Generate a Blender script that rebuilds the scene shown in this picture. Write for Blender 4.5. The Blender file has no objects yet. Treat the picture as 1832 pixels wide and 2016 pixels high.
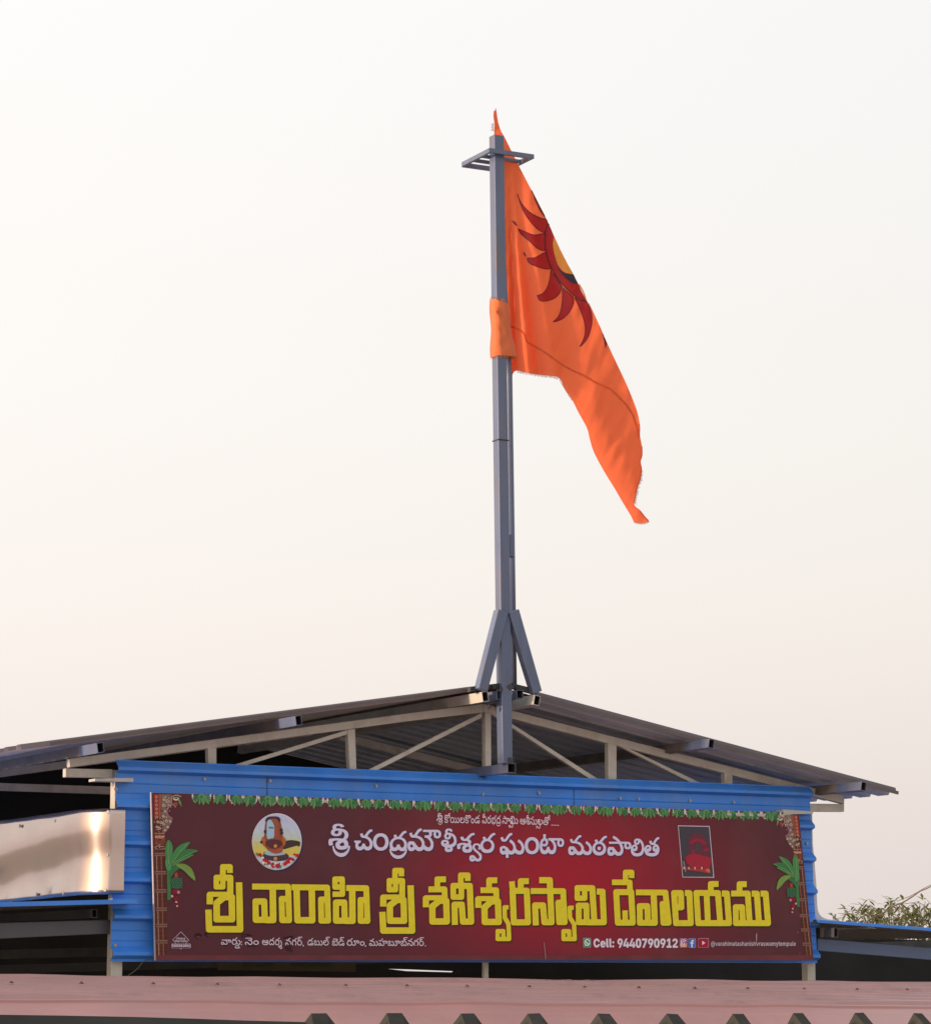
import bpy, bmesh, math, random
from mathutils import Vector, Matrix, noise
from mathutils.geometry import tessellate_polygon, delaunay_2d_cdt
random.seed(7)
C = bpy.context.scene.collection
R = math.radians
# ------------------------------------------------------------------ camera, sky, sun, exposure
F = 5500.0; CX, CY = 916.0, 1008.0                 # the photograph measured 1832 x 2016
EYE = Vector((0, 0, 3.6)); PITCH = math.atan((1915 - CY) / F)
cam = bpy.data.cameras.new("camera"); cam_o = bpy.data.objects.new("camera", cam); C.objects.link(cam_o)
cam.sensor_fit = 'HORIZONTAL'; cam.sensor_width = 36; cam.lens = 36 * F / 1832
cam.clip_start = 0.5; cam.clip_end = 6000
cam_o.location = EYE; cam_o.rotation_euler = (R(90) + PITCH, 0, 0)
bpy.context.scene.camera = cam_o
SUN_EL = R(8); SUN_DIR = Vector((-.875 * math.cos(SUN_EL), -.484 * math.cos(SUN_EL), math.sin(SUN_EL))).normalized()
world = bpy.data.worlds.new("World"); bpy.context.scene.world = world; world.use_nodes = True
nt = world.node_tree; nt.nodes.clear()
def wn(t, **k):
    n = nt.nodes.new(t)
    for a, b in k.items(): setattr(n, a, b)
    return n
out = wn('ShaderNodeOutputWorld'); sky = wn('ShaderNodeTexSky', sky_type='NISHITA', sun_disc=False)
sky.sun_elevation = SUN_EL; sky.sun_rotation = math.atan2(SUN_DIR.x, SUN_DIR.y); sky.dust_density = 6; sky.air_density = 1.2
bg1 = wn('ShaderNodeBackground'); bg1.inputs['Strength'].default_value = 0.05
nt.links.new(sky.outputs[0], bg1.inputs['Color'])
# thick pale evening haze: brighter higher up, pinker and duller towards the right horizon
tc = wn('ShaderNodeTexCoord'); sep = wn('ShaderNodeSeparateXYZ'); nt.links.new(tc.outputs['Generated'], sep.inputs[0])
rampz = wn('ShaderNodeValToRGB'); mr = wn('ShaderNodeMapRange'); mr.inputs['From Min'].default_value = 0.0; mr.inputs['From Max'].default_value = 1.0
nt.links.new(sep.outputs['Z'], mr.inputs['Value']); nt.links.new(mr.outputs[0], rampz.inputs[0])
cr = rampz.color_ramp
cr.elements[0].position = 0.0; cr.elements[0].color = (.80, .705, .672, 1)
cr.elements[1].position = 1.0; cr.elements[1].color = (.58, .64, .74, 1)
e = cr.elements.new(.36); e.color = (.93, .902, .876, 1); e = cr.elements.new(.62); e.color = (.72, .75, .80, 1)
e = cr.elements.new(.125); e.color = (.89, .825, .788, 1)
e = cr.elements.new(.29); e.color = (.918, .882, .853, 1)
mx = wn('ShaderNodeMapRange'); mx.inputs['From Min'].default_value = -.25; mx.inputs['From Max'].default_value = .25
mx.inputs['To Min'].default_value = 1.05; mx.inputs['To Max'].default_value = .93
nt.links.new(sep.outputs['X'], mx.inputs['Value'])
vm = wn('ShaderNodeVectorMath', operation='SCALE'); nt.links.new(rampz.outputs[0], vm.inputs[0]); nt.links.new(mx.outputs[0], vm.inputs['Scale'])
bg2 = wn('ShaderNodeBackground'); bg2.inputs['Strength'].default_value = 1.0
nt.links.new(vm.outputs[0], bg2.inputs['Color'])
# warm aureole of the low hazy sun, well outside the frame
dt = wn('ShaderNodeVectorMath', operation='DOT_PRODUCT'); nt.links.new(tc.outputs['Generated'], dt.inputs[0]); dt.inputs[1].default_value = SUN_DIR
cl_ = wn('ShaderNodeMath', operation='MAXIMUM'); nt.links.new(dt.outputs['Value'], cl_.inputs[0]); cl_.inputs[1].default_value = 0
pw = wn('ShaderNodeMath', operation='POWER'); nt.links.new(cl_.outputs[0], pw.inputs[0]); pw.inputs[1].default_value = 5
gl = wn('ShaderNodeVectorMath', operation='SCALE'); gl.inputs[0].default_value = (1.0, .66, .42); nt.links.new(pw.outputs[0], gl.inputs['Scale'])
va = wn('ShaderNodeVectorMath', operation='ADD'); nt.links.new(vm.outputs[0], va.inputs[0]); nt.links.new(gl.outputs[0], va.inputs[1]); nt.links.new(va.outputs[0], bg2.inputs['Color'])
add = wn('ShaderNodeAddShader'); nt.links.new(bg1.outputs[0], add.inputs[0]); nt.links.new(bg2.outputs[0], add.inputs[1]); nt.links.new(add.outputs[0], out.inputs[0])
sun = bpy.data.lights.new("sun", 'SUN'); sun.energy = 4.6; sun.angle = R(6); sun.color = (1, .74, .54)
sun_o = bpy.data.objects.new("sun", sun); C.objects.link(sun_o); sun_o.rotation_euler = SUN_DIR.to_track_quat('Z', 'Y').to_euler(); sun_o.location = (-10, -12, 20)
vs = bpy.context.scene.view_settings; vs.view_transform = 'Standard'; vs.look = 'None'; vs.exposure = 0; vs.gamma = 1; vs.use_curve_mapping = False
# ------------------------------------------------------------------ pixel -> point on a plane parallel to the temple front
TH = R(29); T = Vector((math.cos(TH), math.sin(TH), 0)); B = Vector((-math.sin(TH), math.cos(TH), 0)); Z = Vector((0, 0, 1))
def ray(u, v):
    a = (u - CX) / F; b = -(v - CY) / F
    return Vector((a, math.cos(PITCH) - b * math.sin(PITCH), math.sin(PITCH) + b * math.cos(PITCH)))
_r = ray(300, 1725); P0 = EYE + _r * (20 / _r.y)
def at(u, v, k=0.0):
    r = ray(u, v); q = P0 + B * k
    return EYE + r * ((q - EYE).dot(B) / r.dot(B))
def atY(u, v, y):
    r = ray(u, v); return EYE + r * (y / r.y)
# ------------------------------------------------------------------ materials
def lin(c):
    return tuple((x / 255 / 12.92 if x <= 10 else ((x / 255 + .055) / 1.055) ** 2.4) for x in c)
MATS = {}
def mat(name, rgb, rough=.6, metal=0.0, vary=.12, scale=6.0, bump=0.0, bscale=40.0, stretch=(1, 1, 1), rot=0.0, dirt=None, dirt_amt=.5, dirt_scale=2.5, spec=.5, dirt_cut=(.52, .72)):
    """rgb are albedos, 0..1 linear"""
    m = bpy.data.materials.new(name); m.use_nodes = True; n = m.node_tree.nodes; l = m.node_tree.links
    bs = n['Principled BSDF']; bs.inputs['Roughness'].default_value = rough; bs.inputs['Metallic'].default_value = metal
    bs.inputs['Specular IOR Level'].default_value = spec
    t = n.new('ShaderNodeTexCoord'); mp = n.new('ShaderNodeMapping'); mp.inputs['Scale'].default_value = stretch; mp.inputs['Rotation'].default_value = (0, 0, rot); mp.vector_type = 'TEXTURE' if False else 'POINT'
    l.new(t.outputs['Object'], mp.inputs[0])
    nz = n.new('ShaderNodeTexNoise'); nz.inputs['Scale'].default_value = scale; nz.inputs['Detail'].default_value = 6
    l.new(mp.outputs[0], nz.inputs['Vector'])
    rp = n.new('ShaderNodeValToRGB'); a = 1 - vary; b = 1 + vary
    rp.color_ramp.elements[0].position = .3; rp.color_ramp.elements[1].position = .7
    rp.color_ramp.elements[0].color = (*[x * a for x in rgb], 1); rp.color_ramp.elements[1].color = (*[min(1, x * b) for x in rgb], 1)
    l.new(nz.outputs['Fac'], rp.inputs[0]); col = rp.outputs[0]
    if dirt:
        n2 = n.new('ShaderNodeTexNoise'); n2.inputs['Scale'].default_value = dirt_scale; n2.inputs['Detail'].default_value = 9; n2.inputs['Roughness'].default_value = .7
        l.new(mp.outputs[0], n2.inputs['Vector'])
        m2 = n.new('ShaderNodeMapRange'); m2.inputs['From Min'].default_value = dirt_cut[0]; m2.inputs['From Max'].default_value = dirt_cut[1]; m2.inputs['To Max'].default_value = dirt_amt
        l.new(n2.outputs['Fac'], m2.inputs['Value'])
        mxn = n.new('ShaderNodeMix'); mxn.data_type = 'RGBA'; l.new(m2.outputs[0], mxn.inputs['Factor']); l.new(col, mxn.inputs['A']); mxn.inputs['B'].default_value = (*dirt, 1); col = mxn.outputs['Result']
    l.new(col, bs.inputs['Base Color'])
    if bump:
        n3 = n.new('ShaderNodeTexNoise'); n3.inputs['Scale'].default_value = bscale; n3.inputs['Detail'].default_value = 4; l.new(t.outputs['Object'], n3.inputs['Vector'])
        bp_ = n.new('ShaderNodeBump'); bp_.inputs['Strength'].default_value = bump; bp_.inputs['Distance'].default_value = .02; l.new(n3.outputs['Fac'], bp_.inputs['Height']); l.new(bp_.outputs[0], bs.inputs['Normal'])
    MATS[name] = m; return m
def flat(name, srgb, k=1.0, rough=.55):
    """a printed ink: albedo from an sRGB value read off the print"""
    return mat(name, [min(.9, x * k) for x in lin(srgb)], rough=rough, vary=.05, scale=30, spec=.15)
M_cream = mat('cream_paint', (.56, .53, .47), rough=.5, vary=.08, scale=9, dirt=(.22, .15, .10), dirt_amt=.45, dirt_scale=5)
M_creamd = mat('cream_post_paint', (.50, .48, .43), rough=.55, vary=.08, scale=7, dirt=(.2, .16, .12), dirt_amt=.4, dirt_scale=4)
M_steel = mat('blue_grey_paint', (.105, .133, .222), rough=.34, vary=.12, scale=9, dirt=(.17, .125, .10), dirt_amt=.75, dirt_scale=6, stretch=(1.6, 1.6, .25))
M_roofshade = mat('roof_shade_brown', (.15, .13, .12), rough=.7, vary=.2, scale=6)  # purlin length behind the tip: the roof's shadow put into a darker brown
M_tubein = mat('shade_dark_tube_bore', (.03, .027, .026), rough=.9, vary=.3)  # near-black colour paints the deep shade inside the hollow ends
M_weld = mat('weld_soot', (.05, .05, .055), rough=.8, vary=.3, scale=14)
M_beam = mat('slate_blue_beam_paint', (.115, .165, .30), rough=.5, vary=.08, scale=5, dirt=(.08, .09, .12), dirt_amt=.4)
M_beamg = mat('grey_beam_paint', (.10, .10, .12), rough=.5, vary=.1, scale=5)
M_blue = mat('blue_coated_sheet', (.042, .235, .78), rough=.38, vary=.09, scale=3, dirt=(.15, .27, .50), dirt_amt=.55, dirt_scale=1.8, stretch=(1.8, 1.8, .5), bump=.06, bscale=5, dirt_cut=(.45, .75))
M_under = mat('grey_sheet_underside', (.40, .42, .50), rough=.5, vary=.10, scale=3, dirt=(.10, .09, .08), dirt_amt=.4)
M_wingun = mat('shade_dark_wing_underside', (.17, .15, .14), rough=.7, vary=.15, scale=4)  # colour darkened to stand for the shade under the enclosed wings
M_undere = mat('brown_grey_sheet_underside', (.72, .65, .61), rough=.6, vary=.12, scale=4, dirt=(.09, .07, .06), dirt_amt=.5)
M_redtop = mat('mauve_red_sheet_top', (.12, .095, .10), rough=.5, vary=.1, scale=4)
M_pink = mat('faded_pink_red_sheet', (.385, .225, .218), rough=.45, vary=.06, scale=1.5, dirt=(.25, .145, .14), dirt_amt=.65, dirt_scale=2.4)
M_salmon = mat('salmon_red_flashing', (.41, .205, .192), rough=.5, vary=.07, scale=1.2, dirt=(.36, .26, .24), dirt_amt=.5, dirt_scale=1.4)
M_rust = mat('dark_rust_speck', (.07, .05, .045), rough=.9, vary=.4, scale=20)
M_near = mat('dark_grey_sheet', (.045, .043, .037), rough=.95, spec=.05, vary=.16, scale=5, dirt=(.10, .09, .08), dirt_amt=.4, dirt_scale=4)
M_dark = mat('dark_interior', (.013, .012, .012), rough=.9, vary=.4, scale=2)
M_white = mat('pale_flashing_paint', (.60, .60, .64), rough=.35, vary=.05, scale=4)
M_wall = mat('lime_washed_wall', (.82, .80, .76), rough=.9, vary=.06, scale=1, dirt=(.55, .5, .44), dirt_amt=.4)
M_screw = mat('zinc_screw', (.36, .36, .38), rough=.4, metal=.7, vary=.2, scale=30)
M_ground = mat('dusty_ground', (.40, .34, .27), rough=.95, vary=.2, scale=.4, dirt=(.16, .14, .09), dirt_amt=.6, dirt_scale=.15)
M_wire = mat('dull_wire', (.12, .11, .10), rough=.7, vary=.2)
M_bark = mat('grey_brown_bark', (.16, .12, .105), rough=.9, vary=.25, scale=18)
def leafmat(name, rgb):
    m = mat(name, rgb, rough=.45, vary=.30, scale=9)
    bs = m.node_tree.nodes['Principled BSDF']; o = m.node_tree.nodes['Material Output']
    tr = m.node_tree.nodes.new('ShaderNodeBsdfTranslucent'); tr.inputs[0].default_value = (rgb[0] * 1.6, rgb[1] * 1.7, rgb[2] * .8, 1)
    mi = m.node_tree.nodes.new('ShaderNodeMixShader'); mi.inputs[0].default_value = .3
    m.node_tree.links.new(bs.outputs[0], mi.inputs[1]); m.node_tree.links.new(tr.outputs[0], mi.inputs[2]); m.node_tree.links.new(mi.outputs[0], o.inputs[0])
    return m
M_leaf = leafmat('olive_leaf', (.18, .18, .068)); M_leaf2 = leafmat('dark_olive_leaf', (.11, .112, .05)); M_leaf3 = leafmat('dry_brown_leaf', (.13, .085, .05))
def clothmat(name, rgb, tr_rgb, w=.45, weave=True):
    m = mat(name, rgb, rough=.75, vary=.05, scale=5, spec=.2)
    n = m.node_tree.nodes; l = m.node_tree.links; bs = n['Principled BSDF']; o = n['Material Output']
    bs.inputs['Sheen Weight'].default_value = .25
    tr = n.new('ShaderNodeBsdfTranslucent'); tr.inputs[0].default_value = (*tr_rgb, 1)
    mi = n.new('ShaderNodeMixShader'); mi.inputs[0].default_value = w
    l.new(bs.outputs[0], mi.inputs[1]); l.new(tr.outputs[0], mi.inputs[2]); l.new(mi.outputs[0], o.inputs[0])
    return m
M_flag = clothmat('orange_satin_cloth', (.98, .152, .060), (1.0, .195, .072), .64)
M_flag2 = clothmat('tie_band_orange_cloth', (.85, .21, .08), (.9, .2, .07), .3)
M_hem = clothmat('brown_orange_stitching', (.80, .185, .065), (.85, .19, .06), .5)
M_fringe = clothmat('pale_orange_fringe', (.62, .22, .09), (.6, .2, .08), .3)
M_emred = clothmat('dark_red_dye', (.46, .022, .022), (.5, .02, .02), .3)
M_emyel = clothmat('ochre_yellow_dye', (.80, .42, .065), (.8, .42, .06), .3)
M_emblk = clothmat('navy_black_dye', (.035, .028, .05), (.03, .02, .04), .1)
M_emhalo = clothmat('golden_halo_dye', (.88, .36, .09), (.9, .36, .09), .3)
M_emline = clothmat('dark_outline_dye', (.10, .012, .03), (.1, .01, .03), .1)
# brushed, slightly dented bare metal sheet
M_metal = mat('bare_galvanised_sheet', (.56, .45, .41), rough=.15, metal=1.0, vary=.05, scale=2.0, dirt=(.42, .38, .36), dirt_amt=.5, dirt_scale=1.5)
# ------------------------------------------------------------------ object helpers
ORG = {}
def root(name, loc, label, cat, group=None, kind=None):
    o = bpy.data.objects.new(name, None); o.empty_display_size = .2; C.objects.link(o); o.location = loc; ORG[o] = Vector(loc)
    return tag(o, label, cat, group, kind)
def tag(o, label=None, cat=None, group=None, kind=None):
    if label: o['label'] = label
    if cat: o['category'] = cat
    if group: o['group'] = group
    if kind: o['kind'] = kind
    return o
def mk(name, verts, faces, mats, parent=None, mi=None, smooth=False, uv=None):
    if parent is not None: org = ORG[parent]
    else:
        zs = min(v[2] for v in verts); n = len(verts)
        org = Vector((sum(v[0] for v in verts) / n, sum(v[1] for v in verts) / n, zs))
    me = bpy.data.meshes.new(name); me.from_pydata([Vector(v) - org for v in verts], [], faces)
    for m in (mats if isinstance(mats, (list, tuple)) else [mats]): me.materials.append(m)
    if mi:
        for p, i in zip(me.polygons, mi): p.material_index = i
    if smooth:
        for p in me.polygons: p.use_smooth = True
    if uv:
        ul = me.uv_layers.new(name='uv')
        for lp in me.loops: ul.data[lp.index].uv = uv[lp.vertex_index]
    me.update(); o = bpy.data.objects.new(name, me); C.objects.link(o); ORG[o] = org
    if parent is not None: o.parent = parent
    else: o.location = org
    return o
class MB:
    def __init__(s): s.v = []; s.f = []; s.m = []
    def add(s, verts, faces, mi=0):
        b = len(s.v); s.v += [Vector(v) for v in verts]; s.f += [tuple(b + i for i in f) for f in faces]; s.m += [mi] * len(faces)
    def slab(s, pts, d, mi=0):
        """polygon pts extruded by vector d"""
        n = len(pts); v = [Vector(p) for p in pts] + [Vector(p) + d for p in pts]
        s.add(v, [tuple(range(n)), tuple(range(2 * n - 1, n - 1, -1))] + [(i, i + n, (i + 1) % n + n, (i + 1) % n) for i in range(n)], mi)
    def tube(s, p, q, w, h, up=Z, wall=0.0, mi=0):
        """box section bar from p to q; wall > 0 leaves its ends open"""
        p, q = Vector(p), Vector(q); d = (q - p).normalized(); x = d.cross(up).normalized(); y = x.cross(d).normalized()
        c = lambda o, k: [o + x * (a * (w / 2 - k)) + y * (b * (h / 2 - k)) for a, b in ((-1, -1), (1, -1), (1, 1), (-1, 1))]
        if wall == 0:
            s.add(c(p, 0) + c(q, 0), [(0, 1, 2, 3), (7, 6, 5, 4)] + [(i, i + 4, (i + 1) % 4 + 4, (i + 1) % 4) for i in range(4)], mi)
        else:
            v = c(p, 0) + c(q, 0) + c(p, wall) + c(q, wall); f = []
            for i in range(4):
                j = (i + 1) % 4
                f += [(i, i + 4, j + 4, j), (8 + i, 8 + j, 12 + j, 12 + i), (i, j, 8 + j, 8 + i), (4 + i, 12 + i, 12 + j, 4 + j)]
            s.add(v, f, mi); k_ = len(s.m) - len(f)
            for i in range(4): s.m[k_ + i * 4 + 1] = mi + 1
    def pipe(s, pts, rad, n=8, mi=0):
        pts = [Vector(p) for p in pts]; rad = rad if isinstance(rad, (list, tuple)) else [rad] * len(pts); b = len(s.v); x = None
        for i, p in enumerate(pts):
            d = (pts[min(i + 1, len(pts) - 1)] - pts[max(i - 1, 0)]).normalized()
            if x is None: x = d.orthogonal().normalized()
            else: x = (x - d * x.dot(d)).normalized()
            y = d.cross(x)
            s.v += [p + (x * math.cos(2 * math.pi * j / n) + y * math.sin(2 * math.pi * j / n)) * rad[i] for j in range(n)]
        for i in range(len(pts) - 1):
            for j in range(n):
                s.f.append((b + i * n + j, b + i * n + (j + 1) % n, b + (i + 1) * n + (j + 1) % n, b + (i + 1) * n + j)); s.m.append(mi)
        s.f += [tuple(b + j for j in range(n - 1, -1, -1)), tuple(b + (len(pts) - 1) * n + j for j in range(n))]; s.m += [mi, mi]
    def build(s, name, mats, parent=None, smooth=False):
        return mk(name, s.v, s.f, mats, parent, s.m, smooth)
def bevel(o, w=.004, seg=2):
    m = o.modifiers.new('bevel', 'BEVEL'); m.width = w; m.segments = seg; m.limit_method = 'ANGLE'; m.angle_limit = R(40); return o
def profile(length, pitch, rib_top, rib_base, h, start=0.0):
    """trapezoid sheet section: list of (distance, height)"""
    out = [(0, 0)]; x = start
    while x + rib_base < length:
        a = (rib_base - rib_top) / 2
        out += [(x, 0), (x + a, h), (x + a + rib_top, h), (x + rib_base, 0)]
        # two fine stiffener swages in every pan
        for q in (.38, .66):
            c = x + rib_base + (pitch - rib_base) * q
            if c + .012 < length: out += [(c - .008, 0), (c, .003), (c + .008, 0)]
        x += pitch
    out.append((length, 0))
    res = [out[0]]
    for p in out[1:]:
        if p[0] > res[-1][0] + 1e-6: res.append(p)
    return res
def sheet(name, a0, a1, d, prof, nrm, mats, parent=None, thick=.0025, wob=0.0):
    """sheet whose ribs run from a0 to a1; the section marches along d; nrm is up. mats = (top, underside)"""
    a0, a1, d, nrm = Vector(a0), Vector(a1), Vector(d).normalized(), Vector(nrm).normalized(); v = []; f = []; mi = []; n = len(prof); S = 14
    for side in (0, 1):
        for i in range(S + 1):
            q = a0.lerp(a1, i / S)
            for x, h in prof:
                p = q + d * x; w = wob * noise.noise(p * 1.7) if wob else 0
                v.append(p + nrm * (h + w - side * thick))
    L = (S + 1) * n
    for side in (0, 1):
        for i in range(S):
            for j in range(n - 1):
                q = [side * L + i * n + j, side * L + i * n + j + 1, side * L + (i + 1) * n + j + 1, side * L + (i + 1) * n + j]
                f.append(tuple(q if side == 0 else q[::-1])); mi.append(side)
    for j in range(n - 1):
        f += [(j, L + j, L + j + 1, j + 1), (S * n + j, S * n + j + 1, L + S * n + j + 1, L + S * n + j)]; mi += [0, 0]
    for i in range(S):
        f += [(i * n, (i + 1) * n, L + (i + 1) * n, L + i * n), (i * n + n - 1, L + i * n + n - 1, L + (i + 1) * n + n - 1, (i + 1) * n + n - 1)]; mi += [0, 0]
    return mk(name, v, f, list(mats), parent, mi)
def ribbon(pts, w, closed=False):
    """2-D ribbon along pts as quads with mitred joints"""
    n = len(pts); L = []; Rr = []
    for i in range(n):
        a = pts[i - 1] if (i > 0 or closed) else pts[i]; b = pts[(i + 1) % n] if (i < n - 1 or closed) else pts[i]
        dx, dy = b[0] - a[0], b[1] - a[1]; q = math.hypot(dx, dy) or 1; hw = (w[i] if isinstance(w, (list, tuple)) else w) / 2
        L.append((pts[i][0] - dy / q * hw, pts[i][1] + dx / q * hw)); Rr.append((pts[i][0] + dy / q * hw, pts[i][1] - dx / q * hw))
    m = n if closed else n - 1
    return [[L[i], L[(i + 1) % n], Rr[(i + 1) % n], Rr[i]] for i in range(m)]
def smooth_line(P, n=6, closed=False):
    out = []; N = len(P); g = lambda i: P[i % N] if closed else P[max(0, min(N - 1, i))]
    for i in range(N if closed else N - 1):
        p0, p1, p2, p3 = g(i - 1), g(i), g(i + 1), g(i + 2)
        for j in range(n):
            t = j / n
            out.append(tuple(.5 * (2 * p1[c] + (p2[c] - p0[c]) * t + (2 * p0[c] - 5 * p1[c] + 4 * p2[c] - p3[c]) * t * t + (3 * p1[c] - p0[c] - 3 * p2[c] + p3[c]) * t ** 3) for c in (0, 1)))
    if not closed: out.append(tuple(P[-1]))
    return out
def ell(cx, cy, rx, ry, n=32, rot=0):
    c, s_ = math.cos(rot), math.sin(rot)
    return [(cx + rx * math.cos(a) * c - ry * math.sin(a) * s_, cy + rx * math.cos(a) * s_ + ry * math.sin(a) * c) for a in [2 * math.pi * i / n for i in range(n)]]
def rrect(x0, y0, x1, y1, r):
    P = []
    for cx, cy, a0 in ((x1 - r, y1 - r, 0), (x0 + r, y1 - r, 90), (x0 + r, y0 + r, 180), (x1 - r, y0 + r, 270)):
        P += [(cx + r * math.cos(R(a0 + t * 18)), cy + r * math.sin(R(a0 + t * 18))) for t in range(6)]
    return P
def fill(groups):
    """groups of [outer, hole...] or plain polygons -> points, triangles"""
    V = []; Fc = []
    for g in groups:
        if not isinstance(g[0][0], (tuple, list)): g = [g]
        flat_ = [p for c in g for p in c]
        tri = tessellate_polygon([[Vector((p[0], p[1], 0)) for p in c] for c in g]); b = len(V); V += flat_
        for t in tri:
            a, b_, c_ = (flat_[i] for i in t)
            ar = (b_[0] - a[0]) * (c_[1] - a[1]) - (b_[1] - a[1]) * (c_[0] - a[0])
            if abs(ar) < 1e-9: continue
            Fc.append(tuple(b + i for i in (t if ar < 0 else t[::-1])))
    return V, Fc
# ------------------------------------------------------------------ ground
g = mk('ground', [(-3000, -3000, 0), (3000, -3000, 0), (3000, 3000, 0), (-3000, 3000, 0)], [(0, 1, 2, 3)], M_ground); tag(g, kind='structure')
# ------------------------------------------------------------------ the temple shed
base = at(930, 1900, 1.5); base.z = 0
shed = root('temple_shed', base, 'open steel temple shed with gabled sheet roof, cream truss and blue sheet front', 'building')
KF = -.20                                            # plane of the roof's front edge
def v3(p, z): return Vector((p.x, p.y, z))
# roof slopes ------------------------------------------------------
A0 = at(43.6, 1474.5, KF); A1 = at(933, 1359.5, KF)
B0 = at(1057, 1374, KF); B1 = at(1767, 1563.5, KF)
DEPTH = 5.4
slopeL = (A1 - A0).normalized(); nL = slopeL.cross(B).normalized(); nL = nL if nL.z > 0 else -nL
slopeR = (B1 - B0).normalized(); nR = slopeR.cross(B).normalized(); nR = nR if nR.z > 0 else -nR
prof = profile(DEPTH, .25, .055, .110, .055, start=0.015)
sheet('roof', A0, A1, B, [(x, h * .62) for x, h in prof], nL, (M_redtop, M_undere), shed)
sheet('roof', B0, B1, B, prof, nR, (M_redtop, M_under), shed)
# folded edge trims along the front of both slopes
for a, b, nn in ((A0 + slopeL * .20, A1, nL), (B0, B1, nR)):
    m = MB(); e0, e1 = a - B * .004, b - B * .004
    m.slab([e0 - nn * .006, e1 - nn * .006, e1 + nn * .022, e0 + nn * .022], -B * .003)
    m.build('edge_trim', M_redtop, shed)
# ridge capping, further back than the flag pole
m = MB(); rl = A1 + B * .12; rr = B0 + B * .12; top = (rl + rr) / 2 + Z * .07
m.slab([rl - slopeL * .1 + nL * .034, top, rr + slopeR * .1 + nR * .034, rr + slopeR * .1 + nR * .030, top - Z * .006, rl - slopeL * .1 + nL * .030], B * (DEPTH - .12))
m.build('ridge_cap', M_redtop, shed)
# purlins (hollow box section, running to the back) -----------------
def purlin(u, v, k, w, h, length, nn, m_=M_steel, name='purlin'):
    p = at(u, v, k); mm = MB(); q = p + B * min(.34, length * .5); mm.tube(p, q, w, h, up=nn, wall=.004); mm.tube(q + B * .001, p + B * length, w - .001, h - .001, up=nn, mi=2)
    return mm.build(name, [m_, M_tubein, M_roofshade if length > 2 and m_ is M_steel else m_], shed)
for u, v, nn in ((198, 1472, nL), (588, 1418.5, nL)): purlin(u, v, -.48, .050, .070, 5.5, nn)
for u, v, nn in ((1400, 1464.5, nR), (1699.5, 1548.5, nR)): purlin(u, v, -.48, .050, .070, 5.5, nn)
purlin(955, 1371.5, -.40, .052, .075, 5.4, nL, M_creamd)
purlin(1056.7, 1379, -.43, .052, .075, 5.4, nR, M_creamd)
purlin(984, 1369, -.38, .055, .065, 1.2, Z, M_steel, 'ridge_bracket')
purlin(1023, 1367, -.38, .055, .065, 1.2, Z, M_steel, 'ridge_bracket')
purlin(1007, 1512.5, -.39, .070, .070, 1.0, Z, M_steel, 'pole_bracket')
# ledger tubes the braces stand on
m = MB(); m.slab([at(926, 1352, -.36), at(1000, 1343, -.36), at(1000, 1353, -.36), at(926, 1362, -.36)], B * .05); m.build('brace_ledger', M_weld, shed)
m = MB(); m.slab([at(1000, 1343, -.36), at(1056, 1357, -.36), at(1056, 1367, -.36), at(1000, 1353, -.36)], B * .05); m.build('brace_ledger', M_weld, shed)
# front truss --------------------------------------------------------
KT = .14
def member(name, pts, k=KT, d=.055, m_=M_cream):
    mm = MB(); mm.slab([at(u, v, k) for u, v in pts], B * d); return bevel(mm.build(name, m_, shed), .003, 1)
member('top_chord', [(136, 1494), (800, 1405), (951, 1385.5), (951, 1402.5), (800, 1420.5), (137, 1511)])
member('top_chord', [(951.5, 1385.5), (1012, 1400), (1661.7, 1567), (1661.7, 1583), (1012, 1416), (951.5, 1402.5)])
member('tie_beam', [(129, 1513), (222, 1515), (222, 1532), (129, 1530)])
member('tie_beam', [(1560, 1582), (1661.5, 1583), (1661.5, 1598.5), (1560, 1598)])
member('tie_beam', [(222.5, 1516), (1559.5, 1583), (1559.5, 1598), (222.5, 1532)], k=KT + .01)
member('king_post', [(955, 1403), (966.5, 1403.5), (967, 1560), (955.5, 1560)], k=KT - .003)
for p in ([(409.5, 1473), (426, 1471), (427, 1535), (410.5, 1535)], [(684, 1437), (699, 1435), (703, 1548), (690, 1548)],
          [(1197, 1463), (1213.6, 1467), (1213.6, 1575), (1197, 1575)], [(1426, 1521), (1441.6, 1525), (1441.6, 1592), (1426, 1592)]):
    member('truss_post', p, k=KT - .003)
for p in ([(684, 1437), (684, 1446), (430, 1524), (404, 1524)], [(949, 1403), (949, 1412.5), (713, 1532), (694, 1532)],
          [(968, 1406), (972, 1402), (1204, 1551), (1188, 1552)], [(1215, 1467), (1224, 1467), (1430, 1566), (1408, 1566)]):
    member('diagonal', p, k=KT + .004, d=.035)
m = MB(); m.slab([at(187, 1533, -.03), at(262, 1532, -.03), at(263, 1539.5, -.03), at(187, 1538, -.03)], B * .12); m.build('angle_bracket', M_creamd, shed)
m = MB(); m.slab([at(1542, 1594, -.03), at(1600, 1598, -.03), at(1600, 1602, -.03), at(1542, 1604, -.03)], B * .12); m.build('angle_bracket', M_creamd, shed)
# rear trusses, seen as dim lines below the roof
for kk in (2.9, 5.45):
    m = MB(); m.tube(A0 + B * (kk - KF) + slopeL * .4 - nL * .10, A1 + B * (kk - KF) - nL * .10 + slopeL * .12, .05, .06, up=nL); m.tube(B0 + B * (kk - KF) - slopeR * .12 - nR * .1, B1 + B * (kk - KF) - slopeR * .4 - nR * .1, .05, .06, up=nR)
    m.tube(A0 + B * (kk - KF) + slopeL * .4 - Z * .12, v3(B1 + B * (kk - KF) - slopeR * .4, A0.z - .05), .05, .06)
    m.build('rear_truss', M_undere, shed)
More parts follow.
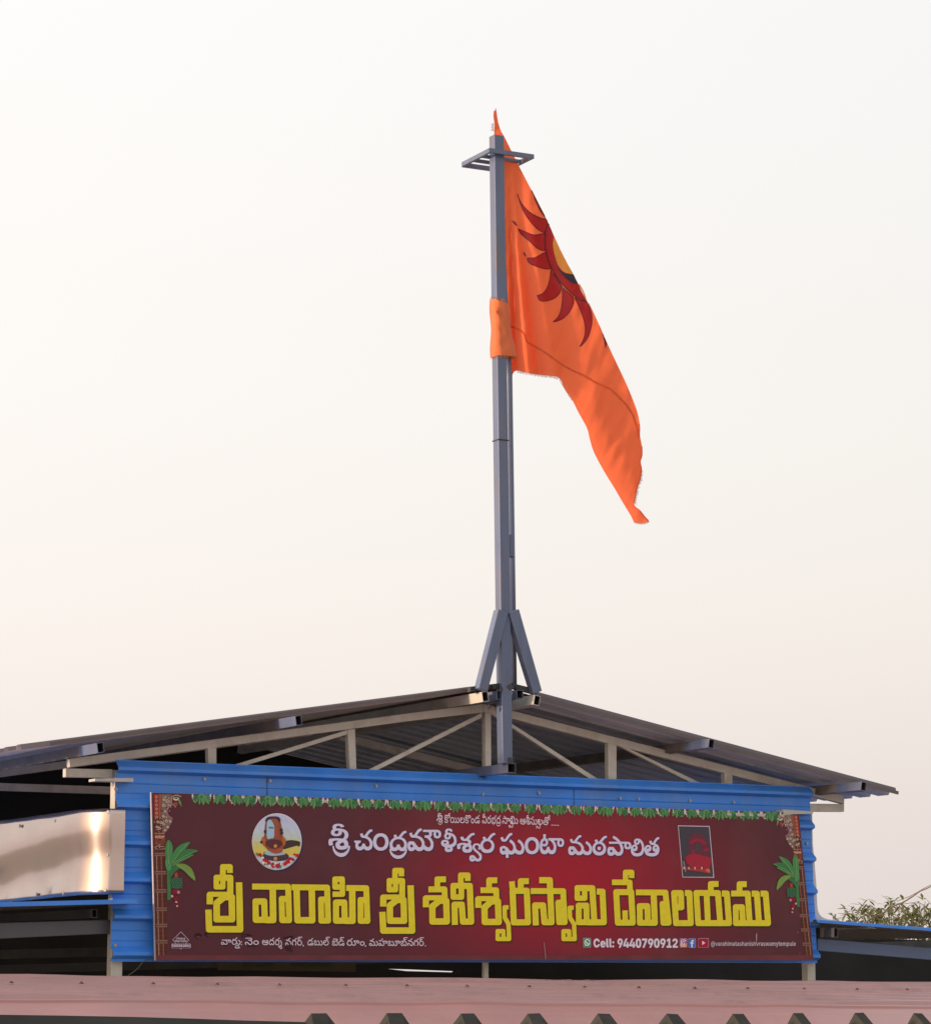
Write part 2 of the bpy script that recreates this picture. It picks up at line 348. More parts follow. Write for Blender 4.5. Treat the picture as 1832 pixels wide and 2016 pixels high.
# posts ---------------------------------------------------------------
def post(u, w, k, vtop, name='post', m_=M_creamd, depth=.085):
    p = at(u, vtop, k); q = v3(at(u, 1900, k), 0); x = T * w / 2
    mm = MB(); mm.slab([q - x, q + x, q + x + Z * p.z, q - x + Z * p.z], B * depth); return bevel(mm.build(name, m_, shed), .004, 1)
post(230, .086, .13, 1531); post(1597, .078, .13, 1598); post(957.5, .038, .14, 1890, depth=.04)
for s_, k in ((-.05, 5.3), (2.8, 5.3), (5.7, 5.3)):
    p = v3(at(230, 1900, .13) + T * s_ + B * k, 0); m = MB(); m.slab([p, p + T * .08, p + T * .08 + Z * 4.8, p + Z * 4.8], B * .08); m.build('post', M_creamd, shed)
# blue ribbed cladding -------------------------------------------------
z0 = EYE.z; KB = .075
ribs = [1.43, 1.168, .905, .645, .385, .128]
zs = [(.075, 0)]
for r in ribs[::-1]:
    if r < .2: zs += [(r - .034, 0), (r - .010, .050), (r + .015, .050), (r + .055, 0)]
    else: zs += [(r - .028, 0), (r - .008, .055), (r + .014, .055), (r + .060, 0)]
    for q in (.095, .165):
        if r + q < 1.44: zs += [(r + q - .006, 0), (r + q, .004), (r + q + .006, 0)]
zs.append((1.497, 0)); zs = sorted(set(zs))
V = []; Fc = []; NS = 60
for side in (0, 1):
    for i in range(NS + 1):
        for zq, h in zs:
            f_ = (zq - .075) / 1.42; uL = 220.5 + 3.0 * f_; uR = 1604.5 - 8.5 * f_
            pL = at(uL, 1725, KB); pR = at(uR, 1725, KB); p = pL.lerp(pR, i / NS); p.z = z0 + zq
            jag = (.012 * noise.noise(Vector((zq * 7, 0, 3))) if i in (0,) else 0)
            wob = .004 * noise.noise(Vector((i * .23, zq * 2.1, 0)))
            V.append(p - B * (h + wob - side * .002) + T * jag)
n = len(zs); L = (NS + 1) * n
for side in (0, 1):
    for i in range(NS):
        for j in range(n - 1):
            q = [side * L + i * n + j, side * L + (i + 1) * n + j, side * L + (i + 1) * n + j + 1, side * L + i * n + j + 1]
            Fc.append(tuple(q if side == 0 else q[::-1]))
for j in range(n - 1): Fc += [(j, j + 1, L + j + 1, L + j), (NS * n + j, L + NS * n + j, L + NS * n + j + 1, NS * n + j + 1)]
clad = mk('cladding', V, Fc, M_blue, shed)
# lap joints and screws in the cladding
for u, vt, vb in ((526, 1519, 1568), (1130, 1552, 1590)):
    m = MB(); a, b = at(u, vt, KB - .006), at(u, vb, KB - .006); m.slab([a - T * .002, a + T * .002, b + T * .002, b - T * .002], B * .002); m.build('lap_joint', mat('dark_blue_seam', (.02, .08, .25), vary=.1), clad)
def screw(u, v, k, parent, r=.009):
    p = at(u, v, k); mm = MB(); mm.pipe([p, p - B * .006], r * 1.5, 8); mm.pipe([p - B * .006, p - B * .013], r, 6); return mm.build('screw', M_screw, parent)
for u, v in ((228, 1554), (402, 1534), (531, 1538), (740, 1548), (950, 1564), (1060, 1562), (1220, 1572.5), (1256, 1574), (1357, 1577), (1443, 1580), (226, 1862), (1587, 1661), (1592, 1756), (1594, 1627)):
    screw(u, v, KB - .002, clad)
# bare metal flashing that turns the left corner ------------------------
cornerB = at(216, 1725, .005)
def flash_ang(s):
    """turn of the sheet's outward normal from the front towards the side wall: a fold, then a slack curve"""
    return 0.0 if s < 0 else R(32) + R(58) * min(1, s / .34) ** .8
_path = [(0.0, cornerB.copy())]
while _path[-1][0] < 3.3:
    s0, p0 = _path[-1]; a = flash_ang(s0 + .005); _path.append((s0 + .01, p0 + (-T * math.cos(a) + B * math.sin(a)) * .01))
def flash_pt(s, zq):
    if s < 0: p = cornerB + T * (-s)
    else: i = min(len(_path) - 2, int(s / .01)); p = _path[i][1].lerp(_path[i + 1][1], s / .01 - i)
    return Vector((p.x, p.y, zq))
def flash_nrm(s): a = flash_ang(s); return -B * math.cos(a) - T * math.sin(a)
zt0 = at(224, 1592.7, .03).z; zb0 = at(224, 1761.5, .03).z
V = []; Fc = []; SS = [-.108 + i * .0108 for i in range(11)] + [.012 * i for i in range(1, 24)] + [.29 + .05 * i for i in range(52)]
NV = 18
for side in (0, 1):
    for s in SS:
        for j in range(NV + 1):
            q = j / NV; zq = zb0 + (zt0 - zb0) * q - .012 * max(0, s) * (1 - q)
            p = flash_pt(s, zq); t = max(0, s)
            buck = .020 * noise.noise(Vector((s * 1.6 + zq * 1.2, zq * 3.4 + 5, 1))) + .010 * noise.noise(Vector((s * 5, zq * 6, 4))) * ((1 - q) ** 2 * 1.6 + q ** 4)
            nrm = flash_nrm(s)
            buck = .013 * math.cos(2 * math.pi * (q - .86 + .13 * t) / .85) + .012 * noise.noise(Vector((s * 1.1, zq * 2.2 + 5, 1))) + .006 * noise.noise(Vector((s * 3.5, zq * 6, 4))) * ((1 - q) ** 3 * 3 + q ** 6)
            wgt = min(1, .34 + abs(s) * .9) if s > 0 else .10
            V.append(p + nrm * (buck * wgt - side * .0012))
n = NV + 1; L = len(SS) * n
for side in (0, 1):
    for i in range(len(SS) - 1):
        for j in range(NV): Fc.append((side * L + i * n + j, side * L + (i + 1) * n + j, side * L + (i + 1) * n + j + 1, side * L + i * n + j + 1))
for i in range(len(SS) - 1): Fc += [(i * n, L + i * n, L + (i + 1) * n, (i + 1) * n), (i * n + NV, (i + 1) * n + NV, L + (i + 1) * n + NV, L + i * n + NV)]
fl = mk('metal_flashing', V, Fc, M_metal, shed, smooth=True)
def fscrew(s, zq):
    p = flash_pt(s, zq); nn = flash_nrm(s)
    mm = MB(); mm.pipe([p, p + nn * .012], .012, 8); mm.build('screw', M_screw, fl)
for s, q in ((.02, .96), (.14, .93), (.75, .90), (1.5, .90), (.02, .46), (.03, .05), (.55, .03), (1.1, .04)): fscrew(s, zb0 + (zt0 - zb0) * q)
# side wings: lower roofs left and right --------------------------------
def wing(e0, e1, k, th_u, m_top, depth=4.8):
    a, b = at(*e0, k), at(*e1, k); sl = (b - a).normalized(); nn = sl.cross(B).normalized(); nn = nn if nn.z > 0 else -nn
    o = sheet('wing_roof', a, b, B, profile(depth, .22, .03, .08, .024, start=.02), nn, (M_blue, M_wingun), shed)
    mm = MB(); mm.slab([a - nn * .004, b - nn * .004, b + nn * th_u, a + nn * th_u], -B * .003); mm.build('edge_trim', M_blue, o)
    return nn
nWL = wing((270, 1778), (-900, 1806), -.10, .027, M_blue)  # outer length added out of view to keep low sun off the left post
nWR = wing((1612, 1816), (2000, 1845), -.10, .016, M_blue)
m = MB(); m.slab([at(-160, 1822, .16), at(216, 1811, .16), at(216, 1838.5, .16), at(-160, 1856, .16)], B * .06); bevel(m.build('wing_beam', M_beamg, shed), .004, 1)
m = MB(); m.slab([at(1609, 1848, .16), at(2000, 1880.5, .16), at(2000, 1904, .16), at(1609, 1872, .16)], B * .06); bevel(m.build('wing_beam', M_beam, shed), .004, 1)
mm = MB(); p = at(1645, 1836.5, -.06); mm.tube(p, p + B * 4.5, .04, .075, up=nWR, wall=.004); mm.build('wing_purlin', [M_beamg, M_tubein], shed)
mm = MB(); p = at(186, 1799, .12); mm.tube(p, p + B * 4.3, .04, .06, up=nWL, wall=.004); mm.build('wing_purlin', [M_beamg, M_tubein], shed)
M_rail = mat('shade_dark_rail', (.05, .048, .045), rough=.8, vary=.3)  # dark colour carries the shade of the unlit hall
# dim rails deeper inside, under the wings and behind the banner
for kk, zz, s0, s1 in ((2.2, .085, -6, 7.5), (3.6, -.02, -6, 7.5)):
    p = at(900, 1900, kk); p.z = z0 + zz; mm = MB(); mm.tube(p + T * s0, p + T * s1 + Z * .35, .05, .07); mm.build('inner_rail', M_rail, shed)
# white flashing that comes down beside the cladding and sweeps out on to the right wing
po = smooth_line([(1598.5, 1652), (1603, 1700), (1606.5, 1745), (1608.5, 1785), (1612, 1799), (1621, 1807.5), (1640, 1812), (1668, 1816.5), (1692, 1821), (1712, 1829.5)], 4)
pi_ = [(1590, 1652), (1595, 1700), (1600, 1760), (1603, 1812), (1630, 1815.5), (1660, 1820), (1688, 1825.5)]
P2, F2 = fill([po + pi_[::-1]])
V = [at(u, v, .105) - B * (.10 * max(0, (u - 1625) / 90.0)) for u, v in P2]; cf = mk('curved_flashing', V, F2, M_white, shed)
m = MB(); V = []; n = len(po)
for j in range(9): V += [at(u, v, .107) - B * (.10 * max(0, (u - 1625) / 90.0)) + B * (j * .5) for u, v in po]
mk('turned_sheet', V, [(j * n + i, j * n + i + 1, (j + 1) * n + i + 1, (j + 1) * n + i) for j in range(8) for i in range(n - 1)], M_white, cf, smooth=True)
# back wall closing the hall, with two gaps the daylight comes through -----
KW = 5.0
def wl(u, v): return (u, v)
eL = A0 + B * (KW - KF); eR = B1 + B * (KW - KF); rd = (A1 + B0) / 2 + B * (KW - KF)
wo = at(900, 1900, KW); sc_ = lambda p: ((p - wo).dot(T), p.z)
gaps = [[(764, 1908), (800, 1909), (891, 1912.6), (889, 1914.6), (800, 1912.2)]]
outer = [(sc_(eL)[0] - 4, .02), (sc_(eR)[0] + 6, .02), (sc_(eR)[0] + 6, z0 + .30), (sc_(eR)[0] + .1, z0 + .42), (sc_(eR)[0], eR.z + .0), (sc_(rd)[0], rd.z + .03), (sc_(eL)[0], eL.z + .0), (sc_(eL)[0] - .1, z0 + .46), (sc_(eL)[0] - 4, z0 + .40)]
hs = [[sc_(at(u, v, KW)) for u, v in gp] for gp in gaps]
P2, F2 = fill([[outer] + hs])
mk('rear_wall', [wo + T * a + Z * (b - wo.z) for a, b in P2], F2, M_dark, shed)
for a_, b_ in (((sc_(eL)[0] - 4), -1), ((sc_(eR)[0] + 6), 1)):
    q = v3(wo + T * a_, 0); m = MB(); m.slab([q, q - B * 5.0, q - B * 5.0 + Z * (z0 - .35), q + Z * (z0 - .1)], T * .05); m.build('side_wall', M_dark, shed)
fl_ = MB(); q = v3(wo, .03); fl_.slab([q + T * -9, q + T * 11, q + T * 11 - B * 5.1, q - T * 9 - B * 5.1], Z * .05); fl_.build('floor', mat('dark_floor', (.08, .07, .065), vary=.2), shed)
# dim yellow cloth inside
a = at(440, 1893, 3.0); ind = root('indoor_banner', v3(at(560, 1910, 3.0), at(560, 1925, 3.0).z), 'dim yellow lettered banner inside the dark hall, below the left half of the maroon one', 'banner')
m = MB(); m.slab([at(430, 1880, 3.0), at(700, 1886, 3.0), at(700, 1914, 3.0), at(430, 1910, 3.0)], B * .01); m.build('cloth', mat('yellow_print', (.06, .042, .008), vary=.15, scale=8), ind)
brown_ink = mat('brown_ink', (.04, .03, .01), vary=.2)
for us in ((482, 493, 503, 514, 526), (575, 586, 597, 608, 619, 630, 641)):
    m = MB()
    for u in us: m.slab([at(u, 1897 + (u % 3), 2.99), at(u + 9.5, 1897, 2.99), at(u + 11.2, 1903, 2.99), at(u, 1904, 2.99)], B * .002)
    m.build('blurred_word', brown_ink, ind)
# ------------------------------------------------------------------ flag pole
KP = -.40
pb = at(1000, 1509, KP)
pole = root('flagpole', pb, 'tall square blue grey steel flagpole with braces on the roof ridge', 'flagpole')
e_top = at(972.9, 264, KP); e_bot = at(989.6, 1503, KP)
W = .086
def sect(e): return [e, e + T * W, e + T * W + B * W, e + B * W]
m = MB(); v = sect(e_bot) + sect(e_top)
j1 = e_bot.lerp(e_top, (1503 - 876) / (1503 - 264.0))
m.add(v, [(3, 2, 1, 0)] + [(i, (i + 1) % 4, (i + 1) % 4 + 4, i + 4) for i in range(4)])
m.add([p - Z * .004 for p in sect(e_top)], [(0, 1, 2, 3)])
bevel(m.build('post', M_steel, pole), .005, 2)
m = MB(); o_ = .003
q = [j1 - T * o_ - B * o_, j1 + T * (W + o_) - B * o_, j1 + T * (W + o_) + B * (W + o_), j1 - T * o_ + B * (W + o_)]
for i in range(4): m.tube(q[i], q[(i + 1) % 4], .006, .008)
m.build('weld_seam', M_weld, pole)
# slim mast pipe strapped behind the post
KM = KP + W + .035
mast_top = at(975.4, 212, KM); m = MB(); ma = at(976.5, 262, KM); mb_ = at(1001.5, 740, KM); mc = at(1006, 1100, KM); md = at(1009.5, 1352, KM)
m.pipe([md, mc, mb_, ma, ma.lerp(mast_top, .8), mast_top], [.030, .030, .027, .016, .008, .001], 14); m.build('mast_pipe', M_steel, pole, smooth=True)
m = MB(); m.slab([at(1003.5, 1052, KM - .05), at(1012.5, 1052, KM - .05), at(1012.5, 1096, KM - .05), at(1003.5, 1096, KM - .05)], B * .09); bevel(m.build('strap_plate', M_steel, pole), .003, 1)
# braces
for nm, f4 in (('brace', [(980.8, 1199), (1000.6, 1206.8), (959.7, 1362), (942, 1355)]), ('brace', [(1002, 1205), (1021.7, 1199), (1067, 1360.2), (1051.7, 1366.5)])):
    m = MB(); m.slab([at(u, v, KP - .02) for u, v in f4], B * .075); bevel(m.build(nm, M_steel, pole), .004, 1)
# welded black joints at the foot
m = MB()
for u, v, s_ in ((972, 1352, .03), (1010, 1350, .03), (1003, 1497, .02), (962, 1392, .016)):
    p = at(u, v, KP + .03)
    for i in range(5):
        a = p + Vector((random.uniform(-1, 1), random.uniform(-1, 1), random.uniform(-1, 1))) * s_ * .35; m.pipe([a - Z * .012, a + Z * .0, a + Z * .012], [.006, .016, .004], 6)
    m.build('weld_bead', M_weld, pole); m = MB()
# heat-blackened paint round the welds at the foot
m = MB()
for u, v, k, rr_ in ((1004, 1352, KP - .001, 7), (986, 1357, KP - .001, 5), (1003, 1497, KP - .001, 8)):
    c = at(u, v, k); n_ = 14; rim = [at(u + rr_ * random.uniform(.6, 1.1) * math.cos(2 * math.pi * i / n_), v + rr_ * random.uniform(.6, 1.2) * math.sin(2 * math.pi * i / n_), k) for i in range(n_)]
    lo, hi = e_bot.lerp(e_top, 0), e_top
    m = MB(); m.add([c] + rim, [(0, 1 + i, 1 + (i + 1) % n_) for i in range(n_)]); m.build('soot_mark', M_weld, pole)
# flat ladder frame near the top
cA = at(870.7 + .2376 * 380, 195.9 + .2376 * 420, KP - .035); cR = at(870.7 + .2376 * 752, 195.9 + .2376 * 474, KP - .035)
LT = (cR - cA).length; dT = (cR - cA).normalized(); dB = (B - Z * 0.0).normalized(); LB = .44
m = MB()
m.tube(cA, cA + dT * LT, .026, .034); m.build('frame_bar', M_steel, pole)
for q in (.36, .66, 1.0):
    m = MB(); m.tube(cA + dB * LB * q + dT * .014, cA + dB * LB * q + dT * (LT - .014), .026, .034 if q == 1 else .024); m.build('frame_bar', M_steel, pole)
for q in (0, 1):
    m = MB(); a = cA + dT * (LT * q + (.0135 if q == 0 else -.0135)) + dB * .0135; m.tube(a, a + dB * (LB - .027), .025, .034); m.build('frame_bar', M_steel, pole)
# ------------------------------------------------------------------ flag
c7 = lambda P: [(870.7 + .2376 * x, 195.9 + .2376 * y) for x, y in P]
c8 = lambda P: [(907 + .2519 * x, 566 + .2519 * y) for x, y in P]
KG = KM - .012
edgeR = c7([(444, 84), (452, 130), (462, 190), (476, 235), (490, 270), (512, 305), (560, 402), (640, 562), (735, 745), (860, 988), (975, 1240), (1085, 1455), (1200, 1682)]) + c8([(1000, 120), (1080, 290), (1150, 450), (1230, 620), (1300, 770), (1360, 920), (1385, 1000), (1400, 1090), (1399, 1160), (1412, 1230), (1416, 1310), (1399, 1360), (1413, 1420), (1400, 1500), (1375, 1570), (1352, 1690), (1400, 1740), (1440, 1790), (1468, 1822), (1440, 1838), (1400, 1842), (1350, 1832)])
edgeL = c8([(1325, 1780), (1270, 1690), (1200, 1570), (1120, 1440), (1040, 1290), (1005, 1180), (985, 1100), (920, 980), (870, 880), (810, 790), (770, 710), (700, 690), (600, 680), (500, 662), (430, 650), (400, 680), (372, 702), (364, 660)]) + [(994, 735), (988, 700), (985, 640), (979, 500), (974, 400), (972, 300)] + c7([(428, 268), (430, 200), (422, 140), (425, 92)])
flag_out = smooth_line(edgeR, 3) + smooth_line(edgeL, 3)
def folds(u, v):
    """distance of the cloth behind the flag plane, in metres"""
    d = 0.0
    # folds fan out from the hoist down to the lower right
    y = (v - 300) / 700.0
    for x0, x1, amp, w in ((998, 1010, .045, 6), (1002, 1040, -.045, 8), (1006, 1072, .050, 9), (1016, 1104, -.035, 11), (1034, 1138, .026, 13), (1058, 1185, -.016, 15), (1080, 1225, .012, 16)):
        xc = x0 + (x1 - x0) * max(0, y) ** 1.25; q = (u - xc) / (w * (.55 + .75 * max(0, y)))
        d += amp * math.exp(-q * q) * min(1, max(0, y * 2.2))
    d += .035 * noise.noise(Vector((u * .012, v * .006, 2))) + .010 * noise.noise(Vector((u * .035 + v * .02, v * .012, 7)))
    # tail rolls round: below the hem the cloth turns away, its far left strip turns back
    if v > 745:
        t = min(1, (v - 745) / 260.0); mid = 1100 + (v - 745) * .43 + 28 * t; d += t * .055 * math.sin((u - mid) * .045)
        cr_ = [(735, 1100), (808, 1149), (868, 1172), (926, 1197), (960, 1222), (1000, 1252)]; uc = cr_[0][1]
        for (va, ua), (vb, ub) in zip(cr_, cr_[1:]):
            if v >= va: uc = ua + (ub - ua) * min(1, (v - va) / (vb - va))
        if u < uc: d -= (uc - u) * .0022 * min(1, (v - 745) / 40)
    # cloth leaves the pole: swings back a little with distance
    d += .00065 * max(0, u - 990)
    d += .006 * noise.noise(Vector((u * .09 + v * .03, v * .018, 5))) + .004 * noise.noise(Vector((u * .05 - v * .05, v * .05, 8)))
    if v < 285: d -= .05 * (285 - v) / 30 if v > 255 else .05
    return d
def cloth(name, polys, off, m_, parent=None, grid=4.5, th=0.0):
    V = []; Fc = []
    for poly in polys:
        pts = [Vector(p) for p in poly]; n0 = len(pts); xs = [p.x for p in pts]; ys = [p.y for p in pts]
        E_ = [(i, (i + 1) % n0) for i in range(n0)]; x = min(xs)
        inner = []
        def ins(a, b):
            r = False
            for i in range(n0):
                p, q = pts[i], pts[(i + 1) % n0]
                if (p.y > b) != (q.y > b) and a < p.x + (b - p.y) / (q.y - p.y) * (q.x - p.x): r = not r
            return r
        j = 0
        yy = min(ys)
        while yy < max(ys):
            xx = min(xs) + (grid / 2 if j % 2 else 0)
            while xx < max(xs):
                if ins(xx, yy) and min((p.x - xx) ** 2 + (p.y - yy) ** 2 for p in pts) > (grid * .45) ** 2: inner.append(Vector((xx, yy)))
                xx += grid
            yy += grid * .87; j += 1
        r = delaunay_2d_cdt(pts + inner, E_, [], 1, 1e-5); b = len(V)
        V += [at(p.x, p.y, KG + folds(p.x, p.y) - off) for p in r[0]]; Fc += [tuple(b + i for i in f) for f in r[2]]
    return mk(name, V, Fc, m_, parent, smooth=True)
flag = cloth('flag', [flag_out], 0, M_flag, None, 4.0)
tag(flag, 'long orange pennant flag with red sun emblem hanging from the pole', 'flag')
ring_out = [(880, 1028), (862, 1062), (852, 1110), (851, 1200), (868, 1300), (905, 1400), (960, 1490), (1040, 1580), (1110, 1637), (1193, 1672)]
ring = smooth_line(ring_out, 4) + [(1160, 1603), (1126, 1530)] + smooth_line([(1124, 1526), (1090, 1522), (1050, 1502), (985, 1440), (945, 1360), (921, 1260), (914, 1200), (920, 1150), (920, 1128)], 3) + [(900, 1072)]
rays = [[(738, 750), (768, 830), (806, 915), (855, 983), (846, 962), (800, 874)],
        smooth_line([(620, 778), (650, 850), (720, 930), (800, 975), (862, 992)], 3) + smooth_line([(876, 1028), (862, 1062), (848, 1104)], 2) + smooth_line([(846, 1104), (790, 1075), (720, 1000), (660, 900), (622, 785)], 3),
        smooth_line([(626, 1070), (690, 1096), (760, 1121), (847, 1105)], 3) + [(851, 1180)] + smooth_line([(853, 1256), (790, 1235), (720, 1172), (650, 1112), (630, 1078)], 3),
        [(575, 1000), (600, 1012), (620, 1048), (598, 1030)], [(668, 1260), (684, 1278), (692, 1302), (680, 1288)],
        smooth_line([(700, 1312), (760, 1310), (810, 1286), (854, 1260)], 3) + [(870, 1315)] + smooth_line([(899, 1390), (878, 1405), (810, 1392), (740, 1366), (712, 1345), (701, 1316)], 3),
        smooth_line([(784, 1622), (830, 1606), (866, 1560), (888, 1490), (898, 1396)], 3) + [(935, 1462)] + smooth_line([(990, 1546), (970, 1605), (920, 1650), (850, 1670), (805, 1662), (786, 1626)], 3),
        smooth_line([(915, 1838), (955, 1805), (982, 1740), (994, 1650), (992, 1556)], 3) + [(1036, 1592)] + smooth_line([(1084, 1636), (1085, 1690), (1052, 1760), (1000, 1812), (940, 1840)], 3)]
rays = [c7(r) for r in rays]
rays.append(c8(smooth_line([(888, 76), (935, 100), (984, 107)], 2)) + c8(smooth_line([(1008, 165), (1024, 230), (1020, 300), (992, 390), (950, 446), (930, 461)], 3)) + c8(smooth_line([(930, 458), (962, 390), (972, 310), (950, 220), (918, 140), (890, 80)], 3)))
rays.append(c8([(1110, 362), (1126, 405), (1139, 438), (1130, 471), (1124, 430)]))
em = root('sun_emblem', ORG[flag], None, None); em.parent = flag; em.location = (0, 0, 0)
cloth('halo', ribbon(c7(smooth_line(ring_out, 5)), 5.0), .0038, M_emhalo, em)
cloth('halo', ribbon(c7(smooth_line([(1193, 1676), (1165, 1590), (1128, 1528)], 4)), 3.0), .0036, M_emhalo, em)
for r in rays:
    cloth('ray', [r], .005, M_emred, em, 3.5); cloth('ray_outline', ribbon(r, 1.5, True), .0062, M_emline, em)
cloth('ring', [c7(ring)], .0062, M_emred, em, 3.5)
cloth('ring_outline', ribbon(c7(smooth_line(ring_out, 5)), 1.4), .0075, M_emline, em)
cres = smooth_line([(914, 1228), (936, 1320), (962, 1385), (1005, 1428), (1045, 1442), (1086, 1447)], 3) + [(1106, 1490), (1124, 1524)] + smooth_line([(1122, 1525), (1090, 1522), (1050, 1502), (985, 1440), (945, 1360), (921, 1260)], 3)
cloth('crescent', [c7(cres)], .0088, M_emblk, em, 3)
cloth('disc', [c7([(924, 1150), (950, 1195), (975, 1244), (1030, 1350), (1084, 1444)] + smooth_line([(1080, 1444), (1040, 1436), (1000, 1415), (964, 1370), (942, 1318), (920, 1230), (913, 1190)], 3))], .0076, M_emyel, em, 3)
hem_line = smooth_line(c8([(388, 304), (440, 320), (490, 355), (520, 425), (600, 470), (680, 520), (760, 580), (830, 625), (900, 658), (980, 695), (1060, 745), (1130, 775), (1190, 808), (1250, 870), (1300, 925), (1345, 1000), (1372, 1080), (1392, 1170)]), 3)
cloth('hem', ribbon(hem_line, 3.4), .004, M_hem, flag)
cloth('hem', ribbon(smooth_line(c8([(1413, 1240), (1414, 1310), (1400, 1362), (1410, 1420), (1398, 1500), (1374, 1570), (1352, 1680)]), 3), 2.2), .004, M_hem, flag)
# frayed tassels along the lower edges
def fringe(line, length, dirv, step, name='fringe'):
    m = MB(); acc = 0
    for (a, b) in zip(line, line[1:]):
        L_ = math.hypot(b[0] - a[0], b[1] - a[1]); t = -acc
        while t + step < L_:
            t += step; u = a[0] + (b[0] - a[0]) * t / L_; v = a[1] + (b[1] - a[1]) * t / L_
            l_ = length * random.uniform(.6, 1.15); du = dirv[0] * l_ + random.uniform(-.6, .6); dv = dirv[1] * l_ + random.uniform(-.6, .6); k = KG + folds(u, v)
            p = [at(u, v, k - .002), at(u + du * .5 + random.uniform(-.3, .3), v + dv * .5, k - .004), at(u + du, v + dv, k - .003)]
            m.pipe(p, [.0026, .0022, .0012], 4)
        acc = L_ - t
    return m.build(name, M_fringe, flag)
fringe(smooth_line(c8([(436, 652), (520, 664), (600, 680), (700, 690), (766, 708)]), 3), 5.0, (.12, 1), 1.6)
fringe(smooth_line(c8([(770, 712), (812, 792), (870, 882)]), 3), 2.0, (-1, .2), 1.7)
fringe(smooth_line(c8([(1404, 1420), (1398, 1500), (1374, 1570), (1352, 1690)]), 3), 5.0, (1, .25), 1.6)
fringe(smooth_line(c8([(1396, 1740), (1430, 1790), (1462, 1824), (1440, 1838), (1400, 1842), (1350, 1832)]), 3), 4.4, (.55, .6), 1.5)
fringe(c8([(1180, 806), (1250, 870), (1300, 925), (1345, 1000), (1372, 1080)]), 2.5, (-.6, .8), 1.8)
fringe(c8([(520, 425), (600, 470), (760, 580), (900, 658), (1060, 745)]), 2.3, (-.3, 1), 1.9)
fringe(c7([(424, 190), (424, 262)]), 5.5, (-1, -.1), 2.0)
# the end of the cloth tied round the pole
tb = MB(); rows = 16
def bandring(t):
    # t 0 top .. 1 bottom ; corners follow the pole with a little slack
    vL = 591 + (709 - 591) * t; vM = 598 + (710 - 598) * t; vR = 607 + (709 - 607) * t
    sl = .007 + .004 * math.sin(t * 9)
    eM = e_bot.lerp(e_top, (1503 - vM) / 1239.0)
    flare = T * (.012 + max(0, t - .15) ** 1.3 * .075) + B * (.0)
    lf = eM - T * sl + B * (W + sl); lf.z = eM.z + .022 * (1 - t)
    ml = eM - T * sl - B * sl; mr_ = eM + T * (W + sl) - B * sl + flare; mr_.z -= .028 * (1 - t) * 1.2 - .01
    br = eM + T * (W + sl) + B * (W + sl) + flare * 1.3; br.z = mr_.z
    mid = (ml + mr_) / 2 - B * (.004 + .006 * math.sin(t * 14 + 1)) 
    q1 = ml.lerp(mr_, .25) - B * .004 * math.sin(t * 20); q3 = ml.lerp(mr_, .75) - B * (.004 + .010 * noise.noise(Vector((t * 5, 1, 0)))); q1 -= B * .010 * noise.noise(Vector((t * 6, 4, 0))); mid -= B * .010 * noise.noise(Vector((t * 7, 8, 0)))
    lm = (ml + lf) / 2 - T * .004 * math.sin(t * 16)
    return [lf, lm, ml, q1, mid, q3, mr_, (mr_ + br) / 2 + T * .006, br]
for i in range(rows + 1): tb.v += bandring(i / rows)
for i in range(rows):
    for j in range(9): 
        a = i * 9 + j; b = i * 9 + (j + 1) % 9; tb.f.append((a, b, b + 9, a + 9)); tb.m.append(0)
tie = tb.build('tie_band', M_flag2, flag, smooth=True)
def band_fringe(t, dirz):
    m = MB(); Rg = bandring(t)
    for a, b in zip(Rg[:8], Rg[1:]):
        for i in range(4):
            p = a.lerp(b, i / 4) - B * .004; q = p + Z * dirz * random.uniform(.014, .024) + T * random.uniform(-.006, .01); m.pipe([p, q], [.0018, .001], 4)
    m.build('fringe', M_fringe, flag)
band_fringe(0, 1); band_fringe(1, -1)
m = MB()
for i in range(26):
    u = random.uniform(998, 1011); v = random.uniform(712, 738); p = at(u, v, KG - .01)
    m.pipe([p, p + Vector((random.uniform(-.015, .015), 0, random.uniform(-.02, .01)))], [.003, .001], 4)
m.build('fringe', M_hem, flag)
